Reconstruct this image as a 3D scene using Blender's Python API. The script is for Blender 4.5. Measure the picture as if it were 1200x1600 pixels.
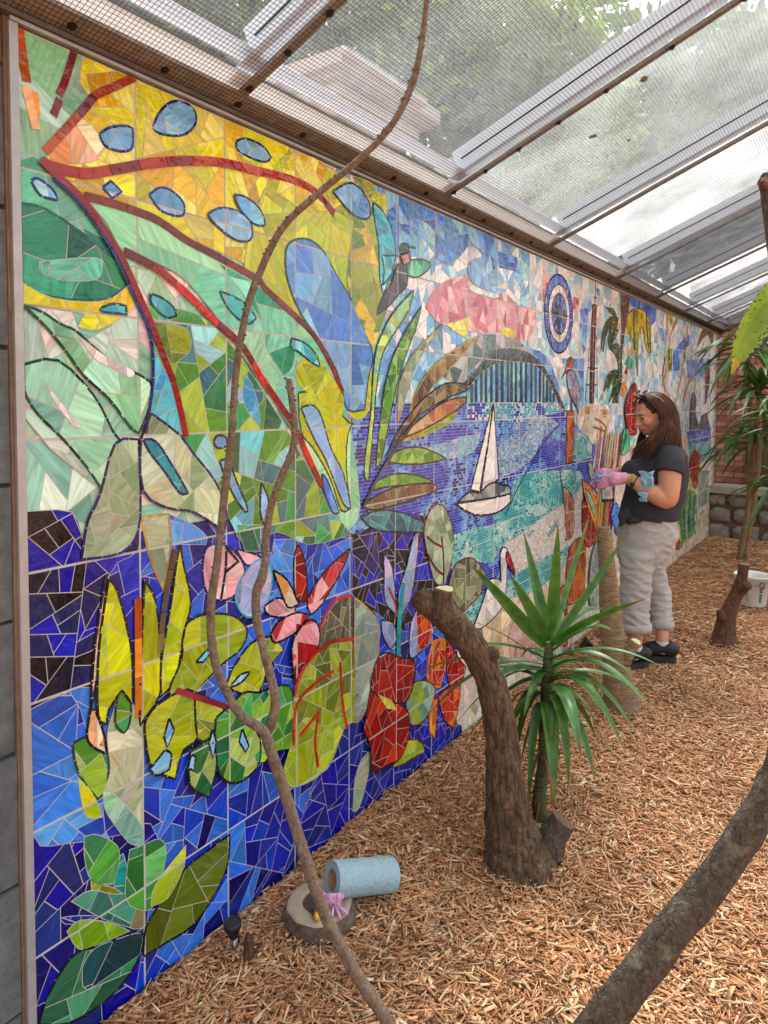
import bpy, bmesh, math, random
import numpy as np
from mathutils import Vector, Matrix, noise
from mathutils.geometry import tessellate_polygon
random.seed(7); RNG = np.random.default_rng(7)
scene = bpy.context.scene
for o in list(bpy.data.objects): bpy.data.objects.remove(o)
COL = scene.collection
R = math.radians

# ------------------------------------------------------------------ camera
CAM_X, CAM_Z = 1.5956, 1.6003          # distance from the mural wall (x = 0) and eye height
TH, PITCH, ROLL, FPX = .60208, .04824, .005166, 1110.6
fw = Vector((-math.sin(TH)*math.cos(PITCH), math.cos(TH)*math.cos(PITCH), -math.sin(PITCH)))
rt0 = Vector((math.cos(TH), math.sin(TH), 0)); up0 = rt0.cross(fw)
rt = rt0*math.cos(ROLL)+up0*math.sin(ROLL); upv = up0*math.cos(ROLL)-rt0*math.sin(ROLL)
cam = bpy.data.cameras.new('camera'); camo = bpy.data.objects.new('camera', cam); COL.objects.link(camo)
cam.sensor_fit = 'HORIZONTAL'; cam.sensor_width = 36; cam.lens = 36*FPX/1200
cam.shift_x = (600-598.6)/1200; cam.shift_y = -(800-680.2)/1200
cam.clip_start = .05; cam.clip_end = 400
m = Matrix((rt, upv, -fw)).transposed().to_4x4(); m.translation = Vector((CAM_X, 0, CAM_Z))
camo.matrix_world = m; scene.camera = camo
scene.render.resolution_x, scene.render.resolution_y = 768, 1024

# ------------------------------------------------------------------ light: bright overcast day
SUN_EL, SUN_AZ = 62, 115               # elevation; compass angle of the sun from +x towards +y
world = bpy.data.worlds.new('World'); scene.world = world; world.use_nodes = True
nt = world.node_tree; nt.nodes.clear()
sky = nt.nodes.new('ShaderNodeTexSky'); sky.sky_type = 'NISHITA'; sky.sun_disc = False
sky.sun_elevation = R(SUN_EL); sky.sun_rotation = R(90-SUN_AZ); sky.air_density = 1.6; sky.dust_density = 5; sky.ozone_density = 1
hs = nt.nodes.new('ShaderNodeHueSaturation'); hs.inputs['Saturation'].default_value = .22
bg = nt.nodes.new('ShaderNodeBackground'); bg.inputs['Strength'].default_value = .15
wo = nt.nodes.new('ShaderNodeOutputWorld')
nt.links.new(sky.outputs[0], hs.inputs['Color']); nt.links.new(hs.outputs[0], bg.inputs[0]); nt.links.new(bg.outputs[0], wo.inputs[0])
sun = bpy.data.lights.new('sun', 'SUN'); sun.energy = 1.5; sun.angle = R(12); sun.color = (1, .98, .955)
suno = bpy.data.objects.new('sun', sun); COL.objects.link(suno)
sd = Vector((math.cos(R(SUN_EL))*math.cos(R(SUN_AZ)), math.cos(R(SUN_EL))*math.sin(R(SUN_AZ)), math.sin(R(SUN_EL))))
suno.rotation_euler = sd.to_track_quat('Z', 'Y').to_euler(); suno.location = (3, -3, 9)
vs = scene.view_settings; vs.view_transform = 'Standard'; vs.look = 'None'; vs.exposure = 1.70; vs.gamma = 1
scene.render.engine = 'CYCLES'; scene.cycles.max_bounces = 5; scene.cycles.diffuse_bounces = 3; scene.cycles.glossy_bounces = 2; scene.cycles.transparent_max_bounces = 10
scene.cycles.caustics_reflective = False; scene.cycles.caustics_refractive = False

# ------------------------------------------------------------------ helpers
def lin(h):
    if isinstance(h, str):
        h = h.lstrip('#'); c = [int(h[i:i+2], 16)/255 for i in (0, 2, 4)]
    else: c = h
    return tuple(x/12.92 if x <= .04045 else ((x+.055)/1.055)**2.4 for x in c)
class MB:
    """collects faces of ONE part"""
    def __init__(s): s.v=[]; s.f=[]; s.c=[]; s.mi=[]; s.sm=False
    def add(s, vs, fs, col=None, mi=0):
        b=len(s.v); s.v.extend(tuple(p) for p in vs)
        for q in fs: s.f.append(tuple(b+i for i in q)); s.c.append(col); s.mi.append(mi)
    def box(s, a, b, col=None, mi=0, M=None):
        x0,y0,z0=a; x1,y1,z1=b
        vs=[Vector(p) for p in ((x0,y0,z0),(x1,y0,z0),(x1,y1,z0),(x0,y1,z0),(x0,y0,z1),(x1,y0,z1),(x1,y1,z1),(x0,y1,z1))]
        if M: vs=[M@p for p in vs]
        s.add(vs, ((0,3,2,1),(4,5,6,7),(0,1,5,4),(1,2,6,5),(2,3,7,6),(3,0,4,7)), col, mi)
    def bar(s, p, q, w, h, up=(0,0,1), col=None, mi=0):
        p=Vector(p); q=Vector(q); d=(q-p).normalized(); u=Vector(up); sd=d.cross(u).normalized(); u=sd.cross(d)
        vs=[]
        for e in (p,q):
            for a,b in ((-1,-1),(1,-1),(1,1),(-1,1)): vs.append(e+sd*a*w/2+u*b*h/2)
        s.add(vs, ((3,2,1,0),(4,5,6,7),(0,1,5,4),(1,2,6,5),(2,3,7,6),(3,0,4,7)), col, mi)
    def tube(s, pts, rad, n=10, cap=True, fn=None, col=None, mi=0, flat=None):
        """lofted tube through pts with radii; fn(i,k,ang,p)->radius factor; flat=(a,b) squash of the ring axes"""
        pts=[Vector(p) for p in pts]; N=len(pts); rings=[]; ref=None
        for i,p in enumerate(pts):
            t=(pts[min(i+1,N-1)]-pts[max(i-1,0)]).normalized()
            if ref is None:
                ref=Vector((0,0,1)) if abs(t.z)<.9 else Vector((1,0,0))
            a=(ref-t*ref.dot(t)).normalized(); b=t.cross(a); ref=a
            r=rad[i] if hasattr(rad,'__len__') else rad
            ring=[]
            for k in range(n):
                an=2*math.pi*k/n; rr=r*(fn(i,k,an,p) if fn else 1)
                ca,cb=(flat[i] if isinstance(flat,list) else flat) if flat else (1,1)
                ring.append(p+a*math.cos(an)*rr*ca+b*math.sin(an)*rr*cb)
            rings.append(ring)
        vs=[q for r_ in rings for q in r_]; fs=[]
        for i in range(N-1):
            for k in range(n):
                k2=(k+1)%n; fs.append((i*n+k,i*n+k2,(i+1)*n+k2,(i+1)*n+k))
        if cap: fs.append(tuple(reversed(range(n)))); fs.append(tuple((N-1)*n+k for k in range(n)))
        s.add(vs, fs, col, mi)
    def ball(s, c, r, n=10, m=7, col=None, mi=0, M=None):
        c=Vector(c); r=Vector(r) if hasattr(r,'__len__') else Vector((r,r,r)); vs=[]; fs=[]
        for i in range(1,m):
            t=math.pi*i/m
            for k in range(n):
                a=2*math.pi*k/n; p=Vector((r.x*math.sin(t)*math.cos(a), r.y*math.sin(t)*math.sin(a), r.z*math.cos(t)))
                vs.append(c+((M@p) if M else p))
        top=Vector((0,0,r.z)); 
        vs.append(c+((M@top) if M else top)); vs.append(c-((M@top) if M else top))
        T=len(vs)-2; B=T+1
        for i in range(m-2):
            for k in range(n): fs.append((i*n+k,(i+1)*n+k,(i+1)*n+(k+1)%n,i*n+(k+1)%n))
        for k in range(n):
            fs.append((T,k,(k+1)%n)); fs.append((B,(m-2)*n+(k+1)%n,(m-2)*n+k))
        s.add(vs,fs,col,mi)
    def build(s, name, mats, parent=None, smooth=False):
        me=bpy.data.meshes.new(name); me.from_pydata([tuple(p) for p in s.v],[],s.f)
        for mt in (mats if isinstance(mats,(list,tuple)) else [mats]): me.materials.append(mt)
        if any(s.mi): me.polygons.foreach_set('material_index', s.mi)
        if any(c is not None for c in s.c):
            at=me.attributes.new('Col','FLOAT_COLOR','FACE')
            at.data.foreach_set('color', np.array([(*(c or (.5,.5,.5)),1) for c in s.c],dtype=np.float32).ravel())
        if smooth: me.polygons.foreach_set('use_smooth',[True]*len(s.f))
        me.update()
        return link(name, me, parent)
def link(name, me, parent=None):
    o=bpy.data.objects.new(name, me); COL.objects.link(o)
    if parent is not None: o.parent=parent
    return o
def empty(name, loc=(0,0,0), rz=0):
    o=bpy.data.objects.new(name,None); COL.objects.link(o); o.location=loc; o.rotation_euler=(0,0,rz); o.empty_display_size=.1
    return o
def tag(o, label, cat, group=None, kind=None):
    o['label']=label; o['category']=cat
    if group: o['group']=group
    if kind: o['kind']=kind
    return o
def struct(o): o['kind']='structure'; return o

def newmat(name):
    mt=bpy.data.materials.new(name); mt.use_nodes=True; n=mt.node_tree.nodes; l=mt.node_tree.links
    return mt, n, l, n['Principled BSDF']
def mat(name, col, rough=.6, var=.25, scale=8, bump=.0, bscale=None, metal=0, stretch=(1,1,1), col2=None, detail=6, attr=False, spec=.5, coord='Object', hue=None, trans=0):
    """principled with two-tone noise colour and optional bump; attr=True multiplies per-face colour"""
    mt,n,l,b=newmat(name)
    tc=n.new('ShaderNodeTexCoord'); mp=n.new('ShaderNodeMapping'); mp.inputs['Scale'].default_value=stretch
    l.new(tc.outputs[coord], mp.inputs[0])
    nz=n.new('ShaderNodeTexNoise'); nz.inputs['Scale'].default_value=scale; nz.inputs['Detail'].default_value=detail; nz.inputs['Roughness'].default_value=.62
    l.new(mp.outputs[0], nz.inputs['Vector'])
    rp=n.new('ShaderNodeValToRGB'); rp.color_ramp.elements[0].position=.32; rp.color_ramp.elements[1].position=.70
    c=lin(col) if isinstance(col,str) else col
    c2=(lin(col2) if isinstance(col2,str) else col2) if col2 else tuple(min(1,x*(1+var)) for x in c)
    c1=tuple(x*(1-var) for x in c) if not col2 else c
    rp.color_ramp.elements[0].color=(*c1,1); rp.color_ramp.elements[1].color=(*c2,1)
    l.new(nz.outputs['Fac'], rp.inputs[0]); src=rp.outputs[0]
    if attr:
        at=n.new('ShaderNodeAttribute'); at.attribute_name='Col'
        mx=n.new('ShaderNodeMix'); mx.data_type='RGBA'; mx.blend_type='MULTIPLY'; mx.inputs[0].default_value=1
        l.new(src, mx.inputs[6]); l.new(at.outputs['Color'], mx.inputs[7]); src=mx.outputs[2]
    l.new(src, b.inputs['Base Color'])
    b.inputs['Roughness'].default_value=rough; b.inputs['Metallic'].default_value=metal; b.inputs['Specular IOR Level'].default_value=spec
    if bump:
        nb=n.new('ShaderNodeTexNoise'); nb.inputs['Scale'].default_value=bscale or scale*4; nb.inputs['Detail'].default_value=8; nb.inputs['Roughness'].default_value=.7
        l.new(mp.outputs[0], nb.inputs['Vector'])
        bp=n.new('ShaderNodeBump'); bp.inputs['Strength'].default_value=bump; bp.inputs['Distance'].default_value=.01
        l.new(nb.outputs['Fac'], bp.inputs['Height']); l.new(bp.outputs[0], b.inputs['Normal'])
    return mt
SHAPES=[
('ground_tiles','s','sky',0.062,None,0,[(1.9,1.2),(9.467,1.2),(9.467,2.43),(1.9,2.43)]),
('ground_tiles','s','palemint',0.075,None,0,[(0.871,1.2),(1.95,1.2),(1.95,2.43),(0.871,2.43)]),
('ground_tiles','s','cloud',0.07,None,0,[(3.75,1.2),(9.467,1.2),(9.467,2.43),(3.75,2.43)]),
('ground_tiles','s','sand',0.07,None,0,[(2.9,-0.05),(9.467,-0.05),(9.467,1.25),(2.9,1.25)]),
('ground_tiles','s','blue',0.068,None,0,[(0.871,-0.05),(2.95,-0.05),(2.95,1.25),(0.871,1.25)]),
('g','s','black',0.055,None,0.0068,[(0.87,1.342),(0.863,0.864),(0.976,0.892),(1.028,0.88),(1.08,1.151),(1.17,1.201),(1.178,1.291),(1.158,1.271),(1.01,1.255),(0.983,1.327)]),
('g','s','navy',0.07,None,0.0068,[(0.868,0.572),(1.201,0.441),(1.198,0.237),(1.126,-0.076),(0.864,0.12)]),
('g','s','midblue',0.07,None,0.0068,[(0.869,0.878),(0.976,0.876),(1.025,0.728),(1.06,0.658),(1.133,0.452),(0.953,0.517),(0.873,0.584)]),
('g','s','darkblue',0.055,None,0.0068,[(2.112,1.185),(2.775,1.101),(2.783,0.61),(2.495,0.628),(2.275,0.764),(2.113,0.861)]),
('g','s','violet',0.065,None,0.0068,[(1.932,0.281),(2.056,0.374),(2.234,0.365),(2.677,0.154),(3,0.031),(2.984,-0.227),(2.342,-0.076),(1.816,-0.05),(1.729,-0.001)]),
('g','s','midblue',0.075,None,0.0068,[(1.692,1.147),(2.112,1.088),(2.113,0.861),(1.979,0.837),(1.773,0.675),(1.69,0.744),(1.671,1.031)]),
('g','s','periw',0.08,None,0.0068,[(2.319,2.427),(2.422,2.433),(2.424,2.211),(2.39,2.154),(2.321,2.279)]),
('g','s','periw',0.07,None,0.0068,[(2.422,2.433),(2.728,2.424),(2.715,2.338),(2.608,2.364),(2.507,2.284),(2.423,2.325)]),
('g','s','periw',0.07,None,0.0068,[(2.728,2.424),(3.027,2.429),(3.045,2.365),(2.876,2.233),(2.731,2.223)]),
('g','s','periw',0.08,None,0.0068,[(3.043,2.425),(3.34,2.421),(3.33,2.153),(3.15,2.154),(3.033,2.183),(3.031,2.258),(3.216,2.319),(3.029,2.355)]),
('g','s','blue2',0.07,None,0.0068,[(3.342,2.365),(3.579,2.372),(3.582,2.296),(3.354,2.286)]),
('g','s','blue2',0.09,None,0.0068,[(5.737,2.431),(6.545,2.428),(6.554,2.328),(6.351,2.256),(6.182,2.363),(5.743,2.355)]),
('g','s','blue2',0.08,None,0.0068,[(7.238,2.065),(7.54,2.204),(7.93,2.308),(7.973,2.209),(7.5,2.08),(7.518,1.923),(7.256,1.895)]),
('g','s','periw',0.08,None,0.0068,[(7.844,2.037),(9.033,2.125),(8.925,1.836),(8.493,1.893),(7.867,1.848)]),
('g','s','periw',0.07,None,0.0068,[(6.691,2.275),(6.921,2.273),(6.939,2.093),(6.697,2.21)]),
('g','s','periw',0.07,None,0.0068,[(4.583,2.217),(4.752,2.236),(4.736,2.087),(4.671,1.919),(4.592,2.043)]),
('g','s','blue2',0.06,None,0.0068,[(4.654,2.225),(4.753,2.228),(4.743,2.178),(4.669,2.178)]),
('g','s','blue2',0.06,None,0.0068,[(4.898,2.386),(4.978,2.388),(4.981,2.338),(4.914,2.338)]),
('g','s','periw',0.07,None,0.0068,[(4.244,1.868),(4.686,1.891),(4.675,1.598),(4.595,1.624),(4.458,1.828),(4.338,1.823)]),
('g','s','periw',0.07,None,0.0068,[(3.645,1.907),(4.017,1.869),(4.234,1.684),(4.164,1.657),(3.954,1.804)]),
('g','s','blue2',0.05,None,0.0068,[(3.824,1.895),(3.918,1.894),(3.904,1.851),(3.841,1.86)]),
('g','s','skyaqua',0.08,None,0.0068,[(5.277,1.728),(5.46,1.742),(5.346,1.593),(5,1.593),(5.051,1.654)]),
('pink_cloud','s','pink',0.065,None,0.0068,[(2.631,2.003),(2.738,2.108),(2.995,2.193),(3.039,2.129),(3.318,2.122),(3.418,2.167),(3.637,2.115),(3.876,2.141),(3.819,2.003),(3.644,1.919),(3.425,1.959),(3.156,1.937),(2.897,1.935),(2.722,1.957)]),
('pink_cloud','s','pink',0.06,None,0.0068,[(3.947,2.369),(4.048,2.323),(4.018,2.232),(3.971,2.176),(3.922,2.195)]),
('pink_cloud','s','pink',0.06,None,0.0068,[(4.45,2.272),(4.57,2.273),(4.534,2.2),(4.435,2.189)]),
('pink_cloud','s','yellow',0.05,None,0.0068,[(2.817,1.947),(3.042,2.003),(3.012,1.9),(2.877,1.924)]),
('pink_cloud','s','yellow',0.06,None,0.0068,[(3.386,1.972),(3.45,1.988),(3.558,1.975),(3.546,1.937),(3.394,1.932)]),
('water_tiles','t','water',0,None,0.006,[(2.097,1.568),(2.966,1.607),(4.371,1.552),(4.374,1.491),(5.171,1.314),(5.142,1.082),(4.647,0.864),(4.536,0.624),(3.895,0.488),(3.499,0.435),(3.157,0.554),(2.858,0.852),(2.796,1.01),(2.522,1.133),(2.159,1.105),(2.099,1.114)]),
('water_tiles','t','paleband',0,None,0.006,[(3.011,1.586),(4.256,1.604),(4.282,1.539),(3.937,1.519),(3.617,1.495),(3.38,1.506),(3.027,1.507)]),
('water_tiles','t','palewater',0,None,0.006,[(3.617,1.487),(3.958,1.519),(4.217,1.466),(3.963,1.386),(3.847,1.298),(3.697,1.248),(3.422,1.211),(3.369,1.34),(3.417,1.38),(3.566,1.431)]),
('water_tiles','t','palewater',0,None,0.006,[(2.774,1.41),(2.975,1.432),(3.154,1.438),(3.085,1.356),(2.848,1.339),(2.614,1.348),(2.592,1.39)]),
('water_tiles','t','turq',0,None,0.006,[(3.558,1.163),(3.699,1.195),(4.055,1.182),(4.622,1.137),(4.708,1.013),(4.529,0.942),(4.31,0.951),(3.982,0.934),(3.498,0.91),(3.316,1.013),(3.527,1.058)]),
('water_tiles','t','turq',0,None,0.006,[(2.871,0.977),(3.146,0.974),(3.327,0.965),(3.693,0.967),(3.999,0.917),(3.696,0.876),(3.407,0.834),(3.295,0.778),(3.048,0.832),(2.889,0.823)]),
('water_tiles','t','turq',0,None,0.006,[(2.956,0.603),(3.19,0.627),(3.414,0.611),(3.575,0.647),(3.748,0.686),(4.354,0.727),(4.42,0.56),(3.943,0.496),(3.623,0.476),(3.123,0.489)]),
('water_tiles','t','turq',0,None,0.006,[(4.493,1.39),(4.608,1.395),(4.827,1.332),(4.862,1.22),(4.566,1.212),(4.49,1.226)]),
('water_tiles','t','whitesand',0,None,0.006,[(3.436,0.838),(3.696,0.867),(3.999,0.917),(4.458,0.971),(4.669,1.045),(4.722,0.668),(4.357,0.675),(3.936,0.669),(3.66,0.657),(3.575,0.656),(3.488,0.786)]),
('g','s','sand',0.06,None,0.0068,[(4.551,1.502),(4.703,1.58),(5.075,1.57),(5.233,1.53),(5.24,1.432),(4.913,1.31),(4.769,1.371),(4.58,1.431)]),
('g','s','tan',0.05,None,0.0068,[(4.704,1.571),(4.813,1.571),(4.788,1.516),(4.707,1.517)]),
('g','s','tan',0.05,None,0.0068,[(5.016,1.551),(5.201,1.54),(5.173,1.482),(5.049,1.504)]),
('g','s','mint',0.14,None,0.0068,[(0.87,2.436),(1.019,2.435),(1.038,2.425),(1.063,2.343),(0.983,2.241),(0.937,2.169),(0.916,2.148),(0.867,2.158)]),
('g','s','yellow',0.08,None,0.0068,[(1.032,2.431),(1.175,2.43),(1.486,2.421),(1.794,2.417),(1.862,2.24),(1.704,2.003),(1.618,2.01),(1.365,2.051),(1.166,2.087),(1.013,2.092),(0.933,2.131),(0.942,2.17),(1.051,2.316),(1.026,2.361)]),
('g','s','lime',0.1,None,0.0068,[(1.647,2.252),(1.794,2.417),(2.112,2.399),(2.32,2.402),(2.344,2.122),(2.238,1.764),(2.219,1.567),(2.097,1.544),(1.983,1.728),(1.829,1.872),(1.618,1.97),(1.563,2.021)]),
('g','s','yellow',0.07,None,0.0068,[(1.705,2.266),(1.794,2.417),(2.093,2.399),(2.037,2.301),(1.862,2.24)]),
('g','s','peach',0.07,None,0.0068,[(0.945,2.171),(0.983,2.231),(1.028,2.275),(1.073,2.249),(1.084,2.221),(1.049,2.18),(0.955,2.149)]),
('g','s','gold',0.11,None,0.0068,[(1.041,2.386),(1.168,2.444),(1.171,2.421),(1.117,2.386),(1.063,2.343),(1.049,2.353)]),
('g','s','greenteal',0.1,None,0.0068,[(0.867,2.156),(0.921,2.147),(1.013,2.1),(1.099,2.025),(1.164,1.923),(1.182,1.843),(1.153,1.831),(0.867,1.812)]),
('g','s','palemint',0.07,None,0.0068,[(0.87,1.823),(1.172,1.858),(1.215,1.779),(1.222,1.643),(1.192,1.506),(1.128,1.475),(1.08,1.364),(0.871,1.562)]),
('g','s','mintmid',0.17,None,0.0068,[(1.03,2.091),(1.17,2.085),(1.342,2.038),(1.485,2.004),(1.618,1.966),(1.765,1.886),(1.895,1.812),(2.002,1.706),(2.077,1.568),(2.159,1.203),(2.079,1.117),(1.764,1.517),(1.616,1.672),(1.484,1.81),(1.341,1.932),(1.214,1.972),(1.136,1.976),(1.091,2.039)]),
('g','s','tealgreen',0.11,None,0.0068,[(1.46,1.998),(1.572,1.97),(1.646,1.941),(1.775,1.866),(1.796,1.805),(1.775,1.712),(1.734,1.682),(1.655,1.767),(1.645,1.834),(1.563,1.917)]),
('g','s','forest',0.075,None,0.0068,[(1.182,1.843),(1.233,1.848),(1.363,1.845),(1.483,1.782),(1.616,1.652),(1.764,1.485),(1.931,1.276),(2.099,1.102),(1.862,1.105),(1.702,1.173),(1.558,1.155),(1.48,1.265),(1.359,1.39),(1.228,1.47),(1.326,1.516),(1.276,1.644)]),
('g','s','skyb',0.07,None,0.0068,[(1.221,1.745),(1.245,1.701),(1.286,1.632),(1.318,1.508),(1.208,1.563),(1.216,1.643)]),
('g','s','skyb',0.07,None,0.0068,[(1.557,1.676),(1.588,1.651),(1.616,1.585),(1.625,1.517),(1.579,1.558),(1.552,1.611)]),
('g','s','olive',0.09,None,0.0068,[(1.218,1.807),(1.332,1.8),(1.347,1.742),(1.287,1.697),(1.259,1.736)]),
('g','s','emerald',0.11,'dteal',0.0068,[(0.869,2.039),(0.932,2.039),(1.046,1.991),(1.098,1.961),(1.15,1.938),(1.144,1.896),(1.079,1.85),(0.944,1.839),(0.871,1.873)]),
('g','s','seateal',0.1,None,0.0068,[(0.914,1.916),(1.057,1.949),(1.074,1.926),(1.056,1.897),(0.977,1.883),(0.919,1.892)]),
('g','s','yellow',0.08,None,0.0068,[(0.868,1.865),(0.944,1.836),(1.079,1.846),(1.154,1.897),(1.169,1.858),(1.143,1.822),(1.06,1.774),(1.008,1.777),(1.025,1.81),(0.928,1.817),(0.87,1.817)]),
('g','s','mint',0.09,'dgreen',0.0068,[(0.872,1.811),(0.912,1.803),(0.959,1.778),(0.997,1.766),(1.041,1.733),(1.101,1.694),(1.21,1.648),(1.209,1.586),(1.174,1.513),(1.148,1.53),(1.087,1.602),(1.017,1.659),(0.974,1.713),(0.922,1.77)]),
('g','s','white',0.06,None,0.0068,[(1.002,1.756),(1.076,1.709),(1.163,1.675),(1.15,1.658),(1.088,1.683),(1.047,1.702)]),
('g','s','seamint',0.11,'dgreen',0.0068,[(0.869,1.678),(0.954,1.692),(1.045,1.612),(1.098,1.521),(1.122,1.476),(1.071,1.365),(1.025,1.433),(0.959,1.51),(0.902,1.566),(0.871,1.62)]),
('g','s','white',0.05,None,0.0068,[(0.919,1.641),(0.961,1.591),(1.009,1.534),(0.993,1.534),(0.95,1.586)]),
('g','s','sage',0.06,'navyl',0.0068,[(1.104,1.488),(1.174,1.496),(1.179,1.382),(1.171,1.258),(1.118,1.205),(1.007,1.208),(1.023,1.296),(1.059,1.361)]),
('g','s','sage',0.1,'navyl',0.0068,[(1.181,1.495),(1.215,1.563),(1.3,1.508),(1.359,1.445),(1.438,1.359),(1.48,1.265),(1.471,1.208),(1.358,1.28),(1.268,1.303),(1.186,1.359)]),
('g','s','tealb',0.08,'navyl',0.0068,[(1.187,1.495),(1.228,1.488),(1.284,1.414),(1.335,1.338),(1.305,1.341),(1.255,1.405),(1.207,1.46)]),
('g','s','blue2',0.07,None,0.0068,[(1.275,1.284),(1.357,1.243),(1.404,1.205),(1.404,1.18),(1.281,1.2)]),
('g','s','greens',0.08,'dgreen',0.0068,[(0.975,0.757),(1.01,0.76),(1.043,0.736),(1.072,0.686),(1.067,0.604),(1.041,0.587),(1.008,0.639),(0.983,0.699)]),
('g','s','lime',0.1,None,0.0068,[(0.989,0.664),(1.028,0.605),(1.051,0.536),(1.012,0.555),(0.997,0.603)]),
('g','s','palesage',0.075,None,0.0068,[(1.112,0.853),(1.143,0.804),(1.167,0.752),(1.179,0.73),(1.175,0.396),(1.138,0.421),(1.097,0.5),(1.061,0.59),(1.08,0.649),(1.071,0.737),(1.09,0.797)]),
('g','s','seamint',0.07,None,0.0068,[(1.057,0.6),(1.087,0.578),(1.134,0.512),(1.173,0.444),(1.173,0.398),(1.133,0.425),(1.086,0.502),(1.06,0.556)]),
('g','s','greens',0.07,'dgreen',0.0068,[(1.108,0.859),(1.14,0.805),(1.135,0.746),(1.118,0.727),(1.092,0.771)]),
('lavender_leaf','s','periw',0.1,'dgreen',0.0068,[(1.744,2.07),(1.765,2.116),(1.829,2.142),(1.895,2.139),(1.954,2.106),(2.001,2.058),(2.103,1.968),(2.167,1.88),(2.238,1.781),(2.209,1.689),(2.185,1.567),(2.077,1.568),(2.039,1.661),(1.991,1.735),(1.919,1.807),(1.819,1.892),(1.756,1.99)]),
('g','s','oliveyel',0.06,None,0.0068,[(2.12,2.344),(2.225,2.349),(2.243,2.276),(2.322,2.119),(2.368,2.05),(2.324,1.944),(2.238,1.801),(2.167,1.88),(2.103,1.968),(2.075,2.057),(2.106,2.201)]),
('g','s','periw',0.07,'navyl',0.0068,[(1.988,2.335),(2.074,2.386),(2.139,2.387),(2.206,2.348),(2.213,2.302),(2.179,2.279),(2.113,2.28),(2.049,2.304)]),
('g','s','olive',0.06,None,0.0068,[(2.112,2.419),(2.219,2.43),(2.241,2.396),(2.206,2.356),(2.152,2.39)]),
('g','s','aqua',0.08,'navyl',0.0068,[(2.234,2.354),(2.306,2.33),(2.366,2.268),(2.389,2.18),(2.352,2.09),(2.301,2.016),(2.279,2.079),(2.27,2.2),(2.234,2.314)]),
('g','s','lime',0.08,'dgreen',0.0068,[(1.807,1.627),(1.884,1.628),(1.978,1.584),(2.104,1.512),(2.078,1.466),(2.072,1.348),(2.099,1.202),(2.041,1.201),(1.978,1.324),(1.884,1.436),(1.818,1.498)]),
('g','s','lilacb',0.09,'dgreen',0.0068,[(1.818,1.577),(1.884,1.584),(1.93,1.539),(1.978,1.432),(2.053,1.334),(2.099,1.202),(2.053,1.224),(1.954,1.387),(1.884,1.473)]),
('g','s','blue2',0.08,'navyl',0.0068,[(1.931,1.344),(1.966,1.31),(2.028,1.195),(1.991,1.2),(1.942,1.282)]),
('g','s','lime',0.08,None,0.0068,[(1.796,1.713),(1.884,1.782),(1.978,1.69),(2.052,1.615),(2.039,1.537),(1.884,1.614),(1.807,1.656)]),
('spear_leaf','s','limemint',0.06,'blackl',0.0068,[(2.185,1.339),(2.226,1.551),(2.252,1.765),(2.31,1.876),(2.399,1.969),(2.535,2.063),(2.495,1.979),(2.4,1.884),(2.31,1.793),(2.268,1.666),(2.247,1.517),(2.213,1.288)]),
('spear_leaf','s','leaf',0.06,'blackl',0.0068,[(2.263,1.342),(2.298,1.566),(2.356,1.736),(2.448,1.862),(2.596,2.004),(2.546,1.896),(2.465,1.776),(2.403,1.652),(2.358,1.532),(2.299,1.364)]),
('spear_leaf','s','sage',0.06,'tanl',0.0068,[(2.42,1.513),(2.419,1.626),(2.45,1.705),(2.547,1.807),(2.778,1.944),(2.633,1.83),(2.531,1.726),(2.467,1.601)]),
('bridge','s','grey',0.07,None,0.0068,[(2.745,1.715),(2.899,1.838),(3.156,1.926),(3.425,1.942),(3.644,1.919),(3.825,1.859),(3.646,1.884),(3.326,1.864),(3.16,1.801),(3.006,1.723),(2.964,1.682)]),
('bridge','s','skyb2',0.06,None,0.0068,[(3.019,1.592),(3.028,1.673),(3.116,1.727),(3.231,1.773),(3.378,1.812),(3.796,1.821),(3.956,1.767),(4.129,1.657),(4.184,1.605),(3.656,1.606)]),
('bridge','l','charcoal',0.3,None,0.026,[(3.061,1.684),(3.063,1.596)]),
('bridge','l','charcoal',0.3,None,0.026,[(3.105,1.711),(3.108,1.596)]),
('bridge','l','charcoal',0.3,None,0.026,[(3.161,1.744),(3.165,1.596)]),
('bridge','l','charcoal',0.3,None,0.026,[(3.212,1.762),(3.216,1.596)]),
('bridge','l','charcoal',0.3,None,0.026,[(3.271,1.786),(3.277,1.596)]),
('bridge','l','charcoal',0.3,None,0.03,[(3.332,1.81),(3.338,1.596)]),
('bridge','l','charcoal',0.3,None,0.03,[(3.398,1.813),(3.405,1.597)]),
('bridge','l','charcoal',0.3,None,0.03,[(3.469,1.817),(3.476,1.597)]),
('bridge','l','charcoal',0.3,None,0.03,[(3.514,1.819),(3.521,1.597)]),
('bridge','l','charcoal',0.3,None,0.03,[(3.569,1.822),(3.576,1.597)]),
('bridge','l','charcoal',0.3,None,0.03,[(3.639,1.825),(3.647,1.597)]),
('bridge','l','charcoal',0.3,None,0.03,[(3.706,1.823),(3.714,1.597)]),
('bridge','l','charcoal',0.3,None,0.03,[(3.781,1.82),(3.789,1.597)]),
('bridge','l','charcoal',0.3,None,0.03,[(3.843,1.805),(3.851,1.597)]),
('bridge','l','charcoal',0.3,None,0.03,[(3.907,1.783),(3.914,1.597)]),
('bridge','l','charcoal',0.3,None,0.03,[(3.962,1.761),(3.969,1.597)]),
('bridge','l','charcoal',0.3,None,0.03,[(4.016,1.731),(4.022,1.597)]),
('bridge','l','charcoal',0.3,None,0.03,[(4.075,1.694),(4.08,1.597)]),
('bridge','l','charcoal',0.3,None,0.03,[(4.129,1.657),(4.131,1.598)]),
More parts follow.
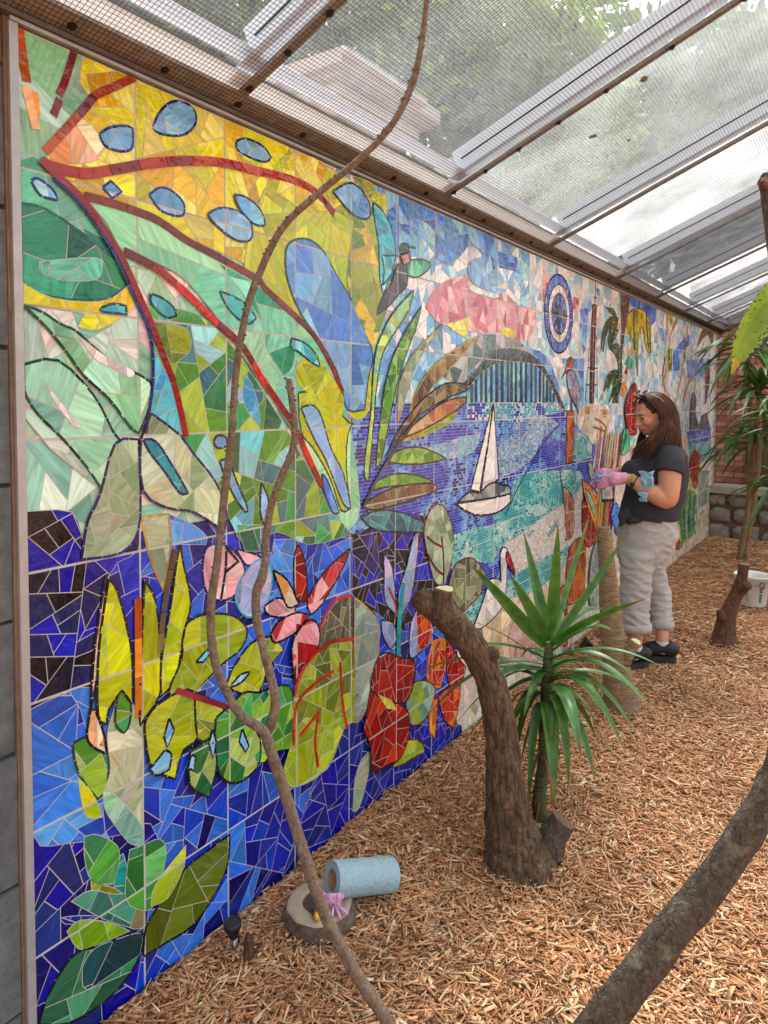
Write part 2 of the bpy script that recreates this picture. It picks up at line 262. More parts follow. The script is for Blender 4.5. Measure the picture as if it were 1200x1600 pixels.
('bridge','s','charcoal',0.06,None,0.0068,[(2.975,1.687),(3.093,1.747),(3.206,1.814),(3.326,1.866),(3.534,1.885),(3.704,1.878),(3.888,1.838),(4.056,1.757),(4.199,1.658),(4.333,1.555),(4.239,1.573),(4.092,1.695),(3.956,1.767),(3.796,1.815),(3.591,1.817),(3.378,1.807),(3.231,1.768),(3.116,1.722),(3.028,1.668)]),
('spear_leaf','s','brown',0.06,'yell',0.0068,[(2.501,1.53),(2.55,1.628),(2.689,1.75),(2.839,1.815),(2.981,1.873),(3.111,1.913),(2.9,1.779),(2.708,1.676),(2.619,1.601)]),
('spear_leaf','s','brownolive',0.06,'blackl',0.0068,[(2.329,1.379),(2.42,1.479),(2.534,1.565),(2.654,1.629),(2.822,1.684),(3.039,1.679),(3.007,1.653),(2.804,1.611),(2.62,1.555),(2.485,1.494)]),
('spear_leaf','s','rust',0.06,'blackl',0.0068,[(2.39,1.436),(2.62,1.537),(2.804,1.601),(2.997,1.622),(2.987,1.592),(2.844,1.543),(2.656,1.49)]),
('spear_leaf','s','leaf',0.06,'yell',0.0068,[(2.421,1.435),(2.586,1.464),(2.806,1.524),(2.925,1.552),(2.845,1.504),(2.621,1.454)]),
('spear_leaf','s','leaf',0.06,'blackl',0.0068,[(2.329,1.362),(2.421,1.4),(2.57,1.406),(2.713,1.375),(2.819,1.34),(2.659,1.331),(2.454,1.341)]),
('spear_leaf','s','leaf',0.06,'blackl',0.0068,[(2.228,1.253),(2.285,1.29),(2.422,1.304),(2.589,1.281),(2.706,1.243),(2.572,1.246),(2.36,1.257)]),
('spear_leaf','s','brownolive',0.06,'blackl',0.0068,[(2.172,1.202),(2.33,1.243),(2.521,1.251),(2.716,1.232),(2.735,1.202),(2.488,1.182),(2.257,1.175)]),
('spear_leaf','s','tealslate',0.07,'blackl',0.0068,[(2.159,1.162),(2.301,1.169),(2.489,1.128),(2.786,1.007),(2.575,1.039),(2.272,1.093)]),
('spear_leaf','l','charcoal',0.08,None,0.016,[(2.172,1.193),(2.271,1.299),(2.421,1.426),(2.585,1.546)]),
('sailboat','s','sail',0.5,'blackl',0.009,[(3.292,1.586),(3.062,1.173),(3.154,1.155),(3.237,1.388)]),
('sailboat','s','sail',0.5,'blackl',0.009,[(3.301,1.586),(3.336,1.411),(3.374,1.198),(3.176,1.158),(3.247,1.388)]),
('sailboat','s','grey',0.07,'blackl',0.009,[(2.929,1.127),(3.048,1.165),(3.147,1.148),(3.191,1.16),(3.265,1.183),(3.358,1.182),(3.391,1.168),(3.507,1.146),(3.517,1.106),(3.313,1.107)]),
('sailboat','s','sail',0.3,'blackl',0.01,[(2.91,1.124),(3.009,1.119),(3.313,1.107),(3.517,1.106),(3.522,1.062),(3.427,1.034),(3.3,1.025),(3.136,1.042),(3.009,1.078)]),
('sailboat','l','blue2',0.1,None,0.02,[(3.069,1.169),(3.15,1.151)]),
('fishing_line','l','charcoal',0.2,None,0.008,[(4.24,1.465),(4.005,1.368),(3.848,1.275),(3.629,1.135),(3.461,0.994)]),
('wooden_post','s','rustpost',0.08,'blackl',0.0068,[(4.364,1.543),(4.491,1.542),(4.498,1.399),(4.478,1.205),(4.352,1.208),(4.359,1.404)]),
('heron','s','heronhead',0.05,'blackl',0.0068,[(4.317,1.789),(4.36,1.858),(4.419,1.886),(4.486,1.86),(4.447,1.811),(4.34,1.786),(4.256,1.742)]),
('heron','s','lilacgrey',0.05,'blackl',0.0068,[(4.352,1.786),(4.435,1.806),(4.537,1.754),(4.606,1.659),(4.584,1.598),(4.575,1.515),(4.534,1.567),(4.419,1.64),(4.355,1.723)]),
('heron','l','charcoal',0.1,None,0.02,[(4.44,1.623),(4.444,1.538)]),
('ship_mast','s','mast',0.09,'blackl',0.0068,[(4.827,2.265),(4.918,2.271),(4.903,1.949),(4.893,1.593),(4.802,1.593),(4.803,2.01)]),
('ship_mast','l','charcoal',0.2,None,0.012,[(4.883,2.418),(4.884,2.271)]),
('ship_mast','l','charcoal',0.2,None,0.008,[(4.788,2.058),(4.762,1.841),(4.714,1.601)]),
('ship_mast','l','charcoal',0.2,None,0.008,[(4.93,2.069),(4.952,1.85),(4.972,1.601)]),
('ship_mast','l','charcoal',0.2,None,0.01,[(4.75,1.831),(4.958,1.837)]),
('ship_mast','l','charcoal',0.2,None,0.01,[(4.72,1.716),(4.96,1.721)]),
('ship_mast','s','charcoal',0.09,None,0.0068,[(4.845,2.309),(4.88,2.338),(4.915,2.313)]),
('reed_stripes','l','tan2',0.25,None,0.026,[(5.004,1.434),(4.915,1.168),(4.846,1.031)]),
('reed_stripes','l','rust',0.25,None,0.036,[(5.058,1.433),(4.97,1.164),(4.905,1.026)]),
('reed_stripes','l','sand',0.25,None,0.026,[(5.113,1.432),(5.026,1.16),(4.966,1.02)]),
('reed_stripes','l','brown',0.25,None,0.036,[(5.169,1.43),(5.083,1.156),(5.027,1.014)]),
('reed_stripes','l','tan',0.25,None,0.026,[(5.229,1.376),(5.142,1.152),(5.09,1.008)]),
('reed_stripes','l','palesage',0.25,None,0.036,[(5.287,1.374),(5.201,1.148),(5.154,1.002)]),
('reed_stripes','l','tan2',0.25,None,0.026,[(5.346,1.372),(5.262,1.144),(5.22,0.996)]),
('reed_stripes','l','rust',0.25,None,0.036,[(5.407,1.37),(5.324,1.139),(5.287,0.99)]),
('reed_stripes','l','sand',0.25,None,0.026,[(5.468,1.368),(5.387,1.135),(5.346,1.12)]),
('reed_stripes','l','brown',0.25,None,0.036,[(5.531,1.365),(5.451,1.13),(5.415,1.115)]),
('reed_stripes','l','tan',0.25,None,0.026,[(5.594,1.363),(5.517,1.126),(5.486,1.109)]),
('reed_stripes','l','rust',0.25,None,0.034,[(5.03,1.005),(4.987,0.847),(4.959,0.654)]),
('reed_stripes','l','palesage',0.25,None,0.034,[(5.085,1),(5.041,0.84),(5.012,0.645)]),
('reed_stripes','l','orange',0.25,None,0.034,[(5.141,0.995),(5.096,0.834),(5.067,0.637)]),
('reed_stripes','l','brown',0.25,None,0.034,[(5.197,0.989),(5.152,0.827),(5.122,0.628)]),
('reed_stripes','l','tan',0.25,None,0.034,[(5.255,0.984),(5.209,0.82),(5.179,0.62)]),
('reed_stripes','l','red',0.25,None,0.034,[(5.314,0.978),(5.267,0.813),(5.237,0.611)]),
('reed_stripes','l','violet',0.25,None,0.034,[(5.374,0.972),(5.326,0.805),(5.295,0.602)]),
('reed_stripes','l','sand',0.25,None,0.034,[(5.435,0.967),(5.386,0.798),(5.355,0.592)]),
('reed_stripes','l','brown',0.2,None,0.012,[(4.909,1.487),(5.015,1.468),(5.141,1.431)]),
('reed_stripes','l','brown',0.2,None,0.012,[(4.886,1.429),(5.019,1.408),(5.129,1.388)]),
('g','s','sagegrey',0.07,'blackl',0.0068,[(4.774,1.194),(4.85,1.173),(4.96,1.063),(5.021,0.946),(4.912,1),(4.804,1.11)]),
('g','s','tealgreen',0.07,'blackl',0.0068,[(5.511,1.2),(5.549,1.337),(5.64,1.399),(5.743,1.358),(5.753,1.224),(5.623,1.193)]),
('g','s','blue2',0.06,'blackl',0.0068,[(5.314,0.762),(5.398,0.842),(5.526,0.772),(5.665,0.621),(5.638,0.549),(5.476,0.592),(5.349,0.684)]),
('g','s','sagegrey',0.07,None,0.0068,[(4.844,0.255),(4.864,0.5),(5.065,0.661),(5.372,0.639),(5.349,0.387),(5.134,0.143),(4.919,0.147)]),
('g','s','rustpost',0.09,'blackl',0.0068,[(4.431,0.631),(4.594,0.694),(4.757,0.63),(4.76,0.274),(4.463,0.278),(4.399,0.397)]),
('g','s','rustpost',0.09,'blackl',0.0068,[(4.284,0.422),(4.399,0.397),(4.446,0.028),(4.358,0.053),(4.274,0.343)]),
('fish','s','fishpink',0.05,'blackl',0.0068,[(4.292,1.061),(4.345,1.059),(4.457,0.998),(4.515,0.944),(4.508,0.866),(4.531,0.784),(4.471,0.721),(4.362,0.719),(4.403,0.763),(4.361,0.823),(4.347,0.925)]),
('fishing_line','l','charcoal',0.2,None,0.008,[(4.244,1.2),(4.269,1.123),(4.303,1.06)]),
('paradise_flower','s','red',0.07,'blackl',0.0068,[(4.667,0.943),(4.791,0.896),(4.898,0.79),(4.97,0.686),(4.922,0.608),(4.782,0.614),(4.677,0.746)]),
('paradise_flower','s','orange',0.09,'blackl',0.0068,[(4.655,1.073),(4.782,1.045),(4.914,0.957),(5.004,0.871),(4.989,0.675),(4.873,0.793),(4.739,0.935)]),
('paradise_flower','s','mint',0.07,'blackl',0.0068,[(4.715,1.019),(4.811,0.976),(4.919,0.881),(4.946,0.775),(4.816,0.901)]),
('paradise_flower','s','red',0.06,'blackl',0.0068,[(5.814,1.75),(5.92,1.733),(5.949,1.587),(5.949,1.371),(5.916,1.338),(5.743,1.358),(5.617,1.493),(5.64,1.624),(5.75,1.701)]),
('paradise_flower','s','orange',0.06,'blackl',0.0068,[(5.582,1.753),(5.716,1.71),(5.59,1.642),(5.524,1.669)]),
('palm_motif','s','barkdark',0.09,None,0.0068,[(5.442,2.431),(5.668,2.451),(5.737,2.431),(5.681,2.281),(5.581,2.065),(5.47,1.593),(5.301,1.593),(5.45,1.871),(5.509,2.153)]),
('palm_motif','s','frond',0.05,'dgreen',0.0068,[(5.027,1.956),(5.038,2.078),(5.13,2.173),(5.302,2.234),(5.44,2.229),(5.276,2.169),(5.237,2.094),(5.134,2.121),(5.069,2.028)]),
('palm_motif','s','frond',0.05,'dgreen',0.0068,[(5.276,2.169),(5.428,2.182),(5.402,2.107),(5.229,1.986),(5.182,2.036)]),
('palm_motif','s','oliveyel',0.05,'dgreen',0.0068,[(5.646,2.202),(5.664,2.28),(5.849,2.347),(6.105,2.365),(6.306,2.304),(6.39,2.186),(6.38,2.027),(6.249,2.05),(6.118,2.204),(6.042,2.218),(5.992,2.144),(5.982,1.814),(5.871,2.066),(5.691,2.149)]),
('palm_motif','s','frond',0.05,'dgreen',0.0068,[(5.124,2.277),(5.298,2.287),(5.409,2.226),(5.271,2.24)]),
('palm_motif','s','frond',0.05,'dgreen',0.0068,[(5.106,1.681),(5.17,1.788),(5.329,1.838),(5.566,1.829),(5.333,1.78),(5.218,1.727)]),
('palm_motif','s','frond',0.05,'dgreen',0.0068,[(5.205,2.003),(5.407,2.039),(5.513,1.967),(5.559,1.781),(5.469,1.825),(5.399,1.933)]),
('palm_motif','s','frond',0.05,'dgreen',0.0068,[(5.395,1.777),(5.553,1.772),(5.342,1.657),(5.226,1.593),(5.309,1.693)]),
('palm_motif','s','orange',0.05,None,0.0068,[(5.274,2.204),(5.444,2.184),(5.494,2.151),(5.384,2.151)]),
('palm_motif','s','tealgreen',0.05,None,0.0068,[(5.61,1.897),(5.704,1.978),(5.882,1.929),(5.783,1.846)]),
('palm_motif','s','red',0.05,None,0.0068,[(5.608,1.83),(5.694,1.891),(5.69,1.809)]),
('palm_motif','s','orange',0.05,None,0.0068,[(5.735,2.018),(5.82,2.043),(5.877,1.988),(5.773,1.972)]),
('palm_motif','s','orange',0.06,None,0.0068,[(5.543,1.687),(5.603,1.764),(5.691,1.708),(5.612,1.64)]),
('palm_motif','l','oliveyel',0.12,None,0.032,[(5.681,2.281),(5.666,2.128)]),
('palm_motif','l','oliveyel',0.12,None,0.032,[(5.747,2.312),(5.758,2.077)]),
('palm_motif','l','frond',0.12,None,0.032,[(5.832,2.336),(5.874,2.027)]),
('palm_motif','l','olive',0.12,None,0.032,[(5.92,2.347),(5.976,1.893)]),
('palm_motif','l','gold',0.12,None,0.032,[(6.011,2.355),(6.054,2.159)]),
('palm_motif','l','oliveyel',0.12,None,0.032,[(6.105,2.36),(6.185,2.108)]),
('palm_motif','l','frond',0.12,None,0.032,[(6.204,2.34),(6.308,2.054)]),
('palm_motif','l','olive',0.12,None,0.032,[(6.307,2.293),(6.384,2.027)]),
('palm_motif','l','frond',0.12,None,0.03,[(5.13,2.173),(5.041,2.035)]),
('palm_motif','l','frond',0.12,None,0.03,[(5.172,2.194),(5.065,1.959)]),
('palm_motif','l','frond',0.12,None,0.03,[(5.229,2.218),(5.136,2.086)]),
('palm_motif','l','frond',0.12,None,0.03,[(5.302,2.232),(5.182,2.036)]),
('palm_motif','l','frond',0.12,None,0.03,[(5.363,2.231),(5.258,2.006)]),
('palm_motif','l','frond',0.12,None,0.03,[(5.409,2.226),(5.311,2.1)]),
('palm_motif','l','frond',0.12,None,0.03,[(5.329,1.834),(5.106,1.681)]),
('palm_motif','l','frond',0.12,None,0.03,[(5.39,1.841),(5.19,1.7)]),
('palm_motif','l','frond',0.12,None,0.03,[(5.468,1.839),(5.306,1.729)]),
('palm_motif','l','frond',0.12,None,0.03,[(5.474,1.76),(5.311,1.656)]),
('palm_motif','l','frond',0.12,None,0.03,[(5.523,1.752),(5.406,1.611)]),
('reed_stripes','l','rust',0.2,None,0.045,[(6.952,2.434),(6.956,2.162),(6.825,1.829)]),
('reed_stripes','l','rust',0.2,None,0.045,[(7.356,2.405),(7.118,2.243),(6.979,1.936),(6.833,1.751)]),
('reed_stripes','l','rust',0.2,None,0.045,[(7.859,2.403),(7.722,2.093),(7.486,1.715),(7.34,1.594)]),
('reed_stripes','l','rust',0.2,None,0.045,[(8.074,1.88),(7.77,1.682),(7.723,1.594)]),
('reed_stripes','l','rust',0.2,None,0.045,[(6.824,1.84),(6.929,1.73),(7.13,1.652)]),
('g','s','olive',0.06,None,0.0068,[(7.011,2.098),(7.181,2.12),(7.178,1.91),(7.033,1.881)]),
('g','s','oliveyel',0.06,None,0.0068,[(7.001,2.427),(7.198,2.436),(7.158,2.339),(7.033,2.351)]),
('g','s','frond',0.06,'dgreen',0.0068,[(8.352,2.208),(8.5,2.353),(8.768,2.437),(9.262,2.414),(9.249,2.238),(8.921,2.387)]),
('g','s','barkdark',0.07,None,0.0068,[(8.827,2.016),(9.073,2.112),(9.145,1.884),(8.959,1.594),(8.849,1.594)]),
('dolphin_fins','s','slate',0.06,'blackl',0.0068,[(8.05,1.306),(8.054,1.594),(8.202,1.714),(8.382,1.629),(8.359,1.471),(8.693,1.285)]),
('dolphin_fins','s','slate',0.06,'blackl',0.0068,[(8.555,1.308),(8.671,1.449),(8.997,1.482),(9.278,1.267)]),
('water_tiles','t','water',0,None,0.006,[(7.932,1.301),(9.272,1.306),(9.298,1.131),(8.028,1.153)]),
('water_tiles','t','turq',0,None,0.006,[(8.028,1.153),(9.298,1.131),(9.332,0.897),(8.132,0.959)]),
('g','s','red',0.06,None,0.0068,[(8.067,0.964),(8.323,1.087),(8.684,1.013),(8.591,0.692),(8.335,0.663)]),
('g','s','forest',0.07,None,0.0068,[(7.639,0.584),(8.006,0.679),(8.539,0.553),(8.594,0.128),(7.692,0.115)]),
('g','s','leaf',0.06,'blackl',0.0068,[(7.619,0.111),(7.673,0.284),(7.893,0.319),(7.988,0.168),(7.805,0.096)]),
('g','s','sagegrey',0.08,None,0.0068,[(8.572,0.839),(9.245,0.787),(9.199,0.405),(8.633,0.379)]),
('reed_stripes','l','forest',0.2,None,0.07,[(7.736,0.573),(7.672,0.358),(7.727,0.126)]),
('reed_stripes','l','leaf',0.2,None,0.07,[(7.846,0.594),(7.78,0.376),(7.838,0.141)]),
('reed_stripes','l','slate',0.2,None,0.07,[(7.961,0.666),(7.897,0.419),(7.959,0.156)]),
('reed_stripes','l','sage',0.2,None,0.07,[(8.075,0.637),(8.006,0.414),(8.067,0.173)]),
('reed_stripes','l','frond',0.2,None,0.07,[(8.208,0.606),(8.135,0.406),(8.194,0.188)]),
('reed_stripes','l','tealgreen',0.2,None,0.07,[(8.329,0.576),(8.251,0.391),(8.31,0.189)]),
('reed_stripes','l','barkdark',0.2,None,0.07,[(8.47,0.542),(8.387,0.382),(8.444,0.205)]),
('g','s','tan2',0.09,None,0.0068,[(8.59,0.366),(9.259,0.339),(9.281,0.181),(8.765,0.065),(8.547,0.008)]),
('g','s','red',0.06,None,0.0068,[(7.512,0.121),(7.605,0.245),(7.761,0.154),(7.695,0.081)]),
('g','s','limeol',0.06,'blackl',0.0068,[(7.915,0.789),(8.025,0.847),(8.193,0.799),(8.13,0.649),(7.967,0.683)]),
('red_vein','l','orangebr',0.07,None,0.022,[(0.876,2.435),(0.882,2.378),(0.892,2.312)]),
('red_vein','l','orangebr',0.07,None,0.018,[(0.909,2.299),(0.914,2.246)]),
('red_vein','l','peach',0.07,None,0.02,[(0.888,2.306),(0.912,2.214)]),
('red_vein','l','maroon',0.12,None,0.018,[(1.011,2.432),(0.985,2.35),(0.968,2.31)]),
('red_vein','l','maroon',0.12,None,0.018,[(0.971,2.304),(0.954,2.259)]),
('red_vein','l','orangered',0.07,None,0.02,[(0.932,2.17),(0.983,2.236),(1.039,2.31),(1.063,2.343),(1.123,2.388),(1.177,2.429)]),
('red_vein','l','redor',0.09,None,0.026,[(0.921,2.147),(0.949,2.14),(1.031,2.147),(1.12,2.181),(1.237,2.229),(1.367,2.27),(1.487,2.296),(1.619,2.308),(1.766,2.322),(1.895,2.312),(2,2.26)]),
('red_vein','l','brick',0.12,None,0.022,[(1.027,2.092),(1.095,2.092),(1.17,2.088),(1.25,2.077),(1.342,2.043),(1.443,2.02),(1.618,1.976),(1.646,1.954),(1.765,1.893),(1.885,1.827),(1.976,1.734),(2.05,1.631)]),
('red_vein','l','darkred',0.09,None,0.022,[(1.136,1.979),(1.228,1.955),(1.29,1.924),(1.357,1.885),(1.417,1.845),(1.484,1.806),(1.554,1.761),(1.625,1.678),(1.712,1.591),(1.786,1.512),(1.852,1.416),(1.931,1.298)]),
('red_vein','l','crimson',0.16,None,0.019,[(0.918,2.149),(0.96,2.121),(1.018,2.085),(1.076,2.025),(1.126,1.966),(1.179,1.871),(1.212,1.812),(1.258,1.713),(1.294,1.632),(1.33,1.496)]),
('red_vein','l','navyl',0.05,None,0.009,[(0.949,2.113),(1.006,2.078),(1.064,2.018),(1.109,1.963),(1.163,1.864),(1.196,1.811),(1.217,1.745),(1.218,1.643),(1.194,1.511)]),
('blue_oval','s','palebl',0.065,'navyl',0.0068,[(1.073,2.254),(1.103,2.279),(1.147,2.297),(1.169,2.297),(1.168,2.251),(1.146,2.233),(1.115,2.227),(1.085,2.232)]),
('blue_oval','s','palebl',0.065,'navyl',0.0068,[(1.233,2.32),(1.249,2.358),(1.281,2.397),(1.317,2.417),(1.361,2.418),(1.38,2.395),(1.368,2.362),(1.331,2.33),(1.28,2.314),(1.245,2.312)]),
('blue_oval','s','palebl',0.065,'navyl',0.0068,[(1.532,2.372),(1.565,2.392),(1.62,2.395),(1.657,2.387),(1.681,2.367),(1.657,2.347),(1.601,2.341),(1.539,2.349)]),
('blue_oval','s','palebl',0.065,'navyl',0.0068,[(1.219,2.141),(1.25,2.167),(1.285,2.171),(1.321,2.156),(1.336,2.136),(1.328,2.111),(1.292,2.104),(1.25,2.111)]),
('blue_oval','s','palebl',0.065,'navyl',0.0068,[(1.417,2.133),(1.461,2.16),(1.52,2.168),(1.573,2.158),(1.595,2.13),(1.586,2.092),(1.537,2.08),(1.486,2.092),(1.436,2.116)]),
('blue_oval','s','palebl',0.065,'navyl',0.0068,[(1.521,2.213),(1.564,2.217),(1.619,2.2),(1.647,2.167),(1.642,2.146),(1.6,2.144),(1.555,2.167),(1.529,2.192)]),
('blue_oval','s','palebl',0.065,'navyl',0.0068,[(1.08,2.126),(1.104,2.148),(1.135,2.129),(1.107,2.106)]),
('blue_oval','s','palebl',0.065,'navyl',0.0068,[(0.897,2.095),(0.913,2.105),(0.948,2.089),(0.961,2.067),(0.945,2.066),(0.917,2.069)]),
('blue_oval','s','aqua',0.1,'dgreen',0.0068,[(1.219,1.881),(1.254,1.874),(1.289,1.855),(1.3,1.832),(1.267,1.823),(1.232,1.843),(1.216,1.863)]),
('blue_oval','s','aqua',0.1,'dgreen',0.0068,[(1.459,1.92),(1.51,1.911),(1.571,1.892),(1.608,1.857),(1.58,1.835),(1.527,1.849),(1.484,1.882)]),
('blue_oval','s','aqua',0.1,'dgreen',0.0068,[(1.069,1.828),(1.103,1.842),(1.14,1.841),(1.143,1.819),(1.072,1.819)]),
('blue_oval','s','aqua',0.1,'dgreen',0.0068,[(1.77,1.806),(1.84,1.794),(1.895,1.761),(1.918,1.718),(1.873,1.73),(1.807,1.763),(1.77,1.775)]),
('blue_oval','s','palebl',0.09,'blackl',0.0068,[(1.431,1.479),(1.448,1.497),(1.481,1.489),(1.485,1.463),(1.447,1.459)]),
('blue_oval','s','palebl',0.09,'blackl',0.0068,[(1.455,1.421),(1.489,1.418),(1.524,1.351),(1.568,1.267),(1.559,1.255),(1.514,1.306),(1.472,1.381)]),
('blue_oval','s','lilacb',0.09,'blackl',0.0068,[(1.629,1.341),(1.658,1.29),(1.662,1.241),(1.643,1.203),(1.624,1.246)]),
('hummingbird','s','aqua',0.06,'blackl',0.0068,[(2.292,2.163),(2.389,2.18),(2.352,2.098),(2.293,2.048),(2.308,2.108)]),
('hummingbird','s','tealgreen',0.05,'blackl',0.0068,[(2.49,2.174),(2.61,2.202),(2.677,2.194),(2.65,2.162),(2.56,2.119),(2.485,2.118)]),
('hummingbird','s','dusk',0.07,'blackl',0.0068,[(2.407,2.148),(2.472,2.155),(2.476,2.077),(2.414,2.03),(2.346,1.978),(2.258,1.931),(2.296,2.003),(2.368,2.075)]),
('hummingbird','s','fishpink',0.04,'blackl',0.0068,[(2.422,2.185),(2.496,2.211),(2.497,2.172),(2.454,2.151)]),
('hummingbird','s','charcoal',0.04,'blackl',0.0068,[(2.43,2.222),(2.459,2.243),(2.496,2.243),(2.502,2.218),(2.472,2.205),(2.436,2.193)]),
('hummingbird','l','charcoal',0.1,None,0.01,[(2.502,2.235),(2.554,2.241)]),
('g','s','peach',0.06,'blackl',0.0068,[(1.074,1.157),(1.067,1.044),(1.04,0.887),(1.014,0.776),(1.025,0.733),(1.067,0.694),(1.061,0.746),(1.038,0.816),(1.026,0.837),(1.041,0.996)]),
('lime_spike','s','lime',0.1,'blackl',0.0068,[(1.08,1.145),(1.104,1.107),(1.134,0.993),(1.146,0.909),(1.145,0.795),(1.113,0.846),(1.075,0.808),(1.068,0.772),(1.044,0.803),(1.046,0.94),(1.06,1.045)]),
('lime_spike','s','lime',0.1,'blackl',0.0068,[(1.189,1.117),(1.223,1.052),(1.238,0.893),(1.233,0.793),(1.184,0.746),(1.167,0.752),(1.181,1.015)]),
('lime_spike','s','lime',0.1,'blackl',0.0068,[(1.307,1.196),(1.318,1.133),(1.343,1.023),(1.316,0.944),(1.3,0.863),(1.284,0.812),(1.237,0.786),(1.238,0.881),(1.272,1.028),(1.292,1.138)]),
('lime_spike','l','orangebr',0.1,None,0.022,[(1.167,1.076),(1.166,0.903),(1.164,0.753)]),
('lime_spike','l','brownolive',0.06,None,0.018,[(1.292,1.186),(1.266,1.095),(1.247,1.01),(1.235,0.906)]),
('g','s','sage',0.08,'tanl',0.0068,[(1.204,1.19),(1.185,1.29),(1.268,1.285),(1.278,1.201),(1.251,1.075)]),
('lily_pad','s','limeol',0.11,'blackl',0.0068,[(1.32,0.955),(1.355,0.974),(1.402,0.974),(1.503,0.945),(1.563,0.886),(1.536,0.833),(1.463,0.81),(1.401,0.781),(1.312,0.736),(1.262,0.789),(1.307,0.867)]),
('lily_pad','s','limeol',0.08,'blackl',0.0068,[(1.188,0.744),(1.262,0.776),(1.352,0.759),(1.361,0.623),(1.31,0.606),(1.281,0.534),(1.206,0.594),(1.185,0.675)]),
('lily_pad','s','oliveyel',0.06,'blackl',0.0068,[(1.352,0.759),(1.45,0.687),(1.462,0.643),(1.43,0.596),(1.363,0.617)]),
('lily_pad','s','limeol',0.09,'blackl',0.0068,[(1.476,0.737),(1.522,0.792),(1.584,0.835),(1.663,0.835),(1.731,0.771),(1.663,0.738),(1.619,0.668),(1.535,0.692)]),
('lily_pad','s','greens',0.06,'blackl',0.0068,[(1.462,0.643),(1.535,0.692),(1.619,0.668),(1.7,0.662),(1.771,0.617),(1.77,0.417),(1.7,0.441),(1.61,0.441),(1.554,0.547)]),
('lily_pad','s','greens',0.075,'blackl',0.0068,[(1.43,0.654),(1.501,0.668),(1.555,0.608),(1.611,0.525),(1.61,0.441),(1.533,0.414),(1.46,0.453),(1.426,0.539)]),
('lily_pad','s','greens',0.08,'blackl',0.0068,[(1.333,0.596),(1.411,0.603),(1.432,0.517),(1.4,0.427),(1.33,0.494)]),
('lily_pad','s','oliveyel',0.06,None,0.0068,[(1.641,0.829),(1.686,0.825),(1.728,0.774),(1.67,0.747)]),
('g','s','blue2',0.05,None,0.0068,[(1.306,0.738),(1.4,0.776),(1.425,0.754),(1.352,0.759)]),
('blue_oval','s','palebl',0.1,'blackl',0.0068,[(1.261,0.717),(1.278,0.674),(1.253,0.635),(1.243,0.67)]),
('blue_oval','s','palebl',0.1,'blackl',0.0068,[(1.416,0.627),(1.429,0.583),(1.416,0.536),(1.401,0.588)]),
('blue_oval','s','palebl',0.1,'blackl',0.0068,[(1.536,0.581),(1.564,0.516),(1.55,0.501),(1.523,0.546)]),
('blue_oval','s','palebl',0.1,'blackl',0.0068,[(1.357,0.845),(1.401,0.87),(1.418,0.859),(1.385,0.837)]),
('blue_oval','s','palebl',0.1,'blackl',0.0068,[(1.497,0.73),(1.537,0.75),(1.579,0.747),(1.546,0.727),(1.506,0.723)]),
('blue_oval','s','palebl',0.1,'blackl',0.0068,[(1.246,0.632),(1.267,0.611),(1.26,0.571),(1.217,0.572),(1.196,0.599)]),
('blue_oval','s','palebl',0.1,'blackl',0.0068,[(1.335,0.583),(1.351,0.57),(1.342,0.536),(1.323,0.547)]),
('g','l','maroon',0.1,None,0.016,[(1.284,0.788),(1.376,0.732),(1.479,0.669)]),
('lotus','s','pinkpale',0.075,'navyl',0.0068,[(1.396,1.15),(1.428,1.176),(1.487,1.16),(1.549,1.103),(1.557,1.041),(1.504,0.999),(1.435,1.009),(1.395,1.062)]),
('lotus','s','pinkpale',0.075,'navyl',0.0068,[(1.522,1.147),(1.614,1.111),(1.642,1.086),(1.585,1.083),(1.558,1.095)]),
('lotus','s','lilac',0.08,'aqual',0.0068,[(1.585,1.083),(1.642,1.093),(1.681,1.029),(1.656,0.944),(1.632,0.922),(1.566,0.924),(1.521,0.982),(1.53,1.033)]),
('lotus','s','pinkpale',0.07,'navyl',0.0068,[(1.642,0.94),(1.711,0.952),(1.795,0.904),(1.784,0.87),(1.691,0.893),(1.651,0.917)]),
('lotus','l','blackl',0.05,None,0.009,[(1.483,1.148),(1.478,1.083),(1.46,1.003)]),
('lotus','l','blackl',0.05,None,0.009,[(1.478,1.083),(1.531,1.106),(1.479,1.161)]),
('g','s','emerald',0.09,None,0.0068,[(1.523,1.22),(1.623,1.205),(1.623,1.123),(1.558,1.135)]),
('g','s','olivedk',0.05,None,0.0068,[(1.908,0.755),(1.931,0.795),(1.979,0.844),(2.055,0.874),(2.113,0.865),(2.114,0.697),(1.98,0.719),(1.867,0.698)]),
('g','s','olive',0.06,None,0.0068,[(1.789,0.64),(1.885,0.723),(2.055,0.706),(2.114,0.665),(2.116,0.384),(2.056,0.382),(1.956,0.27),(1.795,0.318),(1.773,0.453)]),
('g','s','limeol',0.08,None,0.0068,[(1.773,0.453),(1.839,0.503),(1.932,0.437),(2.043,0.427),(2.115,0.45),(2.116,0.384),(2.056,0.382),(1.944,0.275),(1.794,0.28),(1.709,0.333)]),
('red_vein','l','redl',0.06,None,0.012,[(1.773,0.431),(1.789,0.566),(1.885,0.609),(1.992,0.621)]),
('red_vein','l','redl',0.06,None,0.012,[(1.806,0.455),(1.908,0.501),(1.885,0.409),(1.902,0.301)]),
('red_vein','l','redl',0.06,None,0.012,[(2.03,0.641),(2.043,0.492),(2.072,0.376)]),
('red_vein','l','redl',0.06,None,0.012,[(2.109,0.87),(2.004,0.874),(1.931,0.81),(1.908,0.762)]),
('red_vein','l','redl',0.06,None,0.012,[(2.11,0.705),(1.992,0.73),(1.885,0.716),(1.806,0.664),(1.779,0.599)]),
('g','s','sagegrey',0.06,'tanl',0.0068,[(2.117,0.86),(2.189,0.81),(2.275,0.721),(2.276,0.635),(2.262,0.484),(2.164,0.383),(2.12,0.382)]),
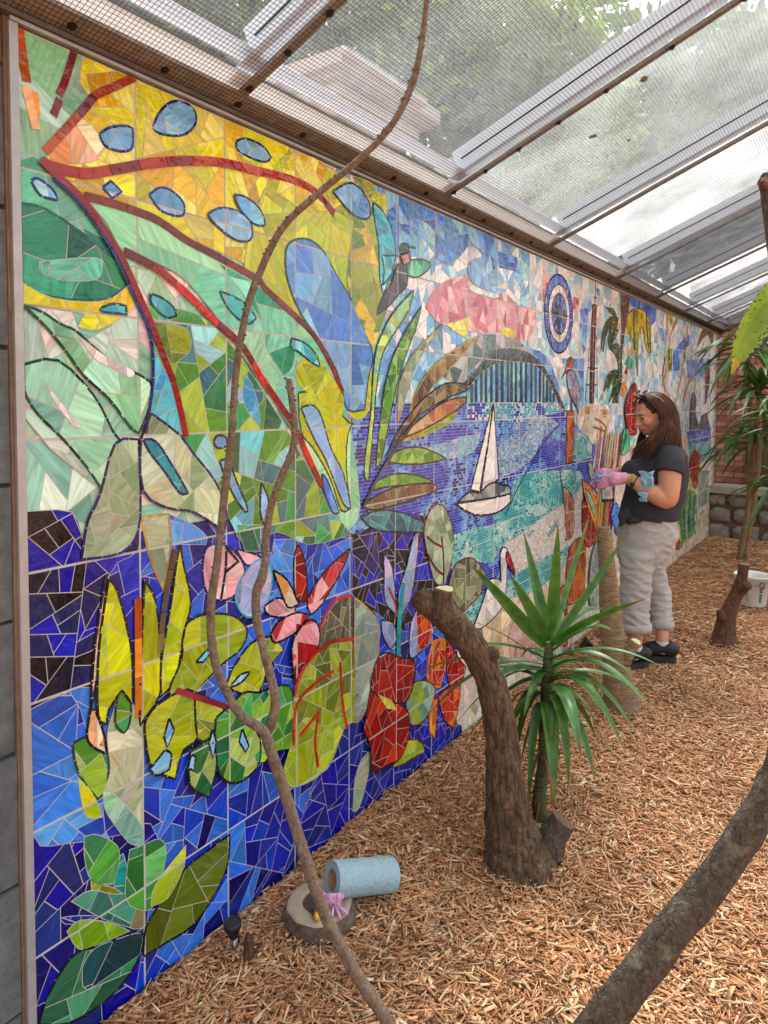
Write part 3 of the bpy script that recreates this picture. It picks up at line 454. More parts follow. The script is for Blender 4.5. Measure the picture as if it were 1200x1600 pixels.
('red_flower','s','red',0.08,'blackl',0.0068,[(1.806,1.114),(1.845,1.041),(1.856,0.904),(1.795,0.933),(1.785,1.059)]),
('red_flower','s','redpink',0.07,'blackl',0.0068,[(2.099,1.05),(2.041,0.972),(1.931,0.879),(1.873,0.855),(1.856,0.912),(1.955,0.997)]),
('red_flower','s','redpink',0.07,'blackl',0.0068,[(1.671,0.842),(1.711,0.874),(1.795,0.882),(1.862,0.858),(1.795,0.816),(1.691,0.807)]),
('red_flower','s','redpink',0.07,'blackl',0.0068,[(1.862,0.843),(1.908,0.801),(1.902,0.726),(1.817,0.691),(1.784,0.634),(1.765,0.758),(1.795,0.816)]),
('red_flower','s','peach',0.07,'blackl',0.0068,[(1.681,1.05),(1.753,1.001),(1.806,0.909),(1.753,0.91),(1.711,0.988)]),
('iris','s','lilac',0.08,'blackl',0.0068,[(2.325,0.994),(2.379,0.932),(2.404,0.839),(2.413,0.722),(2.334,0.793),(2.326,0.899)]),
('iris','s','lilac',0.08,'blackl',0.0068,[(2.584,1.042),(2.576,0.941),(2.527,0.767),(2.445,0.705),(2.428,0.807),(2.492,0.911),(2.541,1.021)]),
('iris','s','lilac',0.06,'blackl',0.0068,[(2.305,0.727),(2.397,0.69),(2.422,0.612),(2.375,0.585),(2.32,0.657)]),
('iris','l','redl',0.08,None,0.01,[(2.357,0.849),(2.412,0.757),(2.405,0.706)]),
('g','l','tealb',0.1,None,0.03,[(2.468,0.843),(2.437,0.716),(2.431,0.528)]),
('heliconia','s','lilac',0.06,'blackl',0.0068,[(2.518,0.53),(2.529,0.651),(2.579,0.708),(2.66,0.66),(2.731,0.57),(2.649,0.52),(2.556,0.498)]),
('heliconia','s','orangered2',0.05,None,0.0068,[(2.573,0.696),(2.619,0.695),(2.703,0.592),(2.676,0.519),(2.589,0.52),(2.581,0.624)]),
('heliconia','s','orangered2',0.055,'orangel',0.012,[(2.718,0.522),(2.827,0.499),(2.837,0.399),(2.787,0.294),(2.707,0.328),(2.671,0.413)]),
('heliconia','s','red',0.05,'blackl',0.0068,[(2.842,0.51),(2.928,0.409),(3.035,0.307),(2.995,0.248),(2.901,0.218),(2.845,0.343)]),
('heliconia','s','orangered2',0.055,'blackl',0.0068,[(2.765,0.257),(2.869,0.267),(2.98,0.238),(2.965,0.149),(2.92,0.048),(2.827,0.122)]),
('heliconia','s','orange',0.08,'redl',0.0068,[(2.678,0.265),(2.766,0.246),(2.74,0.073),(2.694,0.113)]),
('lily_pad','s','padgreen',0.07,'maroonl',0.0068,[(2.495,0.316),(2.532,0.379),(2.611,0.382),(2.707,0.336),(2.739,0.281),(2.681,0.206),(2.587,0.191),(2.521,0.229)]),
('lily_pad','s','limeol',0.07,'maroonl',0.0068,[(2.394,0.081),(2.447,0.14),(2.535,0.147),(2.628,0.095),(2.652,0.042),(2.562,0.058),(2.486,0.062)]),
('g','s','palesage',0.09,None,0.0068,[(2.122,0.031),(2.137,0.15),(2.178,0.208),(2.235,0.219),(2.222,0.13),(2.166,0.027)]),
('hibiscus','s','crimson2',0.06,'blackl',0.0068,[(2.262,0.579),(2.336,0.587),(2.431,0.537),(2.531,0.498),(2.552,0.426),(2.499,0.342),(2.385,0.355),(2.278,0.427),(2.219,0.473)]),
('hibiscus','s','redor2',0.065,'blackl',0.0068,[(2.219,0.473),(2.191,0.373),(2.178,0.327),(2.221,0.25),(2.239,0.139),(2.341,0.122),(2.436,0.109),(2.501,0.174),(2.5,0.277),(2.433,0.338),(2.308,0.408)]),
('hibiscus','s','yellow',0.05,None,0.0068,[(2.27,0.439),(2.369,0.378),(2.404,0.328),(2.338,0.358)]),
('g','s','sage',0.055,'maroonl',0.0068,[(2.628,1.028),(2.654,1.095),(2.708,1.138),(2.808,1.119),(2.893,0.988),(2.876,0.863),(2.815,0.76),(2.728,0.789),(2.67,0.901)]),
('g','s','sageolive',0.045,'maroonl',0.0068,[(2.853,0.733),(2.889,0.816),(2.966,0.847),(3.098,0.831),(3.232,0.733),(3.189,0.644),(3.053,0.603),(2.988,0.595),(2.908,0.66)]),
('red_vein','l','maroonl',0.1,None,0.012,[(2.781,0.991),(2.801,0.877),(2.803,0.766)]),
('red_vein','l','maroonl',0.1,None,0.01,[(2.648,1.011),(2.711,0.973),(2.782,0.943)]),
('red_vein','l','maroonl',0.1,None,0.01,[(2.656,0.932),(2.727,0.855),(2.799,0.811)]),
('stork','s','tan2',0.09,None,0.0068,[(3.192,0.545),(3.416,0.542),(3.709,0.51),(4.043,0.475),(4.315,0.354),(4.387,0.044),(3.724,0.093),(3.346,0.287),(3.213,0.408)]),
('stork','s','pinkpale2',0.09,'tanl',0.0068,[(3.503,0.329),(3.583,0.396),(3.713,0.4),(3.903,0.276),(4.034,0.095),(3.863,0.069),(3.591,0.152)]),
('stork','s','whitebird',0.09,'blackl',0.0068,[(3.098,0.488),(3.174,0.566),(3.243,0.648),(3.279,0.69),(3.373,0.675),(3.413,0.646),(3.399,0.768),(3.408,0.817),(3.447,0.83),(3.498,0.793),(3.48,0.736),(3.474,0.598),(3.417,0.507),(3.266,0.469),(3.159,0.464)]),
('stork','s','red',0.08,'blackl',0.0068,[(3.464,0.795),(3.498,0.793),(3.573,0.692),(3.585,0.649),(3.511,0.712),(3.469,0.746)]),
('broad_leaf','s','emeralddk',0.11,'blackl',0.0068,[(0.877,0.111),(0.9,0.164),(0.947,0.212),(0.987,0.223),(1.017,0.21),(1.09,0.185),(1.169,0.152),(1.162,0.097),(1.115,0.057),(1.051,0.044),(0.956,0.057)]),
('broad_leaf','s','dslate',0.11,None,0.0068,[(0.998,0.183),(1.029,0.202),(1.09,0.185),(1.166,0.153),(1.159,0.099),(1.083,0.103),(1.003,0.112),(0.992,0.159)]),
('broad_leaf','s','olivedk2',0.1,'blackl',0.0068,[(1.172,0.084),(1.183,0.162),(1.241,0.206),(1.316,0.251),(1.396,0.259),(1.49,0.263),(1.48,0.173),(1.428,0.109),(1.346,0.066),(1.254,0.074)]),
('broad_leaf','s','tealb',0.07,None,0.0068,[(1.097,0.395),(1.113,0.404),(1.125,0.351),(1.115,0.292),(1.099,0.296),(1.086,0.332)]),
('broad_leaf','s','olive',0.07,None,0.0068,[(1.02,0.387),(1.049,0.356),(1.086,0.326),(1.118,0.285),(1.105,0.284),(1.055,0.327),(1.025,0.353)]),
('broad_leaf','s','brownolive',0.07,None,0.0068,[(1.13,0.195),(1.137,0.25),(1.164,0.275),(1.177,0.274),(1.175,0.164)]),
('broad_leaf','s','violet',0.06,None,0.0068,[(0.938,0.337),(0.977,0.318),(1.03,0.286),(0.983,0.298),(0.949,0.317)]),
('broad_leaf','s','greens2',0.1,None,0.0068,[(1.004,0.507),(1.039,0.494),(1.094,0.437),(1.1,0.388),(1.08,0.341),(1.043,0.363),(1.014,0.402),(1.003,0.463)]),
('broad_leaf','s','tealgreen2',0.1,None,0.0068,[(0.967,0.363),(1.019,0.36),(1.092,0.306),(1.171,0.277),(1.13,0.195),(1.054,0.265)]),
('broad_leaf','s','limegreen',0.1,None,0.0068,[(0.954,0.294),(0.989,0.3),(1.066,0.246),(1.129,0.184),(1.023,0.212),(0.982,0.233)]),
('broad_leaf','s','greens2',0.1,None,0.0068,[(1.118,0.285),(1.133,0.405),(1.173,0.396),(1.228,0.385),(1.249,0.331),(1.212,0.217),(1.17,0.218)]),
('broad_leaf','s','limeol',0.1,None,0.0068,[(1.198,0.213),(1.213,0.265),(1.317,0.32),(1.309,0.261),(1.255,0.204)]),
('compass','s','cmpblue',0.035,'blackl',0.012,[(4.442,2.136),(4.436,2.189),(4.419,2.238),(4.391,2.283),(4.353,2.321),(4.308,2.349),(4.259,2.366),(4.206,2.372),(4.153,2.366),(4.104,2.349),(4.059,2.321),(4.021,2.283),(3.993,2.238),(3.976,2.189),(3.97,2.136),(3.976,2.083),(3.993,2.034),(4.021,1.989),(4.059,1.951),(4.104,1.923),(4.153,1.906),(4.206,1.9),(4.259,1.906),(4.308,1.923),(4.353,1.951),(4.391,1.989),(4.419,2.034),(4.436,2.083)]),
('compass','s','whitebird',0.09,'navyl',0.006,[(4.381,2.136),(4.376,2.175),(4.363,2.212),(4.343,2.245),(4.315,2.273),(4.282,2.293),(4.245,2.306),(4.206,2.311),(4.167,2.306),(4.13,2.293),(4.097,2.273),(4.069,2.245),(4.049,2.212),(4.036,2.175),(4.031,2.136),(4.036,2.097),(4.049,2.06),(4.069,2.027),(4.097,1.999),(4.13,1.979),(4.167,1.966),(4.206,1.961),(4.245,1.966),(4.282,1.979),(4.315,1.999),(4.343,2.027),(4.363,2.06),(4.376,2.097)]),
('compass','s','cmpblue',0.03,'navyl',0.008,[(4.329,2.136),(4.325,2.168),(4.312,2.197),(4.293,2.223),(4.267,2.242),(4.238,2.255),(4.206,2.259),(4.174,2.255),(4.145,2.242),(4.119,2.223),(4.1,2.197),(4.087,2.168),(4.083,2.136),(4.087,2.104),(4.1,2.075),(4.119,2.049),(4.145,2.03),(4.174,2.017),(4.206,2.013),(4.238,2.017),(4.267,2.03),(4.293,2.049),(4.312,2.075),(4.325,2.104)]),
('compass','s','charcoal',0.5,None,0,[(4.206,2.306),(4.223,2.136),(4.189,2.136)]),
('compass','s','charcoal',0.5,None,0,[(4.289,2.219),(4.218,2.124),(4.194,2.148)]),
('compass','s','charcoal',0.5,None,0,[(4.376,2.136),(4.206,2.119),(4.206,2.153)]),
('compass','s','charcoal',0.5,None,0,[(4.289,2.053),(4.194,2.124),(4.218,2.148)]),
('compass','s','charcoal',0.5,None,0,[(4.206,1.966),(4.189,2.136),(4.223,2.136)]),
('compass','s','charcoal',0.5,None,0,[(4.123,2.053),(4.194,2.148),(4.218,2.124)]),
('compass','s','charcoal',0.5,None,0,[(4.036,2.136),(4.206,2.153),(4.206,2.119)]),
('compass','s','charcoal',0.5,None,0,[(4.123,2.219),(4.218,2.148),(4.194,2.124)]),
]
# ------------------------------------------------------------------ the mosaic mural
PAL = dict(
 sky='90ace6 a6bcec d4dcf2 e8ebf4 bccbf0 eeeef0 88a6e4 dfe5f2', cloud='d6dce4 e0e4e8 c8d0de e6eaec b8c6e2 d2d8da dce2e4 9cb4e4', sand='ded2c0 e2d8ca d4c6b0 e4dcd0 d8c8b4',
 blue='1a2bb0 2340c8 3f63d2 16208c 4a72d6 2a2f9a 0f1670', black='0c0c18 12142c 161cb0 0e1090 141cb4 1a2058 101448 1a24c0 0c0c1a 22205c 1620a8 121a98', navy='0e1090 12157c 1418a6 1a1c6a 0f1060 23307e 2d2a70',
 midblue='3c60cc 4a72dc 2a48b8 5a86e0 3350b4 1c2fa0 6b93e4', darkblue='10103c 1c24a4 0e0c14 1420b0 28246a 181820 2434b8', violet='1a1f8c 161d9a 20288a 242c90 1218a0 2a3494',
 periw='7893e4 8aa2ea 6a86da 98aeee 5f7cd2 a3b4ec', blue2='3f62c8 5078d8 6a90e2 3454b8', skyaqua='b4cad6 c4d4da a8bfcc',
 pink='d4909e c87a8a dca8ae c46a78 dcb4b6 b45a68', yellow='dcd81c d8cc14 e4e434 dcb80c e0e42c e0c410 e4e070 dcd42c e8e860 d4d420', lime='c0cc10 b0c414 c8d41c a4b818 ccd830 b8c024',
 gold='d0a80c c4960a d8b418', peach='e2b48c d89a64 e8c8a4 c8824a e6d4b8 dca878', mint='86c8a0 9ed4b4 74bc92 a8dcc8 8ed0a4', greenteal='3c9a78 2c8a70 6ab89a 88a888 a4b48c 5aa890 7cc4b0',
 palemint='b4d8c8 c4dcd0 8ccab0 d8d8d0 a2cca4 7cb8a8 e4dcd4', mintmid='88ccaa 98d6a8 7cc8b4 a4d8b0 8ad0a0 6cc0a4', tealgreen='2a9a74 3cae88 5abe9a 1e8464 7accae', forest='3c8034 4c8a38 5a7480 8cac40 2c6c48 9ab844 4a7080 3aa05c 78b4c8 a0bc4c 90ccd4 5c9c3c',
 skyb='5aa4dc 6ab4e0 4a90cc 78c0e0', skyb2='7c9cd8 6a94dc 8cb4dc 9cc4d8 5c84c8', olive='8c9c28 7a9024 a0ac34 687c28 98a844 5c6c2c', emerald='1c7a5c 2a8c6a 14644c 3a9c7c 2f8f5a', seateal='5eb4a0 70c0ac 4ea490', white='dcd2d4 e4dcd8 d0c8cc',
 seamint='86b8a8 9ed4b0 74a8a0 aadcb8 90ccae', sage='8ca488 9cb498 7a9478 a8bc9c 86a07c b4c0a0', tealb='109090 189c9c 0c7c84 30a8a4', palesage='a4ac88 b8bc9c 98a884 c4c8b0 8c9c7c', oliveyel='8ca030 a4b034 c8b828 6c8c2c d8c02c',
 aqua='58b0cc 6cc0d4 48a0c0 8cd0dc', lilacb='a4aee4 b0b8ea 96a4e0', limemint='90c048 a4cc50 88c890 b4d45c 9cd4ac 70a838', leaf='4c8c28 5c9c30 3c7c24 78ac34 8cb848 4a8e3a',
 grey='8c9098 a0a4a8 787c84 b0b2b4 6c7078', charcoal='3a3c44 2e3038 4a4c54 34363e', brown='6c4a30 7c5a3c 5c3c2c 8c7848 a08448', brownolive='5a4a3a 6c5c40 4a4434 7c7444 6c4c3c 8a7c5a', rust='a06448 b4704c 8c5440 c08a5c c8a47c',
 tealslate='2c6c80 3a7c8c 245c78 4c8c94', sail='e4ddd4 dcd6ce e8e2da', rustpost='a84c20 b85a28 984018 c46c38', heronhead='8c4034 a0584c 7c3c38', lilacgrey='8c8cac 9c9cbc 7c7c9c a8889c', mast='4a2a2c 5c3434 3c2426',
 tan='c89858 d4a464 b8844c', orange='e8920c e07c10 f0a020 d8740c', tealgreen2='2c7464 3c8474 4a947c 24685c', fishpink='b4705c c48474 9c5c50 cc9888', red='9c1418 a81a1c 84101a b42a24 74100f', sagegrey='7c908c 8ca098 98aca0 6c8480 a4b0a0',
 barkdark='4a4440 5c5650 38343a 686460', frond='2c4c30 3c5c38 24403c 4c6c3c', slate='485870 5c6c84 3c4a60', tan2='d4bc98 dcc8a8 c8ac88 e0d0b8',
 orangebr='c06414 b0500c d07c1c a84810 e08c18', maroon='7c2430 8c2c38 702030', orangered='983c20 b05018 7a2424 c07014 6a202c', redor='98120f aa2c0c 840e12 b03c10 901f0c', brick='6e1c0c 7c280c 641a0c', darkred='640e0e 8a1212 c41a0c 740f0f 7a0c12', crimson='860a1c 940f22 7a0a18',
 palebl='8cb0e4 a4b8ea 78a0dc b8c8f0 98a8e0', dusk='38303c 2c2430 443c4c 524858', limeol='a0b420 b0bc30 8ca428 bcc440 98ac38', greens='4c8c2c 6ca434 2c7434 8cb03c a4bc6c 3c9c58 1c6c40', pinkpale='e0b0b8 d8a0ac e8c4c8 e4b8a8', lilac='b8a0d4 a890cc c8b4dc b4a8d8',
 olivedk='5c5c44 6c6850 4c4c38 54583c 7c7458', redpink='b02028 c84048 d89098 9c1c24 e0a8b0', orangered2='bc2a0a c83c0c b0200c d0580f b8260c d49018', padgreen='6c9880 8cac98 98b044 7ca03c a0bca0', crimson2='8c0f12 9c1518 7c0c0f a82220', redor2='9c1512 b42410 8c0f12 c83412 740c12',
 sageolive='7c8460 8c9470 6c7454 989c7c 5c6048', pinkpale2='d0a49c d8b4ac c89890', whitebird='e0dcd4 d8d4d0 e6e2dc', emeralddk='2c7450 3c8458 245c44 4c946c 346c50', dslate='1c3c44 244850 2c545c', olivedk2='4c5c14 58681c 445410 647428', greens2='2c7c34 3c8c44 4c9c3c 34744c 5ca85c', limegreen='7cac24 90bc2c 68981f',
 cmpblue='2c48b0 3c5cc4 2438a0 4c6cd0 8c9cdc', water='2434b4 2c48c8 1c2898 4464d0 6c88dc 8ca4dc 1c2484', paleband='9cb8cc b4c8d0 6c94cc 4cacb8 c8d4dc 2c3cb0', palewater='94a8cc a4b8d0 8ca0d4 b0c4c8 7c94cc 9cb0b8 6078c4', turq='2c94a4 3ca4ac 5cb8b4 7cc8c0 2484a0 94ccc4 b4d4d0', whitesand='dcd4cc e4dcd4 d4ccc4 d8d4d0 d0c8c0 dfd8ce cfd0c8 7ca4ac',
 navyl='141060 1c1870 0c0c48', dgreen='183c34 20483c 10302c', dteal='14504c 1c5c58', blackl='0c0e1e 12142a', tanl='a8843c b8944c', yell='b8a424 a89020', aqual='3c94bc 4ca4c8', redl='a8241c b83028', maroonl='5c1c24 6c242c', orangel='d88410 e09418')
PAL = {k:[lin(c) for c in v.split()] for k,v in PAL.items()}
PAL = {k:[(c[0]*.66,min(.9,c[1]*1.10),c[2]) if c[2]>c[1]*1.12 and c[2]>c[0]*1.25 else c for c in v] for k,v in PAL.items()}
GROUT = lin('bab8b2')
Y0, Y1, ZT, ZB, SQ = .871, 9.467, 2.4268, -.03, .307
def area(p): return .5*sum(p[i][0]*p[(i+1)%len(p)][1]-p[(i+1)%len(p)][0]*p[i][1] for i in range(len(p)))
def clip_half(p, n, d):
    """keep the part of p with dot(q,n) <= d"""
    out=[]; L=len(p)
    if not L: return out
    s0=[q[0]*n[0]+q[1]*n[1]-d for q in p]
    for i in range(L):
        a,b=p[i],p[(i+1)%L]; sa,sb=s0[i],s0[(i+1)%L]
        if sa<=0: out.append(a)
        if (sa<0<sb) or (sb<0<sa):
            t=sa/(sa-sb); out.append((a[0]+(b[0]-a[0])*t,a[1]+(b[1]-a[1])*t))
    return out
def clip_convex(p, c):
    if area(c)<0: c=c[::-1]
    for i in range(len(c)):
        a,b=c[i],c[(i+1)%len(c)]; n=(b[1]-a[1],-(b[0]-a[0])); p=clip_half(p,n,a[0]*n[0]+a[1]*n[1])
        if len(p)<3: return []
    return p
def fracture(c, target, gap, rnd):
    st=[c]; out=[]
    while st:
        q=st.pop(); A=abs(area(q))
        if A<target*rnd.uniform(.55,1.9): out.append(q); continue
        cx=sum(p[0] for p in q)/len(q); cy=sum(p[1] for p in q)/len(q)
        xx=sum((p[0]-cx)**2 for p in q); yy=sum((p[1]-cy)**2 for p in q); xy=sum((p[0]-cx)*(p[1]-cy) for p in q)
        an=.5*math.atan2(2*xy,xx-yy)+rnd.gauss(0,.55)
        s=math.sqrt(A)*.22; cx+=rnd.uniform(-s,s); cy+=rnd.uniform(-s,s)
        n=(math.cos(an),math.sin(an)); d=cx*n[0]+cy*n[1]
        for k in (clip_half(q,n,d-gap),clip_half(q,(-n[0],-n[1]),-d-gap)):
            if len(k)>2 and abs(area(k))>1e-5: st.append(k)
    return out
def inside(pt, poly):
    x,y=pt; c=False; j=len(poly)-1
    for i in range(len(poly)):
        xi,yi=poly[i]; xj,yj=poly[j]
        if (yi>y)!=(yj>y) and x<(xj-xi)*(y-yi)/(yj-yi)+xi: c=not c
        j=i
    return c
def smooth_poly(p, closed=True):
    """Catmull-Rom through the traced points, sharp tips kept, so outlines read as cut curves"""
    P=[Vector(q) for q in p]; n=len(P); out=[]
    def sharp(i):
        if not closed and i in (0,n-1): return True
        u=P[i]-P[i-1]; v=P[(i+1)%n]-P[i]
        return u.length<1e-6 or v.length<1e-6 or u.normalized().dot(v.normalized())<.25
    for i in range(n if closed else n-1):
        b,c=P[i],P[(i+1)%n]; a=P[i-1] if not sharp(i) else b; d=P[(i+2)%n] if not sharp((i+1)%n) else c
        for k in range(3):
            t=k/3; q=.5*((2*b)+(c-a)*t+(2*a-5*b+4*c-d)*t*t+(3*b-a-3*c+d)*t**3); out.append(tuple(q))
    if not closed: out.append(tuple(P[-1]))
    return out
def offset_poly(p, d):
    if area(p)<0: p=p[::-1]
    out=[]; n=len(p)
    for i in range(n):
        a,b,c=Vector(p[i-1]),Vector(p[i]),Vector(p[(i+1)%n])
        u=(b-a).normalized(); v=(c-b).normalized(); nn=Vector((u.y+v.y,-(u.x+v.x)))
        nn=nn.normalized() if nn.length>1e-6 else Vector((u.y,-u.x))
        k=max(.45,nn.dot(Vector((u.y,-u.x)))); out.append(tuple(b+nn*(d/k)))
    return out
BORDER=[(Y0,ZB),(Y1,ZB),(Y1,ZT),(Y0,ZT)]
class TileMesh:
    def __init__(s): s.v=[]; s.f=[]; s.c=[]; s.uv=[]; s.mi=[]
    def plate(s, poly, x, col, th=.0012, tilt=0, grout=False):
        """an extruded flat piece on the wall: (y,z) outline, front face at x"""
        if area(poly)<0: poly=poly[::-1]
        n=len(poly); b=len(s.v); cy=sum(p[0] for p in poly)/n; cz=sum(p[1] for p in poly)/n
        ty,tz=(random.gauss(0,tilt),random.gauss(0,tilt))
        cl=lambda v:max(-.00025,min(.00025,v))
        for p in poly: s.v.append((x+cl((p[0]-cy)*ty+(p[1]-cz)*tz),p[0],p[1]))
        for p in poly: s.v.append((x-th-.0006,p[0],p[1]))
        an=random.uniform(0,math.pi); ca,sa=math.cos(an),math.sin(an); ox,oy=random.uniform(0,60),random.uniform(0,60)
        def uv(i):
            p=poly[i%n]; y,z=p[0]-cy,p[1]-cz; return (ca*y+sa*z+ox, -sa*y+ca*z+oy)
        if grout and n>4:
            for t in tessellate_polygon([[Vector((p[0],p[1],0)) for p in poly]]):
                a=[poly[i] for i in t]
                t=t if area(a)>0 else t[::-1]
                s.f.append(tuple(b+i for i in t)); s.uv+= [uv(i) for i in t]; s.c.append(col); s.mi.append(1)
        else:
            s.f.append(tuple(b+i for i in range(n))); s.uv+=[uv(i) for i in range(n)]; s.c.append(col); s.mi.append(1 if grout else 0)
        for i in range(n):
            j=(i+1)%n; s.f.append((b+i,b+n+i,b+n+j,b+j)); s.uv+=[uv(i),uv(i),uv(j),uv(j)]; s.c.append(col); s.mi.append(1 if grout else 0)
    def build(s, name, parent):
        me=bpy.data.meshes.new(name); me.from_pydata(s.v,[],s.f); me.materials.append(M_TILE); me.materials.append(M_GROUT)
        me.polygons.foreach_set('material_index', s.mi)
        at=me.attributes.new('Col','FLOAT_COLOR','FACE'); at.data.foreach_set('color',np.array([(*c,1) for c in s.c],dtype=np.float32).ravel())
        u=me.uv_layers.new(name='UVMap'); u.data.foreach_set('uv',np.array(s.uv,dtype=np.float32).ravel()); me.update()
        return link(name, me, parent)

# stained glass: per-piece colour, streaks along each piece's own direction
M_TILE,n,l,b=newmat('mosaic_glass')
at=n.new('ShaderNodeAttribute'); at.attribute_name='Col'
uvn=n.new('ShaderNodeUVMap'); uvn.uv_map='UVMap'; mp=n.new('ShaderNodeMapping'); mp.inputs['Scale'].default_value=(7,48,1)
l.new(uvn.outputs[0],mp.inputs[0]); nz=n.new('ShaderNodeTexNoise'); nz.inputs['Scale'].default_value=1; nz.inputs['Detail'].default_value=4; nz.inputs['Distortion'].default_value=1.2
l.new(mp.outputs[0],nz.inputs['Vector'])
mr=n.new('ShaderNodeMapRange'); mr.inputs[1].default_value=.3; mr.inputs[2].default_value=.72; mr.inputs[3].default_value=.72; mr.inputs[4].default_value=1.28; l.new(nz.outputs['Fac'],mr.inputs[0])
mx=n.new('ShaderNodeMix'); mx.data_type='RGBA'; mx.blend_type='MULTIPLY'; mx.inputs[0].default_value=1; l.new(at.outputs['Color'],mx.inputs[6]); l.new(mr.outputs[0],mx.inputs[7])
mx2=n.new('ShaderNodeMix'); mx2.data_type='RGBA'; mr2=n.new('ShaderNodeMapRange'); mr2.inputs[1].default_value=.62; mr2.inputs[2].default_value=.85; mr2.inputs[3].default_value=0; mr2.inputs[4].default_value=.10
l.new(nz.outputs['Fac'],mr2.inputs[0]); l.new(mr2.outputs[0],mx2.inputs[0]); l.new(mx.outputs[2],mx2.inputs[6]); mx2.inputs[7].default_value=(.8,.82,.8,1)
l.new(mx2.outputs[2],b.inputs['Base Color']); b.inputs['Roughness'].default_value=.12; b.inputs['Specular IOR Level'].default_value=.42
nb=n.new('ShaderNodeTexNoise'); nb.inputs['Scale'].default_value=34; nb.inputs['Detail'].default_value=2; l.new(uvn.outputs[0],nb.inputs['Vector'])
bp=n.new('ShaderNodeBump'); bp.inputs['Strength'].default_value=.22; bp.inputs['Distance'].default_value=.01; l.new(nb.outputs['Fac'],bp.inputs['Height']); l.new(bp.outputs[0],b.inputs['Normal'])
M_GROUT=mat('grout','bab8b2',.9,.14,14,.25,160)

STEP=.0009
rnd=random.Random(11)
shapes=[]
for (motif,kind,pal,size,out,ow,pts) in SHAPES:
    pts=[tuple(p) for p in pts]
    if kind=='l': pts=smooth_poly(pts,False); poly=None
    else:
        if len(pts)>4: pts=smooth_poly(pts)
        pts=clip_convex(pts,BORDER)
        if len(pts)<3: continue
    shapes.append([motif,kind,pal,size,out,ow,pts])
def bbox(p): return (min(q[0] for q in p),max(q[0] for q in p),min(q[1] for q in p),max(q[1] for q in p))
boxes=[bbox(s[6]) for s in shapes]; levels=[]
for i,s in enumerate(shapes):
    lv=0
    if s[1]!='l' or True:
        bi=boxes[i]; pad=.012
        for j in range(i):
            bj=boxes[j]
            if bi[0]-pad<bj[1] and bj[0]<bi[1]+pad and bi[2]-pad<bj[3] and bj[2]<bi[3]+pad:
                pi,pj=s[6],shapes[j][6]
                if shapes[j][1]=='l': hit=any(inside(q,pi) for q in pj) if s[1]!='l' else True
                else: hit=any(inside(q,pj) for q in pi) or (s[1]!='l' and any(inside(q,pi) for q in pj)) or any(inside(((pi[k][0]+pi[k-1][0])/2,(pi[k][1]+pi[k-1][1])/2),pj) for k in range(len(pi)))
                if hit: lv=max(lv,levels[j]+1)
    levels.append(lv)
mural=tag(empty('mosaic_mural',(0,Y0,0)),'long glass mosaic mural of leaves, flowers, a bridge and a sailboat along the wall','mural')
mural_off=Vector((0,-Y0,0))
SINGLE={'reed_stripes','paradise_flower','fishing_line','dolphin_fins','spear_leaf','blue_oval','lime_spike','lily_pad','broad_leaf','red_vein','iris','lavender_leaf'}
parts={}; bigs=[]
def part_mesh(motif,i):
    if motif in ('g','ground_tiles','water_tiles'): key='small_tiles'
    elif motif in SINGLE: key=(motif,i)
    else: key=motif
    return key, parts.setdefault(key,TileMesh())
CELLS=[(a,bq) for a in range(28) for bq in range(9)]
def seam_cells(bx):
    a0=max(0,int((bx[0]-Y0)/SQ)); a1=min(27,int((bx[1]-Y0)/SQ)); b0=max(0,int((ZT-bx[3])/SQ)); b1=int((ZT-bx[2])/SQ)
    g=.0031
    for a in range(a0,a1+1):
        for k in range(b0,b1+1):
            y=Y0+a*SQ; z=ZT-(k+1)*SQ
            yield [(y+g,z+g),(y+SQ-g,z+g),(y+SQ-g,z+SQ-g),(y+g,z+SQ-g)]
def vary(c, amt=.16):
    g=sum(c)/3; c=[g+(x-g)*1.04 for x in c]; k=1+rnd.gauss(0,amt); k=max(.6,min(1.4,k)); return tuple(max(.004,min(.9,x*k*(1+rnd.gauss(0,.04)))) for x in c)
def covered(poly,i):
    bx=bbox(poly)
    for j in range(i+1,len(shapes)):
        if shapes[j][1]=='l' or levels[j]<=levels[i]: continue
        bj=boxes[j]
        if bx[0]>=bj[0] and bx[1]<=bj[1] and bx[2]>=bj[2] and bx[3]<=bj[3] and all(inside(q,shapes[j][6]) for q in poly): return True
    return False
def put(key,tm,poly,x,col,i,big=True):
    if abs(area(poly))<2e-5 or covered(poly,i): return
    cy=sum(p[0] for p in poly)/len(poly); cz=sum(p[1] for p in poly)/len(poly)
    d=math.sqrt(CAM_X**2+cy**2+(cz-CAM_Z)**2); scr=abs(area(poly))*CAM_X/d**3
    if big and scr>2.0e-4: bigs.append((scr,key,poly,x,col))
    else: tm.plate(poly,x,col,tilt=.014)
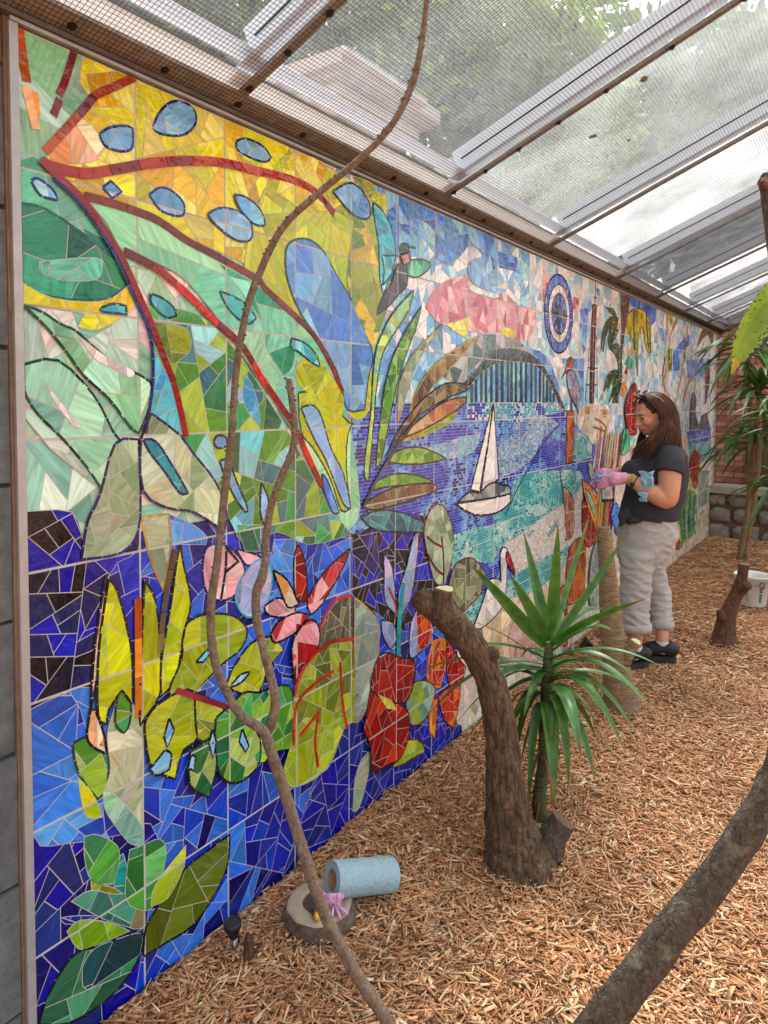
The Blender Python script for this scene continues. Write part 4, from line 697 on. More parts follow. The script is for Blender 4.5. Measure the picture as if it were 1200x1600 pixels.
def strip(key,tm,pts,w,x,pal,seg,i,closed=False,gap=.0011):
    """run of cut tile pieces along a line"""
    P=[Vector(p) for p in pts]
    if closed: P.append(P[0])
    acc=[0]
    for a,bv in zip(P,P[1:]): acc.append(acc[-1]+(bv-a).length)
    T=acc[-1]; n=max(1,round(T/seg))
    def at_(t):
        for k in range(len(acc)-1):
            if t<=acc[k+1] or k==len(acc)-2:
                u=(t-acc[k])/max(1e-9,acc[k+1]-acc[k]); return P[k].lerp(P[k+1],u), (P[k+1]-P[k]).normalized()
    for k in range(n):
        t0,t1=T*k/n+gap,T*(k+1)/n-gap
        if t1<=t0: continue
        ts=[t0]+[a for a in acc if t0+.004<a<t1-.004]+[t1]; L=[];Rr=[]
        for t in ts:
            p,_=at_(t); _,d1=at_(max(0,t-.006)); _,d2=at_(min(T,t+.006)); d=(d1+d2)
            d=d.normalized() if d.length>1e-6 else d1
            nn=Vector((-d.y,d.x))*w/2; L.append(tuple(p+nn)); Rr.append(tuple(p-nn))
        poly=clip_convex(L+Rr[::-1],BORDER)
        if len(poly)>2: put(key,tm,poly,x,vary(rnd.choice(PAL[pal]),.1),i,big=w>.015)
bed=TileMesh(); bed.plate(BORDER,.0,GROUT,th=.02,grout=True)
for i,(motif,kind,pal,size,out,ow,pts) in enumerate(shapes):
    key,tm=part_mesh(motif,i); x=.0016+levels[i]*STEP; cols=PAL[pal]
    if kind=='l':
        grow=ow+.004
        strip(key,tm,pts,ow,x+.0004,pal,size,i); continue
    if levels[i]>0:
        u=clip_convex(offset_poly(pts,.0018),BORDER)
        if len(u)>2: tm.plate(u,x-.0005,GROUT,th=.0002,grout=True)
    if kind=='s':
        for cell in seam_cells(boxes[i]):
            c=[p for p in cell]
            if len(clip_convex(pts,c))<3: continue
            for q in fracture(c,size*size,.0012,rnd):
                r=clip_convex(pts,q)
                if len(r)>2: put(key,tm,r,x,vary(rnd.choice(cols)),i)
    else:
        tw,tg=.021,.0135; bx=boxes[i]
        for cell in seam_cells(bx):
            y0,z0=cell[0]; nr=22; hz=(SQ-.0046)/nr
            for r_ in range(nr):
                y=y0-rnd.uniform(0,.01); z=z0+r_*hz
                while y<cell[1][0]:
                    w=tw*rnd.uniform(.6,1.35); a=max(y,y0); b2=min(y+w-.0014,cell[1][0]); y+=w
                    if b2-a<.004: continue
                    if inside(((a+b2)/2,z+hz/2),pts):
                        q=[(a,z+.0007),(b2,z+.0007),(b2,z+hz-.0007),(a,z+hz-.0007)]
                        wv=noise.noise(Vector((a*5,z*9,i*3.1)))
                        k=int((wv*.9+.5)*len(cols)+rnd.uniform(-1.3,1.3)); k=max(0,min(len(cols)-1,k))
                        if not covered(q,i): tm.plate(q,x,vary(cols[k],.12),tilt=.02)
    if out: strip(key,tm,pts,ow,x+.0003,out,.045,i,closed=True)
bigs.sort(key=lambda t:-t[0])
root_parts={}
b_o=bed.build('grout_bed',mural); b_o.location=mural_off
for s_,key,poly,x,col in bigs[300:]: parts[key].plate(poly,x,col,tilt=.006)
for key,tm in parts.items():
    nm=key if isinstance(key,str) else key[0]
    nm={'reed_stripes':'reed_stripe','dolphin_fins':'dolphin_fin'}.get(nm,nm)
    if nm=='g': nm='small_tiles'
    if not tm.v: tm.plate([(0,0),(.001,0),(0,.001)],-.005,GROUT)
    o=tm.build(nm,mural); o.location=mural_off; root_parts[key]=o
    if nm in('small_tiles','water_tiles'): o['kind']='stuff'
for s_,key,poly,x,col in bigs[:300]:
    t=TileMesh(); t.plate(poly,x,col,tilt=.014)
    if key in('small_tiles',): o=t.build('tile',mural); o.location=mural_off
    else: o=t.build('tile',root_parts[key])
# aluminium edging of the mural
M_ALU=mat('aluminium','a6a9ac',.4,.1,30,.08,200,metal=.35)
e=MB(); e.box((-.02,Y0-.021,ZB),(.012,Y0-.001,ZT+.004)); o=e.build('edge_trim',M_ALU,mural); o.location=mural_off
e=MB(); e.box((-.02,Y0-.021,ZT+.0045),(.017,Y1,ZT+.013)); o=e.build('edge_trim',M_ALU,mural); o.location=mural_off
e=MB(); e.box((-.02,Y1+.001,ZB),(.016,Y1+.03,ZT+.004)); o=e.build('edge_trim',M_ALU,mural); o.location=mural_off
# ------------------------------------------------------------------ wall behind the mural
M_BLOCK=mat('grey_stone_block','4c5256',.9,.35,18,.8,60,col2='6e7478'); M_MORTAR=mat('mortar','6a6258',.95,.2,20,.4)
M_SEAL=mat('brown_sealant','7a6250',.8,.3,14,.5,50)
wall=tag(empty('block_wall',(0,0,0)),'grey stone block wall that carries the mosaic mural','wall')
e=MB(); e.box((-.30,-2.2,-.2),(-.021,9.62,2.425)); e.build('wall_core',M_MORTAR,wall)
zs=[-.12,.165,.475,.785,1.095,1.405,1.715,2.025,2.335,2.42]
for k in range(len(zs)-1):
    y=.8405; w=.6
    while y>-2.1:
        ww=w if not (k%2 and y>.7) else .3
        e=MB(); j=random.uniform(-.004,.004)
        a=(-.0205,y-ww+.006,zs[k]+.005); b=(-.004+j,y,zs[k+1]-.005)
        n0=len(e.v); e.box(a,b)
        e.v=[(p[0]+ (random.uniform(-.003,.003) if p[0]>-.02 else 0),p[1]+random.uniform(-.003,.003)*(p[1]<.83),p[2]+random.uniform(-.002,.002)) for p in e.v]
        e.build('stone_block',M_BLOCK,wall); y-=ww
e=MB(); pts=[]
for i in range(60): z=-.1+i*.043; e.box((-.0205,0.842,z),(.002+.004*noise.noise(Vector((0,3,z*9))),.8495,z+.043)); 
e.build('sealant_strip',M_SEAL,wall)

# ------------------------------------------------------------------ mesh and glass roof
M_RUST=mat('brown_painted_wood','868280',.75,.3,26,.4,120,col2='aaa6a2'); M_DARKW=mat('dark_brown_ledger','544e4a',.7,.3,20,.3)
M_WHITE=mat('white_painted_aluminium','eceae6',.5,.06,9,.05,60); M_GREYAL=mat('light_grey_aluminium','dfe1e4',.45,.1,12,.05,80)
M_WIRE=mat('mesh_wire','2c2622',.5,.3,40,metal=.4); M_BOLT=mat('rusty_bolt','3a2e28',.55,.4,60,metal=.5)
def glass(name, haze, tint=(1,1,1), hazecol=(.86,.88,.88), scale=3.0):
    """thin clear sheet with a dusty, light-scattering film"""
    mt,n,l,b=newmat(name); out=n['Material Output']; n.remove(b)
    tr=n.new('ShaderNodeBsdfTransparent'); tr.inputs[0].default_value=(*tint,1)
    tl=n.new('ShaderNodeBsdfTranslucent'); tl.inputs[0].default_value=(*hazecol,1)
    gl=n.new('ShaderNodeBsdfGlossy'); gl.inputs['Roughness'].default_value=.12
    tc=n.new('ShaderNodeTexCoord'); nz=n.new('ShaderNodeTexNoise'); nz.inputs['Scale'].default_value=scale; nz.inputs['Detail'].default_value=7; l.new(tc.outputs['Object'],nz.inputs['Vector'])
    mr=n.new('ShaderNodeMapRange'); mr.inputs[1].default_value=.3; mr.inputs[2].default_value=.75; mr.inputs[3].default_value=haze*.6; mr.inputs[4].default_value=min(1,haze*1.35); l.new(nz.outputs['Fac'],mr.inputs[0])
    m1=n.new('ShaderNodeMixShader'); l.new(mr.outputs[0],m1.inputs[0]); l.new(tr.outputs[0],m1.inputs[1]); l.new(tl.outputs[0],m1.inputs[2])
    m2=n.new('ShaderNodeMixShader'); m2.inputs[0].default_value=.04; l.new(m1.outputs[0],m2.inputs[1]); l.new(gl.outputs[0],m2.inputs[2]); l.new(m2.outputs[0],out.inputs[0])
    return mt
M_OPAL,_n,_l,_b=newmat('brightened_sill'); _t=_n.new('ShaderNodeBsdfTranslucent'); _t.inputs[0].default_value=(.9,.9,.9,1); _m=_n.new('ShaderNodeMixShader'); _m.inputs[0].default_value=.45; _b.inputs['Base Color'].default_value=(.85,.85,.84,1)  # translucency added so skylight from above brightens the white sill
_l.new(_b.outputs[0],_m.inputs[1]); _l.new(_t.outputs[0],_m.inputs[2]); _l.new(_m.outputs[0],_n['Material Output'].inputs[0])
M_OPALG,_n,_l,_b=newmat('brightened_silver'); _t=_n.new('ShaderNodeBsdfTranslucent'); _t.inputs[0].default_value=(.80,.83,.88,1); _m=_n.new('ShaderNodeMixShader'); _m.inputs[0].default_value=.42; _b.inputs['Base Color'].default_value=(.72,.74,.77,1); _b.inputs['Roughness'].default_value=.4  # translucency added to lift the dark undersides of grey sill and rafters
_l.new(_b.outputs[0],_m.inputs[1]); _l.new(_t.outputs[0],_m.inputs[2]); _l.new(_m.outputs[0],_n['Material Output'].inputs[0])
AL=math.atan(.42); U=Vector((math.cos(AL),0,math.sin(AL))); NN=Vector((-math.sin(AL),0,math.cos(AL))); RB=Vector((.002,0,2.452))
def rp(u,y,n): return RB+U*u+NN*n+Vector((0,y,0))
ROOF_Y0, ROOF_Y1, ROOF_U=-1.6,9.75,3.7
roof=tag(empty('mesh_roof',(0,0,2.45)),'sloping aviary roof of glass panes and wire mesh over the mural','roof')
ro=Vector((0,0,-2.45))
def rbuild(e,name,mt,parent=roof,smooth=False):
    o=e.build(name,mt,parent,smooth)
    if parent is roof: o.location=ro
    return o
def rbox(e,u0,u1,y0,y1,n0,n1,col=None):
    vs=[rp(u,y,n) for n in (n0,n1) for (u,y) in ((u0,y0),(u1,y0),(u1,y1),(u0,y1))]
    e.add(vs,((0,3,2,1),(4,5,6,7),(0,1,5,4),(1,2,6,5),(2,3,7,6),(3,0,4,7)),col)
e=MB(); e.box((-.02,ROOF_Y0,2.441),(.026,ROOF_Y1,2.452)); e.box((-.3,ROOF_Y0,2.4525),(.0,ROOF_Y1,2.60)); rbuild(e,'ledger',M_DARKW)
e=MB(); rbox(e,.0,.068,ROOF_Y0,ROOF_Y1,.006,.020); rbuild(e,'wall_batten',M_RUST)
e=MB(); rbox(e,.0685,.128,ROOF_Y0,ROOF_Y1,.018,.021); rbuild(e,'white_sill',M_OPAL)
e=MB(); rbox(e,.1285,.185,ROOF_Y0,ROOF_Y1,.055,.058); rbuild(e,'grey_sill',M_OPALG)
RAF=[-.9,.295,1.50,2.713,3.91,5.2,6.33,7.43,8.6,9.72]
def bolt(u,y,parent=roof):
    e=MB(); c=rp(u,y,-.001)
    for r,n0,n1 in ((.0115,.0035,.0065),(.006,-.003,.0035)):
        vs=[];fs=[]
        for nn in (n0,n1):
            for k in range(10): a=2*math.pi*k/10; vs.append(rp(u+r*math.cos(a),y+r*math.sin(a),nn-.0012))
        fs=[(k,(k+1)%10,10+(k+1)%10,10+k) for k in range(10)]+[tuple(range(10))[::-1],tuple(range(10,20))]
        e.add(vs,fs)
    rbuild(e,'bolt',M_BOLT,roof)
for y in RAF:
    e=MB()
    # batten lies a little wavy, as warped wood does
    N=26
    for k in range(N):
        u0=.069+k*(ROOF_U-.069)/N; u1=.069+(k+1)*(ROOF_U-.069)/N
        w0=.006*noise.noise(Vector((u0*2.2,y,0))); w1=.006*noise.noise(Vector((u1*2.2,y,0))); h=.015
        vs=[rp(u0,y-h+w0,.0062),rp(u1,y-h+w1,.0062),rp(u1,y+h+w1,.0062),rp(u0,y+h+w0,.0062),rp(u0,y-h+w0,.019),rp(u1,y-h+w1,.019),rp(u1,y+h+w1,.019),rp(u0,y+h+w0,.019)]
        e.add(vs,((0,3,2,1),(4,5,6,7),(0,1,5,4),(2,3,7,6)))
    rbuild(e,'rafter_batten',M_RUST)
    e=MB(); rbox(e,.078,ROOF_U,y-.050,y+.020,.0415,.044); rbox(e,.160,ROOF_U,y-.0225,y-.0195,.0445,.150); bm_=rbuild(e,'rafter',M_OPALG)
    e=MB(); rbox(e,.19,ROOF_U,y-.0245,y-.0222,.100,.106); g=e.build('groove',M_BOLT,bm_)
for i,y in enumerate(np.arange(.45,9.7,.27)): bolt(.034,y+random.uniform(-.04,.04))
for y in RAF[2:4]:
    for u in (.10,.26,.42,.60,.80,1.05,1.3): bolt(u,y)
GL=[glass('glass_clear',.03),glass('glass_clear_dusty',.06,(.97,.98,.97)),glass('glass_clear_film',.11,(.96,.97,.96)),glass('glass_milky',.26,(.93,.95,.93),(.74,.77,.73)),glass('polycarbonate_white',.55,hazecol=(.76,.78,.77)),glass('glass_smoked',.30,(.34,.37,.38),(.30,.32,.34),9),glass('polycarbonate_opal',.75,hazecol=(.78,.79,.79)),glass('polycarbonate_opal_b',.85),glass('polycarbonate_opal_c',.85)]
for i in range(len(RAF)-1):
    y0,y1=RAF[i]+.0,RAF[i+1]-.004
    e=MB(); vs=[rp(.02,y0,.153),rp(ROOF_U,y0,.153),rp(ROOF_U,y1,.153),rp(.02,y1,.153)]; e.add(vs,((0,3,2,1),)); rbuild(e,'roof_pane',GL[i])
# welded wire mesh, half-inch squares
def wires():
    V=[];F=[]; r=.00085
    def wire(p,q,a,b):
        k=len(V)
        for e_ in (p,q):
            for t in (0,2.094,4.189): V.append(e_+a*r*math.cos(t)+b*r*math.sin(t))
        F.extend(((k,k+1,k+4,k+3),(k+1,k+2,k+5,k+4),(k+2,k,k+3,k+5)))
    yv=Vector((0,1,0)); s=.0127
    for i in range(int(ROOF_U/s)): wire(rp(i*s+.002,ROOF_Y0,.0018),rp(i*s+.002,ROOF_Y1,.0018),U,NN)
    for i in range(int((ROOF_Y1-ROOF_Y0)/s)): y=ROOF_Y0+i*s; [wire(rp(.001+q*(ROOF_U-.001)/14,y,.0006),rp(.001+(q+1)*(ROOF_U-.001)/14,y,.0006),yv,NN) for q in range(14)]
    e=MB(); e.add(V,F); return e
o=rbuild(wires(),'wire_mesh',M_WIRE); o['kind']='stuff'
# fallen leaves lying on the glass
M_DEAD=mat('dead_leaf','c08a62',.8,.4,30,col2='c08858')
def dead_leaf(u,y,s,label):
    e=MB(); a=random.uniform(0,6.28); n=8; vs=[];
    for k in range(n+1):
        t=k/n; w=math.sin(math.pi*t)**.8*.32*s
        for sd,hh in ((-1,.012),(0,0),(1,.012)):
            p=(t-.5)*s, sd*w; q=(p[0]*math.cos(a)-p[1]*math.sin(a),p[0]*math.sin(a)+p[1]*math.cos(a))
            vs.append(rp(u+q[0],y+q[1],.155+hh*s*8*abs(sd)*.3+.02*s*(t-.5)**2*4))
    fs=[(k*3+c,k*3+c+1,k*3+c+4,k*3+c+3) for k in range(n) for c in (0,1)]
    e.add(vs,fs); o=e.build('fallen_leaf',M_DEAD); tag(o,label,'leaf','fallen leaves on the roof glass')
for u,y,s,lb in ((.9,3.1,.055,'largest dry leaf on the third roof pane'),(.6,3.3,.05,'dry leaf low on the third roof pane near the mural'),(.7,3.55,.035,'tiny dry leaf close to the fourth rafter')):
    dead_leaf(u,y,s,lb)
# ------------------------------------------------------------------ mulch floor
def gh(x,y): return .014*noise.noise(Vector((x*1.6,y*1.6,4)))+.010*noise.noise(Vector((x*4,y*4,9)))-.004
M_SOIL=mat('mulch_soil',lin('986a48'),.95,.4,60,.9,140,col2=lin('c48e66'))
xs=np.concatenate([[-60,-20,-6,-2,-.6],np.arange(-.3,4.2,.07),[5,7,10,20,60]]); ys=np.concatenate([[-60,-20,-6,-2],np.arange(-.5,10,.07),[11,14,20,40,80]])
V=[(x,y,gh(x,y)-.012) for y in ys for x in xs]; nx=len(xs); F=[(j*nx+i,j*nx+i+1,(j+1)*nx+i+1,(j+1)*nx+i) for j in range(len(ys)-1) for i in range(nx-1)]
e=MB(); e.add(V,F); struct(e.build('ground',M_SOIL,smooth=True))
M_CHIP=mat('wood_chip',(.9,.9,.9),.85,.25,30,.35,240,attr=True,stretch=(1,1,1))
def proj(P):
    d=P-np.array([CAM_X,0,CAM_Z]); z=d@np.array(fw); return 598.6+FPX*(d@np.array(rt))/z, 680.2-FPX*(d@np.array(upv))/z, z
def chips(dens, y0,y1,x0,x1,lmul,seed,zoff=0):
    g=np.random.default_rng(seed); n=int(dens*(y1-y0)*(x1-x0)); P=np.stack([g.uniform(x0,x1,n),g.uniform(y0,y1,n),np.zeros(n)],1)
    u,v,z=proj(P); k=(z>.4)&(u>-160)&(u<1420)&(v<1850); P=P[k]; n=len(P)
    H=np.array([gh(a,b) for a,b in P[:,:2]]); L=np.clip(g.lognormal(math.log(.030),.55,n),.009,.095)*lmul; W=np.clip(g.lognormal(math.log(.0058),.45,n),.002,.017)*lmul; T=g.uniform(.0012,.0036,n)*lmul
    W=np.minimum(W,L*.55)
    an=g.uniform(0,2*math.pi,n); pit=g.normal(0,.10,n); rol=g.normal(0,.28,n); Z=H-.010+g.uniform(0,.016,n)+zoff
    ca,sa,cp,sp=np.cos(an),np.sin(an),np.cos(pit),np.sin(pit)
    d=np.stack([ca*cp,sa*cp,sp],1); s0=np.stack([-sa,ca,np.zeros(n)],1); nn=np.cross(d,s0); s=s0*np.cos(rol)[:,None]+nn*np.sin(rol)[:,None]; nn=np.cross(d,s)
    C0=P.copy(); C0[:,2]=Z; V=np.zeros((n,8,3)); i=0
    bend=g.normal(0,.12,n)
    for ez in (-1,1):
        for (ex,ey) in ((-1,-1),(1,-1),(1,1),(-1,1)):
            tap=np.where(ex>0,g.uniform(.25,1,n),g.uniform(.45,1,n)); skew=g.uniform(-.3,.3,n)
            V[:,i]=C0+d*(L/2*ex*(1+skew*ey*.4))[:,None]+s*(W/2*ey*tap+(L*bend*ex*.25))[:,None]+nn*(T/2*ez)[:,None]; i+=1
    base=np.array([lin(c) for c in ('d6a074','e0ac82','c88e60','e8c298','b47a52','ecd2b0','d0986c','9a6a48','e0a06e')]); ci=g.choice(len(base),n,p=[.17,.17,.15,.12,.1,.06,.13,.05,.05])
    lo=np.array([noise.noise(Vector((a*1.7,b*1.7,31)))+.5*noise.noise(Vector((a*4.3,b*4.3,37))) for a,b in P[:,:2]]); c=base[ci]*(g.normal(1,.12,n)*(1+.22*lo))[:,None]; return V,np.clip(c*np.array([1,.965,.91]),.01,.9)
sets=[chips(12500,.9,2.9,-.0,2.6,1.0,1),chips(8500,2.9,4.6,0,3.4,1.1,2),chips(4200,4.6,6.6,0,4.0,1.25,3),chips(2600,6.6,9.25,0,4.2,1.5,4),chips(700,.9,9.2,.01,.14,1.2,5,.012)]
def heap(cx,cy,r0,r1,n,seed):
    g=np.random.default_rng(seed); keep=[]
    V,c=chips(n/((2*r1)**2),cy-r1,cy+r1,cx-r1,cx+r1,.9,seed); ctr=V.mean(1); d=np.hypot(ctr[:,0]-cx,ctr[:,1]-cy); k=(d>r0)&(d<r1); V=V[k]; c=c[k]; d=d[k]
    V[:,:,2]+=(.034*np.clip(1-(d-r0)/(r1-r0),0,1)*g.uniform(.3,1,len(d)))[:,None]; return V,c
sets+=[heap(.626,2.232,.10,.24,2600,21),heap(.571,3.739,.07,.18,1300,22),heap(.845,5.145,.07,.19,900,23),heap(0.238,1.642,.09,.18,1600,24),heap(.69,1.39,.02,.09,300,25)]
V=np.concatenate([s[0] for s in sets]); Cc=np.concatenate([s[1] for s in sets]); n=len(V)
V[:,:,0]=np.maximum(V[:,:,0],.013)
me=bpy.data.meshes.new('wood_chips'); me.vertices.add(n*8); me.vertices.foreach_set('co',V.astype(np.float32).ravel())
q=np.array([(0,3,2,1),(4,5,6,7),(0,1,5,4),(1,2,6,5),(2,3,7,6),(3,0,4,7)]); F=(np.arange(n)[:,None,None]*8+q[None]).reshape(-1,4)
me.loops.add(F.size); me.loops.foreach_set('vertex_index',F.astype(np.int32).ravel()); me.polygons.add(len(F)); me.polygons.foreach_set('loop_start',np.arange(0,F.size,4,dtype=np.int32)); me.polygons.foreach_set('loop_total',np.full(len(F),4,dtype=np.int32))
at=me.attributes.new('Col','FLOAT_COLOR','FACE'); at.data.foreach_set('color',np.repeat(np.concatenate([Cc,np.ones((n,1))],1),6,axis=0).astype(np.float32).ravel())
me.materials.append(M_CHIP); me.update(calc_edges=True); me.validate()
o=link('wood_chips',me); tag(o,'orange brown wood chip mulch covering the whole floor','mulch',kind='stuff')
print('chips',n)
# ------------------------------------------------------------------ trunks, stems and plants
CAMV=Vector((CAM_X,0,CAM_Z))
def at(x,y,d):
    """point at photo direction (x,y) and depth d, used to place things in the room"""
    return CAMV+(fw+rt*((x-598.6)/FPX)-upv*((y-680.2)/FPX))*d
def catmull(P,n):
    P=[Vector(p) for p in P]; Q=[P[0]*2-P[1]]+P+[P[-1]*2-P[-2]]; out=[]
    for i in range(1,len(Q)-2):
        a,b,c,d=Q[i-1],Q[i],Q[i+1],Q[i+2]
        for k in range(n):
            t=k/n; out.append(.5*((2*b)+(c-a)*t+(2*a-5*b+4*c-d)*t*t+(3*b-a-3*c+d)*t**3))
    out.append(P[-1]); return out
def interp(r,n):
    out=[]
    for i in range(len(r)-1):
        for k in range(n): out.append(r[i]+(r[i+1]-r[i])*(k/n))
    out.append(r[-1]); return out
def bark(e,P,rad,n=28,sub=10,ridge=.09,ringk=0,freq=9,lump=.06,seed=0,cap=True):
    PP=catmull(P,sub); RR=interp(rad,sub)
    def fn(i,k,a,p):
        u=i*.35
        v=1+ridge*noise.noise(Vector((math.cos(a)*freq*.5,math.sin(a)*freq*.5,u*.35+seed)))+ridge*.8*abs(noise.noise(Vector((math.cos(a)*freq*1.3,math.sin(a)*freq*1.3,u*.5+seed+7))))
        v+=lump*noise.noise(Vector((math.cos(a)*1.1,math.sin(a)*1.1,u*.22+seed+3)))
        if ringk: v+=ringk*math.sin(i*2.1+noise.noise(Vector((i*.3,a,seed)))*2)
        return v
    e.tube(PP,RR,n,cap,fn)
def barkmat(name,c1,c2,stretch=(1,1,.25),scale=45,bump=1.0,lichen=None,rough=.9,crack=.6):
    mt,n,l,b=newmat(name)
    tc=n.new('ShaderNodeTexCoord'); mp=n.new('ShaderNodeMapping'); mp.inputs['Scale'].default_value=stretch; l.new(tc.outputs['Object'],mp.inputs[0])
    nz=n.new('ShaderNodeTexNoise'); nz.inputs['Scale'].default_value=scale; nz.inputs['Detail'].default_value=9; nz.inputs['Roughness'].default_value=.7; nz.inputs['Distortion'].default_value=.6; l.new(mp.outputs[0],nz.inputs['Vector'])
    vo=n.new('ShaderNodeTexVoronoi'); vo.feature='DISTANCE_TO_EDGE'; vo.inputs['Scale'].default_value=scale*1.2; l.new(mp.outputs[0],vo.inputs['Vector'])
    rp_=n.new('ShaderNodeValToRGB'); rp_.color_ramp.elements[0].position=.35; rp_.color_ramp.elements[1].position=.68; rp_.color_ramp.elements[0].color=(*lin(c1),1); rp_.color_ramp.elements[1].color=(*lin(c2),1); l.new(nz.outputs['Fac'],rp_.inputs[0]); src=rp_.outputs[0]
    crk=n.new('ShaderNodeMapRange'); crk.inputs[1].default_value=0; crk.inputs[2].default_value=.10; crk.inputs[3].default_value=.35; crk.inputs[4].default_value=1; l.new(vo.outputs['Distance'],crk.inputs[0])
    cm=n.new('ShaderNodeMix'); cm.data_type='RGBA'; cm.blend_type='MULTIPLY'; cm.inputs[0].default_value=crack; l.new(src,cm.inputs[6]); l.new(crk.outputs[0],cm.inputs[7]); src=cm.outputs[2]
    if lichen:
        n2=n.new('ShaderNodeTexNoise'); n2.inputs['Scale'].default_value=17; n2.inputs['Detail'].default_value=5; l.new(tc.outputs['Object'],n2.inputs['Vector'])
        r2=n.new('ShaderNodeMapRange'); r2.inputs[1].default_value=.6; r2.inputs[2].default_value=.68; r2.inputs[4].default_value=.75; l.new(n2.outputs['Fac'],r2.inputs[0])
        mx=n.new('ShaderNodeMix'); mx.data_type='RGBA'; l.new(r2.outputs[0],mx.inputs[0]); l.new(src,mx.inputs[6]); mx.inputs[7].default_value=(*lin(lichen),1); src=mx.outputs[2]
    l.new(src,b.inputs['Base Color']); b.inputs['Roughness'].default_value=rough
    ad=n.new('ShaderNodeMath'); ad.operation='MULTIPLY_ADD'; ad.inputs[1].default_value=.6; l.new(vo.outputs['Distance'],ad.inputs[0]); l.new(nz.outputs['Fac'],ad.inputs[2])
    bp=n.new('ShaderNodeBump'); bp.inputs['Strength'].default_value=bump; bp.inputs['Distance'].default_value=.012; l.new(ad.outputs[0],bp.inputs['Height']); l.new(bp.outputs[0],b.inputs['Normal'])
    return mt
B_BIG=barkmat('furrowed_brown_bark','3e2e20','80654a',(1,1,.28),48,1.0,crack=.9)
B_THIN=barkmat('smooth_tan_bark','625246','9a8672',(1,1,.7),70,.9,'8c8670',crack=.3)
B_GREY=barkmat('grey_brown_bark','3c3026','76685a',(1,1,.6),85,1.0,'8c8670',crack=.45)
B_PALM=barkmat('palm_bark','6a543c','a88f6c',(.5,.5,2.2),44,.8,crack=.35)
B_RED=barkmat('reddish_bark','3c2318','7a4f38',(1,1,.3),50,1.0)
M_CUT=mat('fresh_cut_wood','cdbd98',.8,.12,20,.2,90,stretch=(1,1,1)); M_CUTD=mat('weathered_cut_wood','6e5a46',.9,.35,50,.5)
def cutface(parent,c,nrm,r,mt,name='cut_face'):
    e=MB(); c=Vector(c); nrm=Vector(nrm).normalized(); a=nrm.orthogonal().normalized(); b=nrm.cross(a); n=22
    vs=[c+nrm*.002]+[c+(a*math.cos(2*math.pi*k/n)+b*math.sin(2*math.pi*k/n))*r*(1+.06*math.sin(k*2.3))+nrm*.0015 for k in range(n)]
    vs+=[v-nrm*.004 for v in vs[1:]]
    e.add(vs,[(0,1+k,1+(k+1)%n) for k in range(n)]+[(1+k,1+n+k,1+n+(k+1)%n,1+(k+1)%n) for k in range(n)]); e.build(name,mt,parent)
def troot(name,base): return empty(name,base)
def tb(e,name,mt,root,smooth=True):
    o=e.build(name,mt,root,smooth); o.location=-root.location; return o
# thin forked stem in front of the mural
D0=1.72
t=troot('thin_tree',(.69,1.38,0)); tag(t,'thin crooked bare stem forking in front of the mosaic mural','tree')
e=MB(); bark(e,[(.70,1.39,-.06)]+[at(*p,D0) for p in ((605,1600),(556,1520),(505,1420),(455,1270),(418,1155))],[0.0161,0.0152,0.0147,0.0142,0.0136,0.0139],18,9,.08,lump=.13,seed=1); tb(e,'trunk',B_THIN,t)
lb=[(430,1190),(412,1143),(372,1112),(338,1040),(329,960),(339,880),(350,780),(362,680),(369,580),(382,500),(400,440),(440,358),(500,300),(560,250),(612,195),(645,128),(660,60),(668,-12),(672,-60)]
e=MB(); bark(e,[at(*p,D0-.02+.0*i) for i,p in enumerate(lb)],[0.0114,0.0119,0.0107,0.0098,0.0098,0.0098,0.0093,0.0086,0.0084,0.0081,0.0084,0.0084,0.0084,0.0081,0.0079,0.0077,0.0069,0.0062,0.0057],16,8,.08,.0,lump=.16,seed=5)
tb(e,'branch',B_THIN,t)
rb=[(412,1150),(424,1128),(430,1092),(416,1030),(402,975),(400,930),(408,906),(414,880),(416,840),(424,790),(440,745),(458,700),(460,660),(455,620),(451,592)]
e=MB(); bark(e,[at(*p,D0+.03) for p in rb],[0.0130,0.0123,0.0121,0.0107,0.0101,0.0101,0.0121,0.0095,0.0087,0.0087,0.0087,0.0087,0.0085,0.0082,0.0085],14,8,.08,.0,lump=.16,seed=9); tb(e,'branch',B_THIN,t)
e=MB()
for P_,r0,nn in ((lb[1:17],.0096,150),(rb[4:],.0086,44)):
    PP=catmull([at(*p,D0-.02) for p in P_],12)
    for k in range(nn):
        i=random.randrange(len(PP)); a=random.uniform(0,6.28); d=(rt*math.cos(a)+(-fw)*abs(math.sin(a))*.8+upv*.15).normalized()
        s=random.uniform(.0022,.0046); e.ball(PP[i]+d*r0*1.02,(s,s,s*.8),6,4)
tb(e,'leaf_scars',B_THIN,t)['kind']='stuff'
# thick cut trunk
D1=2.46; t=troot('cut_tree_trunk',(.626,2.232,0)); tag(t,'thick leaning brown trunk with a pale sawn stub, beside the yucca','tree trunk')
e=MB(); bark(e,[at(808,1372,D1),at(808,1350,D1),at(802,1315,D1),at(795,1285,D1),at(788,1200,D1),at(782,1140,D1),at(771,1080,D1),at(752,1032,D1),at(722,990,D1),at(688,956,D1),at(664,940,D1),at(652,932,D1)],[.150,.126,.096,.078,.058,.052,.049,.047,.047,.047,.040,.033],64,16,.15,seed=2,freq=12); tb(e,'trunk',B_BIG,t)
e=MB(); bark(e,[at(700,968,D1-.02),at(694,950,D1-.02),at(692,935,D1-.02),at(693,921,D1-.02)],[.045,.040,.034,.034],26,7,.07,seed=4); tb(e,'sawn_stub',B_BIG,t)
cutface(t,at(693,921,D1-.02)-t.location,(0,-.12,1),.033,M_CUT)
e=MB(); 
for k in range(14): s=random.uniform(.012,.02); e.ball(at(654+random.uniform(-5,5),935+random.uniform(-8,9),D1+random.uniform(-.03,.03)),(s,s,s),8,6)
tb(e,'rough_end',B_RED,t)
